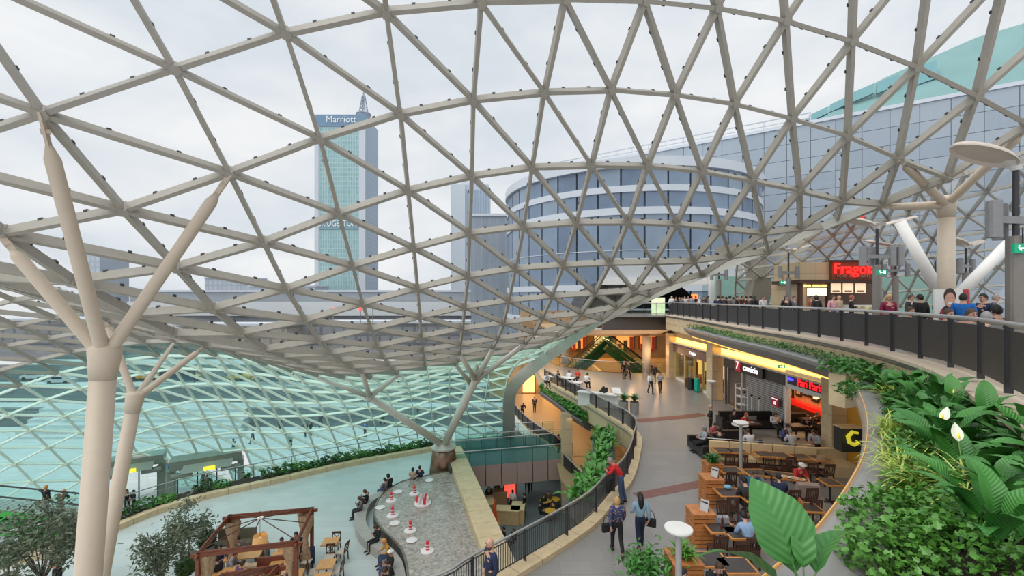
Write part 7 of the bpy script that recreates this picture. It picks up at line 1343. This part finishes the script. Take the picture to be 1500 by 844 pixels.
def cloud(m, pts, size, seed, up=.5, lobed=False, asp=.62):
    r_ = random.Random(seed)
    for p in pts:
        n = V((r_.gauss(0, 1), r_.gauss(0, 1), abs(r_.gauss(0, 1))*1.2+up)).normalized(); a = V((r_.gauss(0, 1), r_.gauss(0, 1), r_.gauss(0, .5))); a = (a - n*a.dot(n)).normalized(); b = n.cross(a); s = size*r_.uniform(.65, 1.25)
        if lobed:
            q = [(-.5, 0), (-.28, .42), (.02, .3), (.2, .5), (.3, .18), (.62, 0), (.3, -.18), (.2, -.5), (.02, -.3), (-.28, -.42)]; m.add([p + a*x*s + b*y*s + n*(abs(y)*s*.25) for x, y in q], [(0, 1, 2, 5), (2, 3, 4, 5), (0, 5, 8, 9), (5, 6, 7, 8)])
        else:
            m.add([p - a*s*.5, p + b*s*asp*.36 + n*s*.08 - a*s*.08, p + a*s*.5 - n*s*.05, p - b*s*asp*.36 + n*s*.08 - a*s*.08], [(0, 1, 2), (0, 2, 3)])
def bush(label, loc, rx, ry, rz_, n, size, m_, name='shrub', lobed=False, group=None, stem=True, shell=.55, cat='plant'):
    t = thing(name, label, cat, loc, 0, group); r_ = random.Random(hash(label) % 9973 if False else len(label)*37+n); pts = []
    for k in range(n):
        d = V((r_.gauss(0, 1), r_.gauss(0, 1), r_.gauss(0, 1))).normalized(); q = shell + (1-shell)*r_.random(); pts.append(V((d.x*rx*q, d.y*ry*q, rz_ + d.z*rz_*q)))
    m = MB(); cloud(m, pts, size, n+len(label), .4, lobed); m.obj('foliage', m_, t)['kind'] = 'stuff'
    if stem:
        m = MB()
        for k in range(9): a = r_.uniform(0, 6.28); m.tube([(0, 0, 0), (cos(a)*rx*.4, sin(a)*ry*.4, rz_*.8), (cos(a)*rx*.75, sin(a)*ry*.75, rz_*1.4)], [.012, .009, .005], 4, cap=False)
        m.obj('stems', M_STEM, t)
    return t
for x, y, rx, n, l in ((3.85, 4.5, .42, 430, 'light green lobed ivy shrub above the near planter edge'), (4.15, 4.2, .45, 430, 'lobed ivy shrub right of the one above the near planter edge'), (3.3, 3.85, .38, 400, 'lobed ivy shrub nearest the very large ribbed leaves'), (3.75, 3.7, .42, 400, 'lobed ivy shrub at the bottom edge of the picture'), (4.65, 5.0, .36, 360, 'lobed ivy shrub below the yellow grass'), (6.0, 6.6, .3, 300, 'ivy shrub hugging the middle of the metal edge'), (7.3, 8.0, .3, 300, 'ivy shrub hugging the far bend of the metal edge'), (8.35, 9.5, .28, 280, 'ivy shrub beyond the far bend of the metal edge'), (9.4, 11.0, .24, 260, 'ivy shrub near the far tip of the metal edge'), (9.95, 12.2, .24, 300, 'ivy shrub on the far tip of the planter'), (5.5, 5.9, .3, 280, 'ivy shrub at the metal edge left of the yellow grass')): bush(l, S(x, y)-V((0, 0, .1)), rx, rx, .30, int(n*1.7), .062, L_IVY, 'ivy_shrub', True)
UG = ['patch %s from the near end' % ORD[k] for k in (12, 10, 9, 7, 8, 6, 11, 5, 4, 3, 1, 2, 0, 13, 14, 15)]
for x, y in ((8.8, 9.0), (7.8, 8.6), (8.0, 7.7), (7.0, 6.6), (6.9, 7.6), (6.4, 5.7), (5.9, 6.2), (5.5, 5.2), (5.7, 4.7), (5.0, 4.4), (4.6, 4.7), (4.3, 4.0), (5.2, 3.9), (9.4, 10.4), (8.9, 11.4), (6.6, 4.9)):
    bush('dark green undergrowth between the peace lilies, %s' % UG.pop(0), S(x, y)-V((0, 0, .12)), .45, .45, .2, 280, .13, L_SHRUB, 'undergrowth', False, 'undergrowth of the foreground planter', stem=False)
# broad leaved plant at the bottom edge
c = PD(1180, 872, 3.25); t = thing('broad_leaf_plant', 'plant with very large ribbed leaves at the bottom edge, nearest the camera', 'plant', c)
BIG = [leaf(l, w, a, .22, 9, .06, .2, .75).mesh('leaf', [L_BIG, M_STEM], True) for l, w, a in ((.66, .52, .55), (.62, .27, .8), (.55, .3, .9), (.45, .2, .7))]
for k, az, el, s, ro in ((0, 2.1, 1.12, 1., -.35), (1, 2.95, .42, 1.05, .55), (2, .5, .7, .95, -.5), (3, 1.2, 1.2, .9, .2), (1, -2.4, .6, .8, .4), (3, -.6, .5, .9, -.3), (2, 1.5, .5, .8, 0)): put_leaf(t, BIG[k], (0, 0, 0), az, el, s, ro)
# ivy on the canopy
cl_ = [V((p.x, p.y, 5.45)) for p in offset(cp, -.80)]; r_ = random.Random(9)
for k in range(0, len(cl_)-1, 4):
    base = cl_[k]; m = MB(); pts = []
    for q in range(150): p = cl_[min(k+r_.randrange(5), len(cl_)-1)]; pts.append(p - base + V((r_.uniform(-.22, .45), r_.uniform(-.25, .25), r_.uniform(-.02, .26))))
    cloud(m, pts, .13, k, .5); t = thing('ivy_plant', 'ivy plant in the row along the grey planter canopy, %s from its near end' % ORD[k//4], 'plant', base, 0, 'ivy along the planter canopy'); m.obj('foliage', L_SHRUB, t)['kind'] = 'stuff'
base = V(bpy.data.objects['end_block'].location) + V((0, 0, .1)); m = MB(); pts = []
for q in range(420): a = r_.uniform(-.85, .85); pts.append(V((a, r_.uniform(-.45, .5), .12+r_.uniform(-.12, .2))))
for s_ in range(14):
    x = r_.uniform(-.9, .8); l = r_.uniform(.3, 1.15)*(1.1 if abs(x) < .35 else .8)
    for q in range(int(l*26)): pts.append(V((x+r_.gauss(0, .06), -.36+r_.gauss(0, .05), .1 - l*r_.random())))
cloud(m, pts, .12, 77, .2, True); t = thing('ivy_plant', 'ivy trailing down the sandstone end block of the canopy', 'plant', base); m.obj('foliage', L_SHRUB, t)['kind'] = 'stuff'
# hanging planters
MIDL = [leaf(l, l*.34, a, .3, 5, .05, .1).mesh('leaf', [L_LEAFY, M_STEM], True) for l, a in ((.34, .9), (.40, 1.2), (.30, .6))]
for k, p in enumerate(HP2[1:-1:2]):
    t = thing('leafy_plant', 'leafy plant in the hanging planter inside the railing bend, number %s from the near end' % ('one', 'two', 'three', 'four', 'five', 'six', 'seven', 'eight', 'nine', 'ten', 'eleven', 'twelve', 'thirteen', 'fourteen', 'fifteen', 'sixteen', 'seventeen', 'eighteen', 'nineteen')[min(k, 18)], 'plant', p+V((.05, 0, 0)))
    for q in range(24): put_leaf(t, rnd.choice(MIDL), (rnd.gauss(0, .25), rnd.gauss(0, .22), rnd.uniform(.0, .3)), q*2.4, rnd.uniform(.3, 1.3), rnd.uniform(1.15, 1.75), rnd.uniform(-.3, .3))
for k, p in enumerate(HP1[::2]): bush('low leafy plant in the row of the far hanging planter, %s from its near end' % ORD[k], p+V((.05, 0, -.05)), .6, .55, .42, 260, .3, L_LEAFY, 'leafy_plant', False, 'plants of the far hanging planter', stem=False)
# planting outside the plaza coping
bed = resample([p+V((0, 0, -.12)) for p in offset(COP, .95)], .95)
for k, p in enumerate(bed[1:34]):
    if k in (14, 15, 18): continue
    bush('low green plant in the bed along the plaza coping, %s from the far end' % ORD[k], p+V((.05, -.08, .05)), .7, .62, rnd.uniform(.18, .36), 150, .25, (L_SHRUB, L_BUSH, L_SHRUB, L_IVY)[k % 4], 'bed_plant', False, 'plants along the plaza coping', stem=False)
for k, (px, py) in enumerate(((378, 700), (412, 692), (357, 706))):
    p = G(px, py, ZP+.2); tuft('spiky_plant', 'spiky leaved plant in the bed, %s of the three near the doors' % ('middle', 'right', 'left')[k], p+V((-.2, .9, -.1)), L_SHRUB, 40, .7, .05, .05)
# trees and clipped balls
def tree(label, px, pyc, d, r, n, base_z=ZP, pot=True):
    c = PD(px, pyc, d); t = thing('olive_tree', label, 'tree', (c.x, d, base_z)); h = c.z-base_z; r_ = random.Random(n); m = MB(); m.tube([(0, 0, .3), (.05, 0, h*.45), (-.03, .02, h*.8)], [.06, .05, .035], 8); tips = []
    for k in range(16): a = k*2.4; e = V((cos(a)*r*r_.uniform(.4, .8), sin(a)*r*r_.uniform(.4, .8), h + r_.uniform(-.6, .8)*r)); m.tube([(0, 0, h*.62), V((0, 0, h*.75)).lerp(e, .5)+V((0, 0, .05)), e], [.028, .016, .006], 5); tips.append(e)
    m.obj('trunk', M_BARK, t); pts = []
    for k in range(n): e = r_.choice(tips); pts.append(e + V((r_.gauss(0, .24*r), r_.gauss(0, .24*r), r_.gauss(0, .2*r))))
    m = MB(); cloud(m, pts, .21, n, .3, asp=.55); m.obj('foliage', L_OLIVE, t)['kind'] = 'stuff'
    m = MB(); m.lathe([(.28, 0), (.36, .5), (.33, .5), (.30, .42), (.01, .42)], 16); m.obj('pot', mat('grey_pot', (.28, .28, .27), .5, var=.05), t)
tree('small olive-like tree beside the pergola', 276, 768, 20.6, .95, 1200); tree('olive-like tree in front of the taller one left of the pergola', 235, 815, 17, 1.0, 1300); tree('wide olive-like tree at the lower left corner', 62, 800, 16, 1.35, 2000); tree('olive-like tree right behind the nearest column', 112, 776, 18.5, 1.0, 1300)
def ballp(label, px, py, d, r):
    c = PD(px, py, d); t = thing('clipped_box_ball', label, 'plant', (c.x, d, ZP)); m = MB(); r_ = random.Random(int(px)); pts = [V((r_.gauss(0, 1), r_.gauss(0, 1), r_.gauss(0, 1))).normalized()*r*r_.uniform(.88, 1) + V((0, 0, c.z-ZP)) for k in range(700)]; cloud(m, pts, .1, 5, 0); m.ball((0, 0, c.z-ZP), r*.88, 12, 8); m.obj('foliage', L_BUSH, t)['kind'] = 'stuff'
    m = MB(); m.tube([(0, 0, .4), (0, 0, c.z-ZP)], .04, 6); m.obj('stem', M_BARK, t); m = MB(); m.lathe([(.26, 0), (.34, .55), (.31, .55), (.28, .45), (.01, .45)], 14); m.obj('pot', MATS['grey_pot'], t)
ballp('clipped box ball behind the pergola', 303, 790, 21.2, .42); ballp('clipped box ball in a pale pot at the bottom edge', 272, 830, 18.2, .40); ballp('clipped box ball at the far left under the tree', 12, 812, 19, .5)
# pots on the walkway
p = G(922, 606, 0)
for k, (dx, dy) in enumerate(((-.35, .1), (.3, -.1))):
    q = p + V((dx, dy, 0)); t = thing('planter_pot', ('left', 'right')[k] + ' tall grey pot of a leafy plant beside the white service desk', 'pot plant', q); m = MB(); m.lathe([(.27, 0), (.30, .8), (.27, .8), (.26, .7), (.01, .7)], 16); m.obj('pot', MATS['grey_pot'], t)
    lf = MB()
    for i in range(60):
        l_ = leaf(rnd.uniform(.5, .9), .1, 1.2, .3, 4); R = Matrix.Rotation(rnd.uniform(0, 6.28), 3, 'Z') @ Matrix.Rotation(-rnd.uniform(.5, 1.4), 3, 'Y'); lf.add([V((0, 0, .72)) + R @ V(v) for v in l_.v], l_.f)
    lf.obj('foliage', L_SHRUB, t, smooth=True)['kind'] = 'stuff'
for b_, l in ((SB[2], 'fern in the nearest slatted orange box'), (SB[3], 'fern in the farthest slatted orange box')): tuft('potted_fern', l, b_.location + V((0, 0, .88 if b_ is SB[2] else .97)), L_IVY if b_ is SB[2] else L_SHRUB, 80, .5, .07, .08, arch=1.3)
p = G(945, 868, 0); t = thing('planter_pot', 'round pot of a leafy bush at the bottom edge of the walkway', 'pot plant', p); m = MB(); m.lathe([(.3, 0), (.36, .55), (.32, .55), (.3, .45), (.01, .45)], 16); m.obj('pot', MATS['grey_pot'], t); m = MB(); r_ = random.Random(3); cloud(m, [V((r_.gauss(0, .3), r_.gauss(0, .3), .75+r_.gauss(0, .16))) for k in range(420)], .2, 6, .5); m.obj('foliage', L_SHRUB, t)['kind'] = 'stuff'
